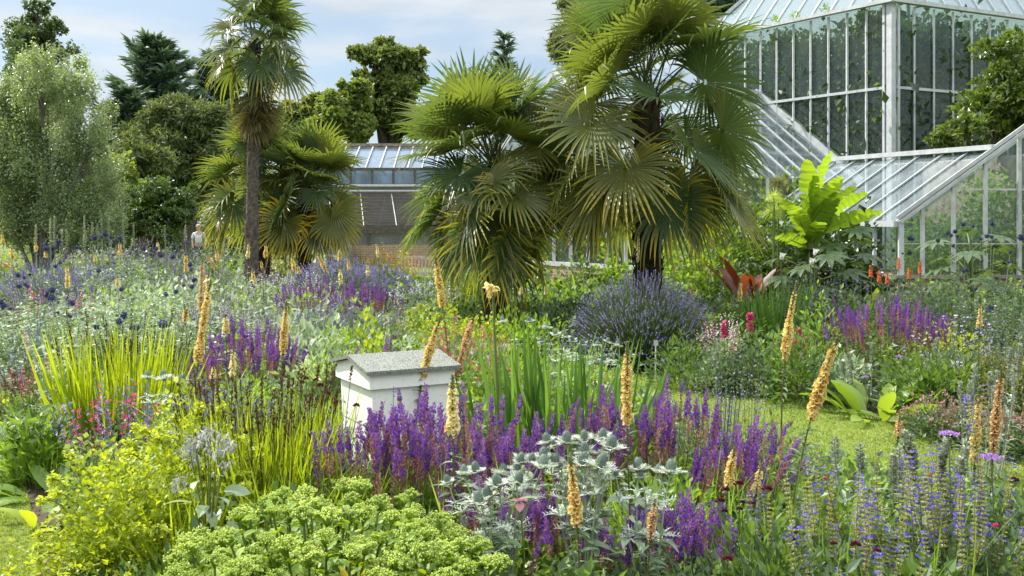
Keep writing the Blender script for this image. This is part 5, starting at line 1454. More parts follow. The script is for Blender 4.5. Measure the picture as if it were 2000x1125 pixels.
tree(1385, 60, [(1370, 10, 45, 28), (1420, 0, 50, 30), (1340, 40, 30, 25), (1400, -20, 60, 30)], 16000, (.22, .45), 'dark pine top above the glasshouse roof', 'cedar', T_leaf(.14, .05, .2), 'pine_tree', r=.5, cr=.42, clump=22, fill=.4)
for q, (a, b, c, lb) in enumerate(((150, 95, 60, 'hazy far tree low behind the birch trunk'), (40, 90, 55, 'hazy far tree at the extreme left behind the birch'), (880, 100, 60, 'far tree showing low between the far greenhouse and the palms'))):
    tree(a, b, [(a, 390, c, 50), (a + 40, 400, c, 45), (a - 40, 400, c, 45)], 7000, (.3, .6), lb, 'oak', LEAFW, 'broadleaf_tree', r=.3, cr=.45, clump=18)
root = thing('hedge', 'dark clipped hedge low behind the far border and the tall palm', 'hedge', (-12, 52, 0)); f = MB()
for k in range(26): crown_leaves(f, [(-13 + k + N(.2), N(.3), 1.5 + N(.15), 1.0, 1.0, 1.5)], 900, LEAF, (.15, .3), 16, .5, fill=.4)
part('foliage', f, [M['green']], root)
# broad-leaved evergreen outside the tall house
tree(1960, 22.6, [(1965, 90, 45, 30), (1990, 135, 40, 35), (1940, 150, 38, 30), (1975, 200, 48, 35), (1915, 205, 45, 26), (1955, 245, 50, 28), (1880, 250, 40, 20), (1860, 275, 36, 16), (2010, 230, 40, 50)], 5200, (.12, .22), 'big leaved evergreen bush between the lean-to and tall glasshouse', 'gloss2', T_leaf(.24, .10, .25), 'evergreen_bush', r=.10, cr=.5, clump=11, fill=.45, up=.5, jit=.6)

# ------------------------------------------------------------------ exotic planting before the lean-to
def banana(px, d, label):
    root = thing('banana_plant', label, 'banana plant', at_ground(px, d))
    s = MB(); s.tube([(0, 0, 0), (.02, 0, .9), (0, .02, 1.9)], [.13, .10, .06], 8, .5); part('stem', s, [M['stem']], root, True)
    prof = lambda q: .5 if q < .05 else (math.sin(PI * min(1, q * .93 + .07)) ** .55)
    for i, (az, el, L, w, bd, rl) in enumerate(((-1.9, 2.8, 1.0, .165, .35, .1), (-1.2, 3.6, 1.15, .16, .3, -.2), (-.9, 1.8, 1.0, .16, .6, .5), (-.35, 1.5, 1.0, .145, .8, .9), (.05, 1.0, 1.05, .14, .7, 1.1), (-.2, .5, 1.15, .125, .6, 1.0), (3.0, 2.0, .9, .15, .7, -.9), (-2.5, 1.6, .95, .155, .8, -.6), (-1.5, 1.2, .85, .15, .9, .2), (-2.9, .6, .85, .14, .9, -.8), (-.6, 2.8, 1.0, .155, .5, .6), (.9, 2.2, 1.0, .15, .6, .5))):
        L *= 1.05; b = MB(); T = T_strip(40, w, .22, bd, prof); V = T[0].copy()
        V[:, 2] += (.010 * np.sin(V[:, 1] * 50 + i) + N(.006, len(V))) * (np.abs(V[:, 0]) > 1e-6)
        rows_ = 41; cut = np.ones(3 * rows_)
        for sd in (0, 2):
            for q in RNG.integers(9, 38, 4): cut[sd * rows_ + q] = U(.3, .7)      # wind tears
        V[:, 0] *= cut
        b.add(V * L, T[1], .35 + .12 * N(1) + .12 * np.sin(V[:, 1] * 90), 0)
        b.tube([(0, -.12, -.03), (0, .02, 0), (0, L * .5 * math.cos(bd * .25), -L * .5 * math.sin(bd * .25) - .012)], [.02, .017, .008], 5, .8, 0)
        o = link('leaf', b.mesh('leaf', [M['banana']], True), root)
        R = frame(np.array([[math.cos(az), math.sin(az), el]]), rl + N(.12))[0]
        o.matrix_local = Matrix.Translation((0, 0, 1.85 - .06 * i)) @ Matrix([list(map(float, r)) for r in R]).to_4x4()
    return root
banana(1582, 16.4, 'banana plant with broad glowing yellow green leaves before the lean-to')

def papyrus(px, py, d, r, label):
    z = wz(py, d); root = thing('papyrus', label, 'papyrus', at_ground(px, d))
    f = MB(); n = 420; u = RNG.normal(size=(n, 3)); u[:, 2] = np.abs(u[:, 2]) * .9 - .35; u /= np.linalg.norm(u, axis=1, keepdims=True)
    f.scat(T_strip(3, .012, .3, 1.0, lambda s: 1 - .6 * s, cols=2), frame(u, N(.3, n)), np.array([[0, 0, z]]).repeat(n, 0), U(.7, 1.1, n) * r, .6 + N(.3, n), 0)
    part('flower_tuft', f, [M['sedum_bud'] if 'green' in label else M['olive']], root)
    s = MB(); s.tube([(.03, 0, 0), (0, 0, z * .5), (0, 0, z)], [.02, .016, .012], 5, .6); part('stem', s, [M['stem']], root)
papyrus(1510, 415, 16.2, .24, 'fluffy green papyrus tuft below the brown one beside the banana')
papyrus(1520, 358, 16.4, .26, 'fluffy straw brown papyrus tuft left of the banana leaves')
papyrus(1512, 385, 16.0, .20, 'smaller green papyrus tuft between two larger tufts')
broad_leaves(1462, 15.9, 11, .85, .13, 'dark red leaved canna glowing orange under the largest palm', mat='canna', name='canna_plant', r=.15, elev=(1.2, 3.2), bend=.5, z=.45)
broad_leaves(1500, 15.4, 8, .85, .18, 'grey green canna with big paddle leaves beneath the papyrus', mat='green', name='canna_plant', r=.15, elev=(.5, 1.8), bend=.7)
broad_leaves(1700, 15.4, 9, .78, .14, 'upright light green canna in front of lean-to side glass', mat='banana', name='canna_plant', r=.16, elev=(1.6, 3.4), bend=.35)
def tetrapanax(px, d, h, label, n=12):
    root = thing('rice_paper_plant', label, 'rice paper plant', at_ground(px, d))
    lf = MB()
    for k in range(9):
        a = (k - 4) * .62; dr = np.array([[math.sin(a), math.cos(a), .06]])
        lf.scat(T_strip(4, .16, .15, .7), frame(dr), np.zeros((1, 3)), .34 * (1 - .07 * abs(k - 4)), .5 + N(.12), 0)
    me = lf.mesh('leaf', [M['dark2']])
    s = MB(); s.tube([(0, 0, 0), (.03, 0, h * .5), (0, 0, h)], [.035, .03, .02], 6, .5)
    for i in range(n):
        az = i * 2.4; z = h * (.35 + .65 * i / n); L = .45
        e = np.array([math.cos(az) * L, math.sin(az) * L, z + .25]); s.tube([(0, 0, z), e * .5 + np.array([0, 0, z * .5 + .05]), e], [.012, .01, .008], 4, .6)
        place('leaf', me, root, e, frame(np.array([[math.cos(az), math.sin(az), -.25]]), N(.2))[0], U(.8, 1.2))
    part('stem', s, [M['stem']], root)
tetrapanax(1635, 16.3, 1.55, 'dark rice paper plant with large lobed leaves right of the banana')
tetrapanax(1580, 15.8, 1.1, 'dark low rice paper plant beneath the banana leaves')
tetrapanax(1895, 14.5, 1.45, 'fig like shrub with lobed yellow green leaves before the end glass')
leafy_plant(1495, 17.5, .9, 2.45, 2400, 'dark leafy thicket between largest palm and banana', mat='green', s=(.08, .16), T=LEAFW)
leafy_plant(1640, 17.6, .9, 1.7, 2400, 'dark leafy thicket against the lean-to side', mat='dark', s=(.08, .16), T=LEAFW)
leafy_plant(1370, 17.0, .9, 1.4, 1500, 'sunlit green thicket just right of the largest palm trunk', mat='fresh', s=(.07, .15), T=LEAFW)
leafy_plant(1330, 18.0, .8, 1.9, 1400, 'tall green thicket behind the largest palm trunk', mat='fresh', s=(.07, .15), T=LEAFW)
blades(1745, 15.0, .7, .75, 120, 'red hot poker clump with arching leaves by the lean-to corner', name='poker_foliage', cat='red hot poker', mat='fresh', bend=.9, spread=.9, wid=.022)
def poker(px, py, d, label):
    z = wz(py, d); root = thing('red_hot_poker', label, 'red hot poker', at_ground(px, d), 'red hot pokers')
    f = MB(); n = 130; t = U(0, 1, n); th = U(0, 6.28, n); o = np.stack([np.cos(th), np.sin(th), np.full(n, -.9)], -1)
    f.scat(T_dia(.2, .05), frame(o), np.stack([np.cos(th) * .014, np.sin(th) * .014, z - .16 * t], -1), .036 * (1.0 - .5 * (1 - t)), .5 + N(.3, n) + .4 * (t - .5), 0)
    part('flower_head', f, [M['orange']], root)
    s = MB(); s.tube([(0, 0, 0), (0.01, 0, z * .5), (0, 0, z)], .007, 5, .6); part('stem', s, [M['stem']], root)
for a, b, d, lb in ((1701, 518, 15.0, 'leftmost orange poker beside the upright canna'), (1717, 528, 14.8, 'second orange poker right of the upright canna'), (1733, 532, 14.8, 'third orange poker, just left of the lean-to corner post'), (1755, 503, 15.2, 'pinkish poker in front of the lean-to corner post'), (1797, 512, 15, 'brightest red poker, in front of lean-to end glass'), (1776, 522, 15, 'pale orange poker between corner post and brightest red poker')):
    poker(a, b, d, lb)
for a, b, lb in ((1525, 500, 'white arum bloom, leftmost of three in the shade'), (1590, 492, 'white arum bloom, highest of three in the shade'), (1583, 510, 'white arum bloom, lowest right of three in the shade')):
    d = 15; z = wz(b, d); root = thing('arum_lily', lb, 'arum lily', at_ground(a, d)); f = MB()
    f.scat((BELL[0], BELL[1], BELL[2] * .3), frame(np.array([[.3, -.2, 1]])), np.array([[0, 0, z - .05]]), .085, .6, 0); part('bloom', f, [M['white']], root)
    s = MB(); s.tube([(0, 0, 0), (.02, 0, z * .5), (0, 0, z - .05)], .008, 5, .5); part('stem', s, [M['stem']], root)
for a, d, lb in ((1105, 17.5, 'strap leaved crinum clump left of the two at the glass wing'), (1160, 17.0, 'strap leaved crinum clump right of the two at the glass wing'), (1060, 17.3, 'strap leaved lily clump just right of the bench')):
    blades(a, d, .6, .95, 60, lb, name='crinum_clump', cat='crinum', mat='fresh', bend=1.5, spread=1.0, wid=.05, tone=.3)

for a, d, r, h, m_, lb in ((900, 18.4, .6, .95, 'fresh', 'leafy shrub filling the gap left of the smaller big palm trunk'), (1130, 18.9, .7, .98, 'green', 'green shrub along the wall of the glass wing, left one'), (1200, 18.6, .6, 1.05, 'fresh', 'green shrub along the wall of the glass wing, right one'), (1045, 19.4, .6, .92, 'green', 'green shrub behind the half hidden bench')):
    leafy_plant(a, d, r, h, 1500, lb, mat=m_, T=LEAFW, s=(.06, .12), name='leafy_shrub', cat='shrub')

# ------------------------------------------------------------------ right hand border
def lavender(px, d, r, h, n, label, fs=.017, ry=None, petal='lavender', leaf='bluegreen', leaves=2600):
    root = thing('lavender_bush', label, 'lavender', at_ground(px, d))
    f = MB(); g = MB()
    ry = ry or r
    u = hemi(n); q = U(.85, 1.08, n)[:, None]
    tip = u * q * np.array([r, ry, h]); bs = u * np.array([r, ry, h]) * .25 * np.array([1, 1, .1])
    tip[:, 2] = np.maximum(tip[:, 2], .15)
    f.sticks(bs, tip, .003, .0018, .55 + N(.25, n), 1)
    mound(f, r * .8, h * .74, leaves, LEAFN, (.05, .11), inner=.3, up=.9, ry=ry * .8, lump=.06)
    dr = tip - bs; dr /= np.linalg.norm(dr, axis=1, keepdims=True)
    m = 9; t = (np.arange(m) / m)[None] * np.ones((n, 1)); th = U(0, 6.28, (n, m))
    P = tip[:, None] - dr[:, None] * (t * .075)[..., None]
    o = np.stack([np.cos(th), np.sin(th), np.full_like(th, 1.1)], -1)
    g.scat(DIA, frame(o.reshape(-1, 3)), P.reshape(-1, 3), U(.7, 1.2, n * m) * fs, .5 + N(.3, n * m), 0)
    part('foliage', f, [M[leaf], M['stem']], root); part('flower_spikes', g, [M[petal]], root)['kind'] = 'stuff'
lavender(1252, 12.0, .96, 1.10, 2300, 'big round lavender bush left of the lawn path, blue flowers on top')
lavender(1330, 13.2, .6, .85, 700, 'smaller lavender behind the right side of the big lavender bush')
salvia(1725, 10.4, 1.12, .97, 120, 'large bright purple salvia clump at right beyond the lawn', lean=(.02, 0), kinds=(0, 1, 2, 4, 5))
flowering(1412, 10.2, .24, .78, 'pale penstemon with pink flowers between big lavender and tall foxglove', 'penstemon', 'penstemon', 'pink', 'silver', n=26, L=.22, fn=12, fs=.025, T=DIA, leaves=700, ls=(.04, .09), second='white')
for a, b, lb in ((1415, 640, 'bright magenta spike in the pale penstemon beyond the lawn'), (1558, 650, 'left magenta snapdragon spike right of the tall leaning foxglove'), (1572, 670, 'right magenta snapdragon spike right of the tall leaning foxglove'), (1465, 622, 'tiny magenta spike above the pale penstemon')):
    d = 10; z = wz(b, d); root = thing('snapdragon', lb, 'snapdragon', at_ground(a, d)); f = MB(); n = 26; t = U(0, 1, n); th = U(0, 6.28, n)
    f.scat(BELL, frame(np.stack([np.cos(th), np.sin(th), np.full(n, .2)], -1)), np.stack([0 * t, 0 * t, z - .17 * t + .05], -1), .028, .5 + N(.25, n), 0); part('flowers', f, [M['magenta']], root)
    s = MB(); s.tube([(0, 0, 0), (0, 0, z)], .004, 4); m = 60; th = U(0, 6.28, m); s.scat(LEAF, frame(np.stack([np.cos(th), np.sin(th), np.full(m, .3)], -1)), np.stack([0 * th, 0 * th, U(.05, z * .8, m)], -1), U(.05, .09, m), .5 + N(.3, m), 1); part('stem', s, [M['stem'], M['green']], root)
leafy_plant(1340, 10.4, .42, .50, 1100, 'dark leafy green plant at the foot of the big lavender', mat='green', T=LEAFN, s=(.05, .10))
leafy_plant(1395, 9.95, .24, .40, 700, 'leafy green plant at lawn edge below the pale penstemon', mat='bluegreen', T=LEAFN, s=(.05, .09))
leafy_plant(1480, 9.9, .36, .55, 1000, 'grey green leafy plant at lawn edge right of the pale penstemon', mat='bluegreen', T=LEAF, s=(.04, .08))
leafy_plant(1560, 9.5, .36, .66, 1300, 'leafy green plant behind the lawn near the snapdragons', mat='green', T=LEAFN, s=(.05, .10))
leafy_plant(1600, 10.6, .4, .85, 1000, 'bright narrow leaved plant left of the purple salvia clump', mat='fresh', T=LEAFN, s=(.05, .11))
blades(1515, 12.8, .6, 1.05, 170, 'tall upright dark iris leaves behind the leaning foxglove', name='iris_clump', cat='iris', mat='iris', spread=.28, bend=.12, wid=.016)
for i, (a, d, h, lb) in enumerate(((1390, 14.0, .95, 'pale blue flowered phlox under the largest palm'), (1450, 13.6, .9, 'faint blue flowered plant left of tall dark iris leaves'), (1560, 14.6, 1.0, 'blue flowered sage behind the tall dark iris leaves'), (1620, 14.2, 1.05, 'blue flowered sage left of the upright canna'), (1665, 13.4, .95, 'dusky blue sage behind the purple salvia clump'), (1740, 13.4, .95, 'blue flowered plant below the orange pokers'), (1590, 12.0, .85, 'loose violet flowered sage left of the purple salvia'))):
    flowering(a, d, .45, h, lb, 'blue_sage', 'sage', 'lavender', 'green', n=46, L=.3, fn=10, fs=.022, leaves=900, ls=(.05, .1), hj=.3)
globe_thistle(1900, 12.0, .95, 1.15, 60, 'broad globe thistle at right, blue globes before the lean-to end glass', [(1832, 470, 0, 1.15), (1852, 455, 0, 1), (1858, 460, 0, .9), (1866, 452, .1, 1.1), (1870, 462, 0, .8), (1882, 438, 0, 1.2), (1900, 441, 0, .9), (1928, 461, 0, 1.2), (1938, 437, 0, 1.2), (1937, 463, 0, 1), (1994, 464, -.5, 1.6), (1862, 480, 0, .9), (1777, 465, .5, 1.3), (1783, 467, .5, 1), (1745, 489, .5, 1), (1776, 494, .4, 1.2), (1763, 495, .5, .6), (1973, 493, 0, .9), (1915, 466, 0, .8), (1942, 480, 0, .7), (1946, 543, 0, 1), (1889, 528, 0, .9), (1882, 530, 0, .8), (1935, 603, -1.5, 1.2), (1970, 512, 0, .8), (1990, 545, 0, .7)], leafn=2600, lf='bluegreen', s=(.05, .1), inner=.3)
globe_thistle(1975, 10.2, .62, 1.15, 30, 'leafy grey green thistle plant at the far right edge', 6, leafn=2000, lf='bluegreen', s=(.04, .08))
leafy_plant(1810, 11.6, .55, .95, 1900, 'dense narrow leaved green plant below the lean-to corner', mat='bluegreen', T=LEAFN, s=(.05, .10))
leafy_plant(1850, 9.9, .4, .78, 900, 'yellow green spurge tucked right of the purple salvia clump', mat='lime', T=LEAF, s=(.03, .06), name='spurge_bush', cat='spurge')
flowering(1880, 9.2, .55, .86, 'mallow with pale lilac flowers right of the purple salvia', 'mallow', 'mallow', 'lilac', 'bluegreen', n=50, L=.25, fn=5, fs=.03, T=LEAFW, leaves=1700, ls=(.03, .07), hj=.3)
flowering(1970, 8.6, .55, .95, 'dusky blue flowered sage at the far right edge', 'blue_sage', 'sage', 'lavender', 'olive', n=60, L=.35, fn=9, fs=.02, leaves=1500, ls=(.03, .07))
leafy_plant(1835, 8.9, .5, .52, 1500, 'dark green leafy plant behind the broad lime leaves', mat='green', T=LEAF, s=(.05, .10))
leafy_plant(1640, 9.6, .3, .45, 600, 'woolly grey leaved plant left of broad lime leaves', mat='silver', T=LEAF, s=(.05, .10))
broad_leaves(1712, 8.75, 20, .50, .16, 'broad lime green leaves glowing at the lawn edge', mat='banana2', r=.30, elev=(.4, 2.2), bend=.7)
broad_leaves(1785, 8.55, 12, .44, .15, 'broad mid green leaves right of the glowing lime leaves', mat='fresh', r=.22, elev=(.4, 2.0), bend=.8)
for i, (a, d, r, lb) in enumerate(((1840, 7.9, .36, 'low brownish sedum mound right of the broad leaves'), (1905, 7.6, .34, 'low brownish sedum mound at right behind two foxgloves'), (1975, 7.3, .34, 'low reddish sedum mound at the far right edge'))):
    flowering(a, d, r, .34, lb, 'sedum_mound', 'sedum', 'calyx', 'bluegreen', n=120, L=.03, fn=7, fs=.018, leaves=900, ls=(.03, .06), T=LEAFW, dome=.5, up=1)
def lambs_ear(px, d, spikes, label):
    base = at_ground(px, d); root = thing('woolly_spike_plant', label, 'woolly betony', base)
    s = MB(); sp = []
    for a, b, off in spikes:
        p = np.array([wx(a, d + off) - base[0], off, wz(b, d + off)]); L = U(.14, .26); dr = np.array([p[0] * .25 + N(.05), N(.05), 1]); dr /= np.linalg.norm(dr)
        s.tube([np.array([p[0] * .6, p[1] * .6, 0]), p * np.array([.8, .8, .4]), p - dr * L * .5, p], [.005, .0045, .004, .003], 5, .6, 0)
        m = 20; th = U(0, 6.28, m); s.scat(LANCE, frame(np.stack([np.cos(th), np.sin(th), U(-.3, .6, m)], -1)), np.array([p[0] * .7, p[1] * .7, 0]) + np.outer(U(.02, .7, m), p * np.array([.2, .2, 1])), U(.05, .10, m), .5 + N(.2, m), 0)
        f = MB(); n = 170; t = U(0, 1, n); th = U(0, 6.28, n)
        f.scat(T_dia(.35, .15), frame(np.stack([np.cos(th), np.sin(th), np.full(n, .5)], -1), N(.6, n)), p - dr * (t * L)[:, None] + np.stack([np.cos(th) * .005, np.sin(th) * .005, 0 * th], -1), U(.017, .028, n) * (.6 + .4 * np.sin(PI * np.clip(t * .8 + .15, 0, 1))), .5 + N(.3, n), 0)
        part('woolly_spike', f, [M['grey']], root)
    part('stem', s, [M['grey']], root)
lambs_ear(1900, 6.6, [(1875, 745, 0), (1895, 742, .1), (1905, 718, 0), (1934, 727, 0), (1943, 755, -.1), (1950, 725, .1), (1972, 680, .1), (1980, 715, 0), (1990, 672, .2), (1955, 760, 0), (1885, 770, 0)], 'grey woolly spikes at right behind two tall straw foxgloves')
lambs_ear(1690, 9.2, [(1705, 670, 0), (1660, 690, 0), (1645, 705, 0), (1832, 660, .2)], 'grey woolly spikes in front of the purple salvia clump')
lambs_ear(1740, 4.9, [(1768, 842, 0), (1778, 850, 0), (1757, 872, .1), (1850, 855, 0), (1843, 880, 0), (1680, 868, .1), (1630, 855, 0), (1885, 872, 0), (1805, 925, -.2), (1745, 890, 0), (1876, 895, -.1), (1785, 880, 0)], 'white woolly spikes standing before the lawn among blue sage')
for a, b, d, s, lb in ((1756, 695, 9.2, 1, 'flat mauve verbena head below the purple salvia clump'), (1853, 845, 4.6, 1.3, 'flat mauve verbena head before the lawn at right, the higher one'), (1937, 890, 4.5, 1.4, 'flat mauve verbena head at far right beside a straw foxglove'), (1690, 735, 9, .9, 'small mauve verbena head above the broad lime leaves')):
    z = wz(b, d); root = thing('verbena', lb, 'verbena', at_ground(a, d)); f = MB(); n = 120; th = U(0, 6.28, n); q = np.sqrt(U(0, 1, n)) * .035 * s
    f.scat(DIA, frame(np.stack([N(.5, n), N(.5, n), np.ones(n)], -1)), np.stack([np.cos(th) * q, np.sin(th) * q, z - q * .3], -1), U(.008, .014, n) * s, .6 + N(.3, n), 0); part('flower_head', f, [M['mauve']], root)
    st = MB(); st.tube([(.02, 0, 0), (.01, 0, z * .5), (0, 0, z)], .003, 4, .5); part('stem', st, [M['stem']], root)
# thin stake
st = MB(); st.tube([(0, 0, 0), (.005, 0, .42)], .008, 6); st.box((.005, -.012, .40), (.05, .004, .06)); o = link('plant_stake', st.mesh('plant_stake', M['grey_paint']), None, at_ground(1280, 11.0)); tag(o, 'thin grey plant stake in the soil below the big lavender', 'plant label')

# ------------------------------------------------------------------ left border, far to near
def far_clump(px, d, r, h, label, petal, leaf, n=60, L=.25, fs=.03, fn=8, leaves=500, second=None):
    flowering(px, d, r, h, label, 'border_perennial', 'perennial', petal, leaf, n=int(n * 1.6), L=L * 1.3, fn=fn + 3, fs=fs, leaves=leaves, ls=(.06, .13), ry=r * .9, hj=.3, second=second)
for a in ((560, 26, 1.0, 1.0, 'lime leaved shrub between the two low palms', 'yellow', 'lime'), (450, 25, 1.3, 1.15, 'green perennial left of the tall palm trunk', 'lilac', 'fresh'), (394, 27, 1.2, 1.50, 'violet haze of far border below the visitor', 'lavender', 'fresh'),
          (340, 26, 1.4, 1.15, 'far violet flowers right of the laurel', 'lavender', 'green'), (285, 24, 1.3, 1.05, 'far green sword leaved group with blue haze', 'lavender', 'fresh'), (240, 25, 1.5, 1.3, 'far pale pinkish grey haze before the laurel', 'lilac', 'silver'), (160, 24, 1.5, 1.2, 'far silvery plume group under the birch', 'white', 'silver'),
          (60, 26, 1.6, 1.1, 'far yellow green meadow plants at left under birch', 'apricot', 'olive'), (20, 22, 1.2, 1.0, 'far straw flowered plants at the left edge', 'apricot_pale', 'fresh'), (530, 21, .9, .95, 'dark rosy perennial at tall palm foot', 'calyx', 'green'), (480, 19.5, .8, .9, 'grey green tangle left of the tall palm foot', 'lilac', 'silver'),
          (420, 17.5, 1.0, .95, 'soft lilac haze in middle of left border', 'lilac', 'fresh'), (350, 19, 1.1, 1.0, 'soft lilac pink haze behind silver foliage', 'lilac', 'silver'), (620, 18, 1.1, .9, 'pale green haze behind the far purple salvia', 'lilac', 'silver'), (570, 16, .9, .9, 'white flecked grey foliage left of the far purple salvia', 'white', 'silver'), (520, 15, .9, .85, 'pale lilac flecked foliage in left border middle', 'lilac', 'fresh')):
    far_clump(*a)
blades(270, 22, 1.9, 1.0, 160, 'green sword leaves in the far border left of the visitor', name='iris_clump', cat='iris', mat='fresh', spread=.3, bend=.2, wid=.03)
blades(705, 23, 1.2, 1.1, 120, 'green sword leaves before the old greenhouse', name='iris_clump', cat='iris', mat='iris', spread=.5, bend=.3, wid=.03)
lavender(90, 15.5, 1.1, 1.05, 1300, 'far lavender drift at the left edge below the birch', fs=.026)
lavender(170, 16.5, .9, 1.0, 900, 'second far lavender right of the one at the left edge', fs=.026)
lavender(655, 19, 1.2, 1.05, 1300, 'far lavender drift under the old greenhouse', fs=.03)
lavender(735, 20, 1.0, .9, 900, 'far lavender left of the garden bench', fs=.03)
flowering(765, 22.5, .7, 1.15, 'bright yellow and red flowers behind the garden bench', 'crocosmia', 'crocosmia', 'yellow', 'fresh', n=60, L=.25, fn=7, fs=.05, leaves=500, ls=(.06, .12), second='orange', sc=4)
flowering(830, 22.8, .6, 1.0, 'yellow daisies with red flecks under the smaller big palm', 'crocosmia', 'crocosmia', 'orange', 'fresh', n=40, L=.25, fn=4, fs=.045, leaves=600, ls=(.06, .12))
flowering(870, 19, .6, .95, 'purple flowered shrub right of the bench back', 'purple_shrub', 'shrub', 'lilac', 'bluegreen', n=40, L=.25, fn=6, fs=.03, leaves=900, ls=(.05, .1), second='purple', sc=3)
flowering(825, 16.5, .7, .78, 'silvery far sea holly patch before the garden bench', 'silver_patch', 'sea holly', 'white', 'silver', n=60, L=.12, fn=8, fs=.05, leaves=900, ls=(.05, .1), second='navy', sc=1)
flowering(1050, 15.2, .9, .78, 'grey blue leaved plants under the smaller big palm', 'grey_shrub', 'shrub', 'lavender', 'bluegreen', n=40, L=.2, fn=6, fs=.03, leaves=1500, ls=(.05, .1))
leafy_plant(1090, 13.5, .6, .62, 1500, 'dark leafy plants left of the big lavender bush', mat='bluegreen', T=LEAFN, s=(.06, .12))
leafy_plant(1010, 12.5, .8, .62, 1700, 'fresh green leafy mound under the smaller big palm', mat='fresh', T=LEAF, s=(.05, .10))
euphorbia(830, 11.8, .62, .5, .72, 2200, 'lime green spurge bush, larger of two right of the middle salvia', ls=(.04, .07), twigs=30, lf=.25)
euphorbia(915, 11.0, .5, .45, .66, 1700, 'lime green spurge bush beneath the tall leaning foxglove tip', ls=(.04, .07), twigs=26, lf=.25)
salvia(625, 14.0, 1.0, 1.0, 90, 'far purple salvia clump, left of two before the bench', kinds=(1, 2, 3, 4))
salvia(715, 13.6, .8, .96, 70, 'far purple salvia clump, right of two before the bench', kinds=(1, 2, 3, 4))
for i, (a, d, r, h, lb) in enumerate(((320, 16.5, .8, 1.0, 'lilac blue haze behind the middle globe thistles'), (460, 11.6, .6, .84, 'lilac catmint haze left of two, behind the middle salvia'), (545, 11.2, .62, .86, 'lilac catmint haze right of two, behind the middle salvia'), (660, 12.0, .55, .78, 'pale catmint below the far purple salvia'), (760, 11.2, .4, .76, 'blue catmint spikes left of lime spurge'), (440, 13.4, .6, .80, 'faint lilac catmint beyond the paired catmint'), (30, 12.0, .65, 1.0, 'pinkish lilac catmint at the left edge among globe thistles'))):
    flowering(a, d, r, h, lb, 'catmint', 'catmint', 'lilac' if i in (1, 2, 5, 6) else 'lavender', 'olive', n=95, L=.38, fn=13, fs=.022, leaves=700, ls=(.03, .07), hj=.25)
for a, d, r, h, p_, lb in ((60, 13.5, .9, 1.02, 'lavender', 'lavender haze at far left in front of the lavender drift'), (200, 12.6, .7, .98, 'lilac', 'lilac haze among the silver globe thistle leaves'), (410, 10.6, .5, .90, 'lilac', 'lilac haze left of the paired catmint'), (610, 10.6, .5, .86, 'lavender', 'lavender haze right of the silver sea holly in the left border'), (690, 11.0, .45, .82, 'lavender', 'lavender haze beyond the hive, below the far purple salvia'), (300, 20.0, 1.2, 1.12, 'lilac', 'wide lilac haze before the laurel bush'), (120, 20.5, 1.2, 1.15, 'lilac', 'wide lilac haze under the birch')):
    flowering(a, d, r, h, lb, 'catmint', 'catmint', p_, 'grey', n=120, L=.42, fn=14, fs=.024 if d < 15 else .04, leaves=260, ls=(.03, .07), hj=.3, fh=.5)
gt = [((95, 10.5), .85, 1.02, [(2, 590, 0, 1.2), (7, 598, 0, 1.3), (35, 538, .5, 1.2), (47, 542, .5, .8), (58, 536, .6, .8), (37, 558, .3, 1.3), (50, 556, .3, .9), (55, 560, .3, .8), (20, 603, 0, .8)], 'globe thistle mass at the left edge with pale leaves'),
      ((130, 9.8), .75, 1.02, [(102, 567, 0, 1.4), (92, 573, 0, .8), (90, 578, 0, .8), (101, 582, 0, 1.4), (141, 592, 0, 1.2), (110, 612, -.4, 1.2), (137, 618, -.5, .8)], 'globe thistle with dark globes right of the left edge mass'),
      ((215, 9.4), .75, 1.05, [(193, 529, .3, 1.0), (237, 565, 0, 1), (242, 616, -.6, 1.3), (232, 628, -.7, 1.2), (188, 639, -.8, 1.1)], 'globe thistle with silvery leaves behind the golden grass'),
      ((305, 9.0), .72, 1.0, [(318, 633, -.8, 1.5), (327, 636, -.8, .8), (266, 640, -.8, 1.2), (324, 575, .2, .9), (344, 570, .2, .9), (256, 640, -.8, .9)], 'globe thistle with pale leaves left of the big ochre foxglove'),
      ((360, 11.0), .7, 1.02, [(375, 560, 0, 1.1), (381, 546, .2, 1.1), (378, 548, .2, .9), (359, 557, 0, .8), (371, 517, 1, 1.2), (338, 502, 1, 1.2), (373, 527, 1, .9)], 'globe thistle mass behind the paired brown foxgloves'),
      ((210, 15.5), 1.1, 1.25, [(115, 472, 0, 1.7), (115, 478, 0, 1), (90, 485, 0, 1.9), (108, 484, 0, 1), (149, 483, 0, 1.3), (157, 485, 0, 1.2), (185, 464, 0, 1.9), (198, 463, 0, 1), (205, 457, 0, 1.9), (217, 464, 0, 1.2), (233, 464, 0, 1.5), (228, 472, 0, 1), (176, 468, 0, 1), (305, 486, -1, 1.3), (314, 499, -1, 1.5), (105, 494, 0, .9), (108, 520, -1, 1.2)], 'tall globe thistles with darkest blue globes against the birch')]
for (pd, r, h, hd, lb) in gt:
    globe_thistle(pd[0], pd[1], r, h, 34, lb, hd, leafn=2300, s=(.05, .10), lf='silver')
leafy_plant(345, 13, .8, .82, 1700, 'fresh pale green perennial behind the middle globe thistles', mat='silver', T=LEAF, s=(.06, .11))
leafy_plant(260, 13.2, .9, .86, 1700, 'silver leaved perennial in the middle of the left border', mat='silver', T=LEAF, s=(.06, .11))
leafy_plant(250, 11.2, .5, .84, 900, 'lime green perennial among the silver globe thistle leaves', mat='pale', T=LEAF, s=(.05, .10))
for a, b, lb in ((70, 570, 'red penstemon spray right of the lavender at the left edge'), (172, 555, 'small coral penstemon spray among silver leaves')):
    flowering(a, 10.4, .2, 1.0, lb, 'penstemon', 'penstemon', 'magenta', 'green', n=9, L=.2, fn=8, fs=.035, leaves=160, T=DIA)
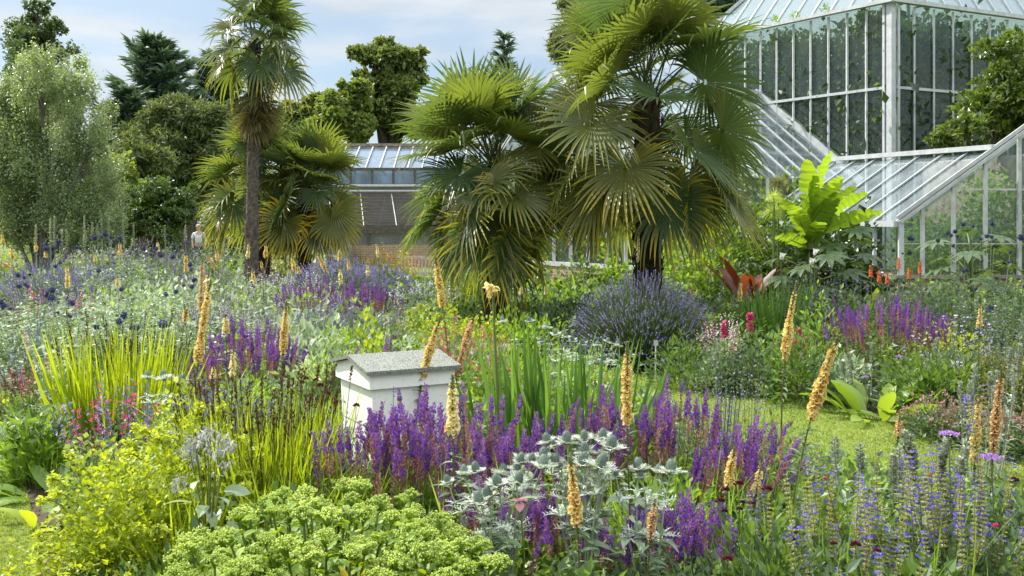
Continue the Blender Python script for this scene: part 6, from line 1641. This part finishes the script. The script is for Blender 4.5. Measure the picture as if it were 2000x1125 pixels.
broad_leaves(50, 9.2, 8, .45, .14, 'yellow green broad leaves low at the left edge', mat='lime', r=.2, elev=(.5, 2.0))
# middle
salvia(488, 8.4, .72, .92, 84, 'rich purple salvia clump between two ochre foxgloves left of the hive', lean=(.0, 0), kinds=(1, 2, 2, 4, 0))
salvia(400, 8.0, .3, .72, 16, 'sparse purple salvia left of the rich clump', kinds=(1, 3, 5))
salvia(730, 7.9, .62, .80, 34, 'purple salvia clump rising behind the hive roof', kinds=(0, 1, 2, 4, 5), fol=700)
sea_holly(545, 9.8, [(482, 602, 1, 0), (505, 607, 1.1, 0), (516, 612, 1.1, 0), (526, 598, 1.1, 0), (492, 617, 1, 0), (577, 602, 1, 0), (563, 590, .9, .3), (490, 630, 1.1, -.3), (420, 627, 1, -.3), (375, 633, 1, 0), (570, 618, 1, 0)], 'silver sea holly behind the rich purple salvia clump', leafn=120)
leafy_plant(645, 7.8, .36, .88, 2200, 'tall pale green leafy plant left of the hive', mat='pale', T=LEAF, s=(.045, .09), inner=.2)
leafy_plant(590, 8.8, .34, .86, 900, 'pale green leafy plant right of rich purple salvia', mat='silver', T=LEAF, s=(.06, .12))
leafy_plant(705, 9.4, .5, .72, 1200, 'soft green mound beyond the hive', mat='fresh', T=LEAF, s=(.05, .09))
leafy_plant(720, 9.0, .2, .85, 320, 'small yellow leaved shoot beyond the hive', mat='lime', T=LEAF, s=(.05, .09))
flowering(890, 8.3, .42, .88, 'red penstemon behind the right end of the hive', 'penstemon', 'penstemon', 'magenta', 'fresh', n=34, L=.22, fn=8, fs=.032, T=DIA, leaves=800)
flowering(955, 8.0, .24, .90, 'pink red penstemon right of the leaning pink foxglove', 'penstemon', 'penstemon', 'magenta', 'fresh', n=18, L=.22, fn=8, fs=.032, T=DIA, leaves=400)
sea_holly(1150, 7.6, [(982, 625, 1, 0), (1035, 624, 1, 0), (1068, 637, 1.1, 0), (1085, 650, 1.1, .2), (1105, 655, 1, 0), (1120, 662, 1, 0), (1140, 668, 1, 0), (1165, 672, 1, 0), (1185, 665, 1, .2), (1205, 672, 1, 0), (1230, 690, 1, 0), (1060, 664, 1, 0), (1215, 715, 1, 0), (1180, 700, 1, 0)], 'middle sea holly row of silver heads behind the iris leaves', leafn=160)
leafy_plant(1080, 9.0, .8, .55, 1600, 'fresh green foliage beyond the iris leaves', mat='fresh', T=LEAF, s=(.04, .08))
flowering(1130, 9.6, .55, .62, 'faint violet flowers between iris leaves and the big lavender', 'catmint', 'catmint', 'lilac', 'fresh', n=40, L=.25, fn=10, fs=.018, leaves=700)
blades(1040, 6.3, .55, 1.08, 70, 'broad sword leaved iris clump right of the hive, left half', name='iris_clump', cat='iris', mat='iris', spread=.28, bend=.12, wid=.026)
blades(1150, 6.1, .50, 1.02, 70, 'broad sword leaved iris clump right of the hive, right half', name='iris_clump', cat='iris', mat='iris', spread=.36, bend=.12, wid=.026, lean=(.08, 0))
def gone_iris():
    d = 6.2; root = thing('faded_iris', 'single faded orange iris bloom on tall pale stalk above the hive level', 'iris', at_ground(975, d)); z = wz(565, d); x0 = wx(962, d) - wx(975, d)
    s = MB(); s.tube([(0, 0, 0), (-.01, 0, z * .5), (x0, 0, z - .02)], [.011, .010, .007], 6, .8); s.scat(T_strip(4, .07, .5, .1), frame(np.array([[x0 * .3, 0, 1], [-.1, 0, 1]])), np.array([[x0 * .6, 0, z - .2], [x0 * .7, 0, z - .15]]), .16, .8); part('stem', s, [M['stem']], root)
    f = MB(); n = 16; o = RNG.normal(size=(n, 3)) * np.array([1, 1, .7]) + np.array([-.2, 0, .1]); f.scat(T_strip(5, .16, .6, 2.4), frame(o, N(1, n)), np.array([[x0, 0, z]]).repeat(n, 0), U(.05, .10, n), .5 + N(.4, n)); part('bloom', f, [M['apricot']], root)
gone_iris()
# golden grasses with brown seed spikes
blades(235, 7.2, .78, .98, 330, 'golden green sword leaved clump with dark tips, farther left one', seeds=40, seedh=1.06, wid=.014, spread=.25, bend=.22, dp=.6)
blades(520, 5.45, .82, .78, 560, 'golden grass clump with brown seed spikes behind the sedum', seeds=95, seedh=1.10, wid=.013, spread=.3, bend=.3, dp=.6)
blades(610, 5.0, .45, .62, 190, 'arching golden grass at right end of the brown seed spikes', wid=.012, spread=.55, bend=.8, dp=.6, lean=(.12, 0))
blades(340, 4.75, .42, .52, 170, 'arching bright grass tuft between yellow spurge and borage', wid=.014, spread=.55, bend=.5, lean=(-.18, 0))
blades(385, 6.9, .30, .80, 90, 'pale grass tuft leaning behind the big ochre foxglove', mat='sedum_leaf', wid=.012, spread=.6, bend=1.0)
# near left
flowering(215, 6.0, .40, .72, 'magenta penstemon mingled with lilac sage behind the yellow spurge', 'penstemon', 'penstemon', 'magenta', 'bluegreen', n=30, L=.22, fn=5, fs=.030, T=T_dia(.4, .25), leaves=700, second='lavender', sc=12)
flowering(270, 6.2, .30, .74, 'lilac blue sage spikes in front of the golden sword leaves', 'blue_sage', 'sage', 'lavender', 'olive', n=30, L=.30, fn=16, fs=.017, leaves=320)
flowering(75, 7.4, .2, .80, 'dark magenta snapdragons at left near the lawn', 'snapdragon', 'snapdragon', 'magenta', 'green', n=8, L=.22, fn=16, fs=.026, T=DIA, leaves=500, ls=(.04, .08))
flowering(72, 8.2, .32, .85, 'blue veronica at left edge beside the lawn', 'veronica', 'veronica', 'violet', 'bluegreen', n=26, L=.2, fn=12, fs=.018, leaves=800)
sea_holly(110, 7.3, [(63, 676, 1.1, 0), (78, 678, 1.3, 0), (83, 690, 1, -.1), (115, 684, 1.3, 0), (140, 674, 1, .1), (100, 697, .9, 0)], 'small sea holly at left with green grey heads', leafn=80)
sea_holly(335, 5.9, [(288, 733, 1, 0), (321, 733, 1.25, 0), (353, 738, 1.25, 0)], 'three headed sea holly in front of the golden sword leaves', leafn=40)
leafy_plant(140, 8.0, .55, .60, 1300, 'pale green lady\'s mantle left of the golden sword leaves', mat='pale', T=LEAF, s=(.03, .06))
broad_leaves(38, 7.3, 16, .40, .15, 'broad bergenia leaves at the left lawn edge', mat='fresh', name='bergenia_clump', cat='bergenia', r=.26, elev=(.2, 1.2))
broad_leaves(115, 6.2, 14, .34, .15, 'second bergenia clump in front of the pale seed heads', mat='fresh', name='bergenia_clump', cat='bergenia', r=.24, elev=(.2, 1.1))
flowering(72, 6.6, .22, .50, 'tuft of pale brown chive seed heads at the left lawn edge', 'chive_clump', 'chives', 'grey', 'fresh', n=46, L=.03, fn=12, fs=.014, T=DIA, leaves=260, LT=LEAFN, ls=(.1, .2), up=.4, rad=.02)
blades(78, 6.5, .36, .34, 160, 'fine green grass tuft under the chive heads', mat='fresh', wid=.008, spread=.6, bend=.9)
flowering(8, 8.2, .3, .42, 'brown seed heads low at the far left edge', 'seedhead_clump', 'seed heads', 'brown', 'olive', n=60, L=.04, fn=9, fs=.02, leaves=300, up=.8)
euphorbia(360, 5.25, .46, .42, .72, 4200, 'yellow green spurge bush, back part beside the brown seed spikes', twigs=46)
euphorbia(240, 4.8, .42, .40, .58, 4600, 'yellow green spurge bush, front part spilling to the left lawn', twigs=40)
leafy_plant(320, 4.25, .28, .24, 700, 'dark fine leaved plant low beneath the yellow spurge', mat='green', T=LEAFN, s=(.03, .07))
broad_leaves(72, 5.6, 6, .22, .17, 'pale lettuce like leaves sprouting from soil at the lawn edge', mat='lime', r=.08, elev=(.5, 2.2))
# borage
def borage(px, d, label):
    base = at_ground(px, d); root = thing('borage', label, 'borage', base)
    s = MB(); f = MB(); b = MB()
    for a, q in ((412, 838), (395, 850), (432, 855), (445, 868), (378, 872), (362, 880), (425, 882), (440, 905), (380, 895), (405, 865), (352, 940), (450, 870), (372, 858)):
        off = N(.06); p = np.array([wx(a, d + off) - base[0], off, wz(q, d + off)])
        s.tube([np.array([0, 0, .1]), np.array([p[0] * .3, p[1] * .3, p[2] * .6]), p * np.array([.8, .8, .98]), p], [.0045, .0035, .002, .0016], 4, .6)
        m = 30; o = RNG.normal(0, .6, (m, 3)) + np.array([0, 0, -.8]); f.scat(T_dia(.16, .1), frame(o, N(.5, m)), p + RNG.normal(0, .016, (m, 3)), U(.02, .04, m), .5 + N(.3, m))
        if random.random() < .5: o = RNG.normal(0, .7, (7, 3)) + np.array([0, 0, .2]); b.scat(DIA, frame(o), np.repeat((p + RNG.normal(0, .012, 3))[None], 7, 0), .018, .5 + N(.2, 7))
    m = 34; o = RNG.normal(0, .7, (m, 3)) + np.array([0, 0, -.1]); s.scat(OVAL, frame(o, N(.4, m)), np.stack([N(.06, m), N(.06, m), U(.1, .62, m)], -1), U(.05, .13, m), .25 + N(.25, m), 1)
    part('stem', s, [M['stem'], M['silver']], root); part('buds', f, [M['greybud']], root)['kind'] = 'stuff'; part('flowers', b, [M['paleblue']], root)
borage(410, 4.45, 'grey hairy borage with pale blue stars beside the sedum')
# sedum in the foreground
sedum(640, 4.05, .66, .62, .55, 84, 'big mound of fleshy sedum with flat green bud heads, foreground centre')
sedum(440, 3.75, .36, .40, .40, 40, 'lower sedum mound at bottom, left of the big one')
sedum(845, 3.75, .30, .42, .47, 34, 'lower sedum mound at bottom right of the big one beside a foxglove')
broad_leaves(690, 3.7, 2, .20, .16, 'single upright yellow leaf in the sedum', mat='yellowleaf', name='yellow_leaf', cat='leaf', r=.01, elev=(3, 6), bend=.2, z=.28)
leafy_plant(520, 3.45, .22, .26, 420, 'bright parsley like leaves at the bottom edge below the sedum', mat='fresh', T=LEAFW, s=(.03, .05))
# scabious near the hive
pom_heads(640, 5.6, [(598, 741, .2, 1), (617, 744, .2, 1.1), (626, 755, .2, 1.3), (640, 771, 0, 1.2), (657, 788, -.1, 1.2), (696, 794, 0, 1.2), (770, 820, -.3, 1.35), (655, 800, .1, .8), (651, 780, .1, .8)], 'dark red scabious buttons around the left corner of the hive')
leafy_plant(660, 5.5, .19, .74, 1000, 'wispy straw grey seed plant against the hive corner', mat='grey', T=LEAF, s=(.014, .03))
flowering(655, 5.35, .26, .60, 'violet blue sage below the dark red scabious', 'blue_sage', 'sage', 'violet', 'olive', n=34, L=.25, fn=10, fs=.016, leaves=420)
flowering(450, 6.2, .42, .74, 'violet blue sage behind the brown seed spikes', 'blue_sage', 'sage', 'violet', 'olive', n=50, L=.28, fn=12, fs=.017, leaves=500, second='calyx', sc=8)
flowering(395, 6.6, .26, .70, 'violet sage at the foot of the big ochre foxglove', 'blue_sage', 'sage', 'violet', 'olive', n=24, L=.26, fn=12, fs=.017, leaves=300, second='calyx', sc=6)
flowering(765, 5.3, .05, .82, 'single arching penstemon stem with violet bells before the hive wall', 'violet_penstemon', 'penstemon', 'violet', 'fresh', n=3, L=.22, fn=7, fs=.02, leaves=16)
leafy_plant(835, 5.5, .16, .62, 480, 'grey green foxglove foliage before right end of the hive', mat='bluegreen', T=LEAFN, s=(.05, .09))
# salvia bands
salvia(705, 5.15, .36, .78, 20, 'purple salvia in front of the hive, leftmost of the front band', lean=(.03, 0), kinds=(0, 1, 2, 4))
salvia(775, 5.05, .36, .80, 20, 'purple salvia in front of the hive, left of the pale yellow foxglove')
salvia(815, 5.3, .34, .84, 26, 'purple salvia pressed against the hive front', kinds=(0, 1, 2, 3, 4))
salvia(850, 5.05, .36, .84, 27, 'rosy purple salvia directly behind the pale yellow foxglove', kinds=(1, 3, 4, 3, 2))
salvia(935, 5.1, .40, .86, 36, 'tallest rosy purple salvia right of the pale yellow foxglove', kinds=(1, 3, 4, 3, 2))
salvia(1010, 4.95, .40, .76, 40, 'deepest violet salvia clump left of the silver sea holly', kinds=(0, 2, 2, 4))
salvia(955, 4.5, .5, .54, 29, 'short purple salvia beneath the left sea holly heads', kinds=(0, 1, 5), fol=700)
salvia(1085, 5.5, .36, .80, 16, 'leaning purple salvia in front of the iris leaves', lean=(.28, 0), kinds=(0, 1, 5))
salvia(1170, 5.5, .34, .82, 16, 'purple salvia right of the iris leaves, leaning right', lean=(.16, 0), kinds=(0, 1, 5))
salvia(1245, 5.5, .30, .86, 21, 'tall purple salvia behind the tall central foxglove', kinds=(1, 2, 4, 5))
salvia(1320, 5.6, .40, .80, 29, 'purple salvia before the lawn, right of central foxglove', kinds=(0, 1, 2, 5))
salvia(1390, 5.3, .38, .74, 27, 'flopped purple salvia leaning right before the lawn', lean=(.42, 0), kinds=(1, 3, 4, 2))
salvia(1465, 5.2, .36, .70, 20, 'purple salvia spikes left of the big leaning ochre foxglove', kinds=(0, 1, 2, 5))
salvia(1270, 4.45, .50, .50, 40, 'low dusky purple salvia under the right sea holly heads', lean=(.15, -.05), kinds=(0, 1, 2, 3), fol=700)
salvia(1360, 4.5, .42, .48, 30, 'low dusky purple salvia behind the dark red scabious', lean=(-.1, 0), kinds=(0, 1, 3), fol=600)
salvia(1120, 4.55, .5, .52, 29, 'low shaded purple salvia behind the sea holly stems', kinds=(1, 3, 3, 0), fol=700)
flowering(1400, 5.9, .34, .82, 'airy lilac catmint haze in front of the lawn', 'catmint', 'catmint', 'lavender', 'olive', n=60, L=.40, fn=15, fs=.016, leaves=240, hj=.3, second='limecal', sc=8)
flowering(1460, 6.1, .20, .84, 'tall airy lilac stems against the lawn', 'catmint', 'catmint', 'lilac', 'olive', n=22, L=.35, fn=12, fs=.016, leaves=120, hj=.3)
leafy_plant(1300, 5.0, .34, .46, 1000, 'fresh green salvia foliage right of the sea holly', mat='fresh', T=LEAF, s=(.03, .06))
leafy_plant(1530, 5.6, .24, .56, 340, 'loose yellow green stems before the lawn by leaning foxglove', mat='olive', T=LEAFN, s=(.04, .08))
# sea holly, foreground
sea_holly(975, 4.2, [(875, 937, .9, .1), (906, 920, 1.05, 0), (930, 913, 1.1, .05), (977, 918, 1.1, .05), (974, 937, 1.2, -.05), (1010, 910, 1, .1), (1014, 893, 1.0, .1), (1011, 932, 1.2, -.05), (937, 973, 1.2, -.1), (954, 963, 1.2, -.05), (920, 945, .7, .1), (1038, 893, .9, .1), (1059, 885, 1.15, .1), (1060, 903, 1.3, 0)], 'left silver sea holly with spiny heads in the foreground', leafn=50)
sea_holly(1150, 4.25, [(1070, 857, 1.05, .1), (1107, 855, 1.25, .1), (1141, 851, 1.05, .1), (1177, 848, 1.1, .1), (1193, 864, 1.35, 0), (1133, 875, 1, .1), (1144, 875, 1.15, .05), (1140, 896, 1.3, 0), (1169, 900, 1.4, -.05), (1085, 898, 1.1, .05), (1095, 909, .7, .05), (1154, 880, .8, .1), (1176, 882, .8, .05), (1085, 866, .8, .15), (1120, 890, .7, .1)], 'middle silver sea holly, the fullest foreground cluster', leafn=50)
sea_holly(1270, 4.2, [(1247, 908, 1.2, 0), (1284, 916, .85, .05), (1310, 913, 1.3, -.05), (1293, 939, .6, .05), (1253, 927, .8, 0), (1203, 924, .7, 0)], 'right silver sea holly with few heads beside central foxglove', leafn=50)
root = thing('sweet_pea_bloom', 'single pink bloom beside the left sea holly stems', 'flower', at_ground(1015, 4.1)); z = wz(982, 4.1); f = MB()
f.scat(T_strip(4, .45, .4, .8), frame(np.array([[.6, -.3, .5], [-.6, -.3, .5], [0, -.6, -.5], [.3, -.2, .9]])), np.array([[0, 0, z]]).repeat(4, 0), .042, .5); part('bloom', f, [M['pink']], root)
s = MB(); s.tube([(0, 0, 0), (.02, 0, z * .6), (0, 0, z)], .003, 4); part('stem', s, [M['stem']], root)
# right foreground
pom_heads(1430, 4.2, [(1443, 947, 0, 1.25), (1417, 959, 0, 1.15), (1498, 957, 0, 1.35), (1407, 981, 0, 1.2), (1450, 982, 0, .8), (1422, 1094, -.5, 1.2), (1545, 1055, -.2, 1.0), (1415, 1000, 0, .9), (1470, 985, .1, .9), (1445, 995, 0, .8)], 'dark maroon scabious buttons over grassy tuft in the foreground', tuft=330, tufth=.42, tr=.26)
pom_heads(1700, 4.0, [(1671, 1066, 0, 1.3), (1713, 1078, 0, 1.0), (1980, 940, .3, 1.3), (1628, 1063, 0, .9)], 'scattered maroon scabious buttons at the lower right', hs=.018)
pom_heads(1800, 4.4, [(1612, 935, 0, .7), (1795, 952, 0, .7), (1820, 912, .1, .6), (1815, 930, .1, .6), (1944, 1028, -.3, 1.1)], 'tiny crimson flowers scattered in the lower right sage', petal='magenta', name='crimson_flower', cat='flower', hs=.014)
sage(1640, 4.35, .28, .66, 14, 'violet blue sage with lime calyces, leftmost before the lawn')
sage(1735, 4.55, .26, .66, 9, 'violet blue sage before the lawn among white woolly spikes')
sage(1830, 4.35, .30, .68, 13, 'violet blue sage at right under the mauve verbena')
sage(1925, 4.3, .28, .74, 16, 'violet blue sage at the right edge around straw foxglove')
sage(1985, 4.8, .24, .88, 12, 'taller violet sage at the extreme right edge')
sage(1690, 3.95, .28, .52, 14, 'short violet sage at the bottom right in front of the others')
sage(1560, 4.6, .24, .60, 9, 'violet sage left of the leaning foxglove stem')
leafy_plant(1500, 4.05, .24, .46, 620, 'narrow leaved green stems right of the maroon scabious', mat='green', T=LEAFN, s=(.05, .10))
leafy_plant(1590, 3.75, .26, .32, 500, 'grey green grassy leaves at the bottom right', mat='bluegreen', T=LEAFN, s=(.06, .12))
leafy_plant(1140, 3.75, .42, .32, 900, 'dark leaves in shade at the bottom below the sea holly', mat='green', T=LEAF, s=(.04, .09))
broad_leaves(1850, 3.75, 9, .22, .17, 'broad grey green leaves at the bottom right corner', mat='bluegreen', r=.2, elev=(.2, 1.2), z=.10)
broad_leaves(1960, 3.8, 8, .24, .18, 'large dull green leaves at the very corner bottom right', mat='bluegreen', r=.16, elev=(.2, 1.0), z=.12)
leafy_plant(1780, 3.8, .36, .34, 800, 'mixed green stems at the bottom right under the sage', mat='green', T=LEAF, s=(.04, .09))
flowering(1455, 3.85, .05, .40, 'pale yellow snapdragon blooms in the grassy tuft', 'yellow_snapdragon', 'snapdragon', 'butter', 'fresh', n=3, L=.06, fn=5, fs=.032, T=DIA, leaves=30)

# ------------------------------------------------------------------ foxgloves
FX = [
 ((850, 500), (864, 598), 893, 6.3, 'tallest ochre foxglove above the hive roof, bending left', 'apricot', 1.15),
 ((863, 615), (826, 735), 815, 5.95, 'ochre foxglove leaning right across the hive roof', 'apricot', 1.1),
 ((934, 598), (893, 735), 880, 6.15, 'pinkish rust foxglove leaning right past the end of the hive', 'apricot_rust', 1.05),
 ((884, 733), (884, 848), 889, 4.4, 'pale yellow foxglove in front of the right end of the hive', 'apricot_pale', 1.25),
 ((1225, 668), (1226, 830), 1242, 4.45, 'tall central straw foxglove on a bare stem between the salvias', 'apricot', 1.05),
 ((1556, 550), (1535, 702), 1539, 5.7, 'tall slim golden foxglove with green tip beyond the lawn edge', 'apricot', 1.0),
 ((1638, 655), (1586, 820), 1538, 4.75, 'big golden foxglove leaning strongly right in front of the lawn', 'apricot', 1.25),
 ((1112, 892), (1128, 1030), 1130, 3.95, 'ochre foxglove low in front of the middle sea holly', 'apricot', 1.05),
 ((1436, 872), (1424, 950), 1420, 4.75, 'short golden foxglove behind the maroon scabious', 'apricot', 1.0),
 ((1488, 905), (1478, 965), 1475, 4.7, 'short faded straw foxglove right of the short golden one', 'apricot_pale', .8),
 ((1280, 975), (1272, 1050), 1270, 4.0, 'small brownish foxglove half hidden right of the central stem', 'apricot_rust', .8),
 ((1914, 757), (1907, 905), 1905, 5.0, 'straw foxglove at the right, left one of a close pair', 'apricot', .95),
 ((1957, 720), (1944, 880), 1938, 5.2, 'brownish foxglove at the right, right one of a close pair', 'apricot_rust', 1.1),
 ((560, 588), (552, 690), 553, 7.0, 'upright ochre foxglove between rich purple salvia and the hive', 'apricot', 1.2),
 ((412, 545), (385, 710), 372, 6.9, 'big ochre foxglove leaning right at left of the rich purple salvia', 'apricot', 1.25),
 ((395, 497), (391, 610), 390, 9.0, 'tall thin brown foxglove, left of the close pair in left border', 'apricot_rust', 1.1),
 ((407, 525), (402, 605), 396, 8.6, 'thin ochre foxglove, right of the close pair in left border', 'apricot', 1.05),
 ((440, 613), (440, 652), 441, 7.6, 'short pale foxglove in front of the rich purple salvia', 'apricot_pale', 1.1),
 ((456, 678), (452, 735), 450, 6.4, 'fading straw foxglove below the rich purple salvia', 'apricot_pale', .85),
 ((417, 715), (415, 740), 414, 6.3, 'small faded foxglove left of the fading straw one', 'apricot_pale', .7),
 ((130, 512), (131, 562), 131, 10.5, 'ochre foxglove standing in the globe thistles at left', 'apricot', 1.1),
 ((361, 598), (361, 628), 364, 8.2, 'short ochre foxglove left of the big leaning ochre one', 'apricot', 1.0),
 ((1915, 592), (1915, 640), 1916, 8.6, 'slim ochre foxglove standing in the pale mallow at right', 'apricot', .9),
 ((1447, 545), (1446, 588), 1446, 12.0, 'ochre foxglove in shade under the red canna', 'apricot', 1.1),
 ((1353, 548), (1352, 580), 1352, 12.6, 'brown foxglove behind the big lavender bush', 'apricot_rust', 1.0),
 ((1248, 450), (1246, 512), 1246, 12.6, 'tall slender foxglove before the largest palm trunk', 'apricot_pale', .8),
 ((363, 492), (362, 530), 363, 14.0, 'ochre foxglove in the far border below the visitor', 'apricot', 1.3),
 ((486, 473), (483, 505), 478, 14.5, 'pale foxglove directly before the tall palm foot', 'apricot_pale', 1.2),
 ((519, 475), (518, 503), 518, 15.0, 'ochre foxglove just right of the tall palm foot', 'apricot', 1.3),
 ((617, 492), (636, 530), 652, 14.0, 'ochre foxglove leaning left above the far purple salvia', 'apricot', 1.3),
 ((664, 482), (663, 508), 664, 15.0, 'upright ochre foxglove before the old greenhouse', 'apricot', 1.2),
 ((570, 497), (574, 530), 577, 14.0, 'slim ochre foxglove left of the far purple salvia, taller', 'apricot', 1.1),
 ((581, 517), (585, 535), 588, 14.0, 'slim ochre foxglove left of the far purple salvia, shorter', 'apricot', 1.0),
 ((492, 523), (496, 552), 498, 13.0, 'slim ochre foxglove over the lilac catmint haze', 'apricot', 1.1),
 ((680, 505), (681, 527), 682, 14.0, 'short ochre foxglove right of the upright one at old greenhouse', 'apricot', 1.1),
 ((664, 520), (665, 556), 665, 12.8, 'stout straw foxglove in front of the far purple salvia', 'apricot_pale', 1.2),
 ((718, 515), (718, 540), 719, 13.0, 'straw foxglove over the right far purple salvia', 'apricot_pale', 1.0),
 ((735, 473), (738, 502), 742, 13.5, 'slim pale foxglove left of the garden bench', 'apricot_pale', .9),
 ((400, 495), (421, 525), 426, 13.5, 'brown foxglove bent steeply to the left in the far border', 'apricot_rust', 1.1),
 ((423, 488), (424, 508), 425, 14.5, 'short ochre foxglove right of the steeply bent one', 'apricot', 1.2),
 ((233, 470), (234, 500), 234, 15.5, 'ochre foxglove among the tall dark globe thistles', 'apricot', 1.2),
 ((69, 472), (70, 490), 70, 17.0, 'ochre foxglove above the far lavender drift', 'apricot', 1.3),
 ((4, 454), (5, 478), 5, 18.0, 'ochre foxglove at the extreme left edge', 'apricot', 1.2),
 ((22, 482), (23, 505), 24, 15.5, 'ochre foxglove near the left edge over the lavender', 'apricot', 1.2),
 ((88, 488), (89, 502), 89, 15.5, 'short ochre foxglove behind the darkest globes', 'apricot', 1.2),
 ((308, 470), (308, 492), 308, 16.5, 'pale foxglove left of the visitor in the far border', 'apricot_pale', 1.2),
 ((228, 540), (229, 560), 229, 12.0, 'short straw foxglove in middle of the silver foliage', 'apricot_pale', 1.0),
 ((185, 495), (185, 510), 185, 15.0, 'tiny straw foxglove beneath the dark globes', 'apricot_pale', 1.0),
 ((510, 508), (511, 525), 511, 14.0, 'tiny ochre foxglove right of the lilac haze', 'apricot', .9),
 ((0, 511), (17, 523), 22, 12.5, 'brown foxglove bent flat at the left edge', 'apricot_rust', 1.1),
 ((1066, 555), (1066, 575), 1066, 12.5, 'faint straw foxglove under the smaller big palm', 'apricot_pale', .9),
 ((1018, 555), (1017, 575), 1017, 12.5, 'faint straw foxglove right of the smaller big palm trunk', 'apricot_pale', .8),
 ((1758, 812), (1757, 850), 1757, 5.2, 'spent brown foxglove standing against the lawn', 'apricot_rust', .8),
]
for t, l, b, d, lb, c, w_ in FX: foxglove(t, l, b, d, lb, c, w_, leaves=d < 8, dens=1.0 if d < 8 else .55)
# pale mullein spires at the far left
for i, (a, b, h, lb) in enumerate(((98, 425, 60, 'pale mullein spire, leftmost of the pair before the birch trunk'), (106, 422, 60, 'pale mullein spire, right one of the pair before the birch trunk'), (121, 447, 40, 'short mullein spire right of the pair before birch trunk'), (130, 448, 40, 'short mullein spire, second right of the pair'), (165, 420, 55, 'tall mullein spire left of the far blue globes'), (180, 435, 40, 'mullein spire above the far blue globes, left'), (199, 428, 40, 'mullein spire above the far blue globes, middle'), (212, 422, 45, 'mullein spire above the far blue globes, right'), (241, 413, 60, 'tallest mullein spire before the laurel bush'), (261, 437, 45, 'mullein spire right of the tallest one'), (190, 437, 35, 'thin mullein spire between the globes'), (322, 440, 35, 'thin pale spire left of the visitor'), (362, 440, 35, 'thin pale spire nearest the visitor'), (70, 440, 35, 'thin tan spire left of the birch trunk'))):
    d = 19; z = wz(b, d); L = h / FPX * d; root = thing('mullein_spire', lb, 'mullein', at_ground(a, d), 'mullein spires'); f = MB(); n = 150; t = U(0, 1, n); th = U(0, 6.28, n)
    f.scat(T_dia(.4, .2), frame(np.stack([np.cos(th), np.sin(th), np.full(n, .4)], -1)), np.stack([N(.006, n), N(.006, n), z - t * L], -1), U(.03, .06, n) * (.45 + .55 * t), .5 + N(.3, n)); part('flower_spike', f, [M['mullein']], root)
    s = MB(); s.tube([(0, 0, 0), (.02, 0, z * .5), (0, 0, z - .05)], [.012, .01, .005], 4, .5); part('stem', s, [M['grey']], root)

# wisps of grass and stray stems threading the purple drifts
for a, d, w_, h, n, lb in ((760, 4.9, .7, .66, 46, 'thin green grass blades threading the salvia before the hive'), (980, 4.75, .7, .70, 50, 'thin green grass blades threading the salvia left of the sea hollies'), (1330, 5.1, .8, .62, 60, 'thin green grass blades threading the salvia right of the sea hollies'), (1480, 4.7, .5, .66, 46, 'thin grass blades by the foot of the big leaning foxglove'), (1750, 4.2, .9, .62, 60, 'thin grass blades threading the violet sage at right')):
    blades(a, d, w_, h, n, lb, mat='fresh', wid=.010, spread=.5, bend=.6, dp=.5)
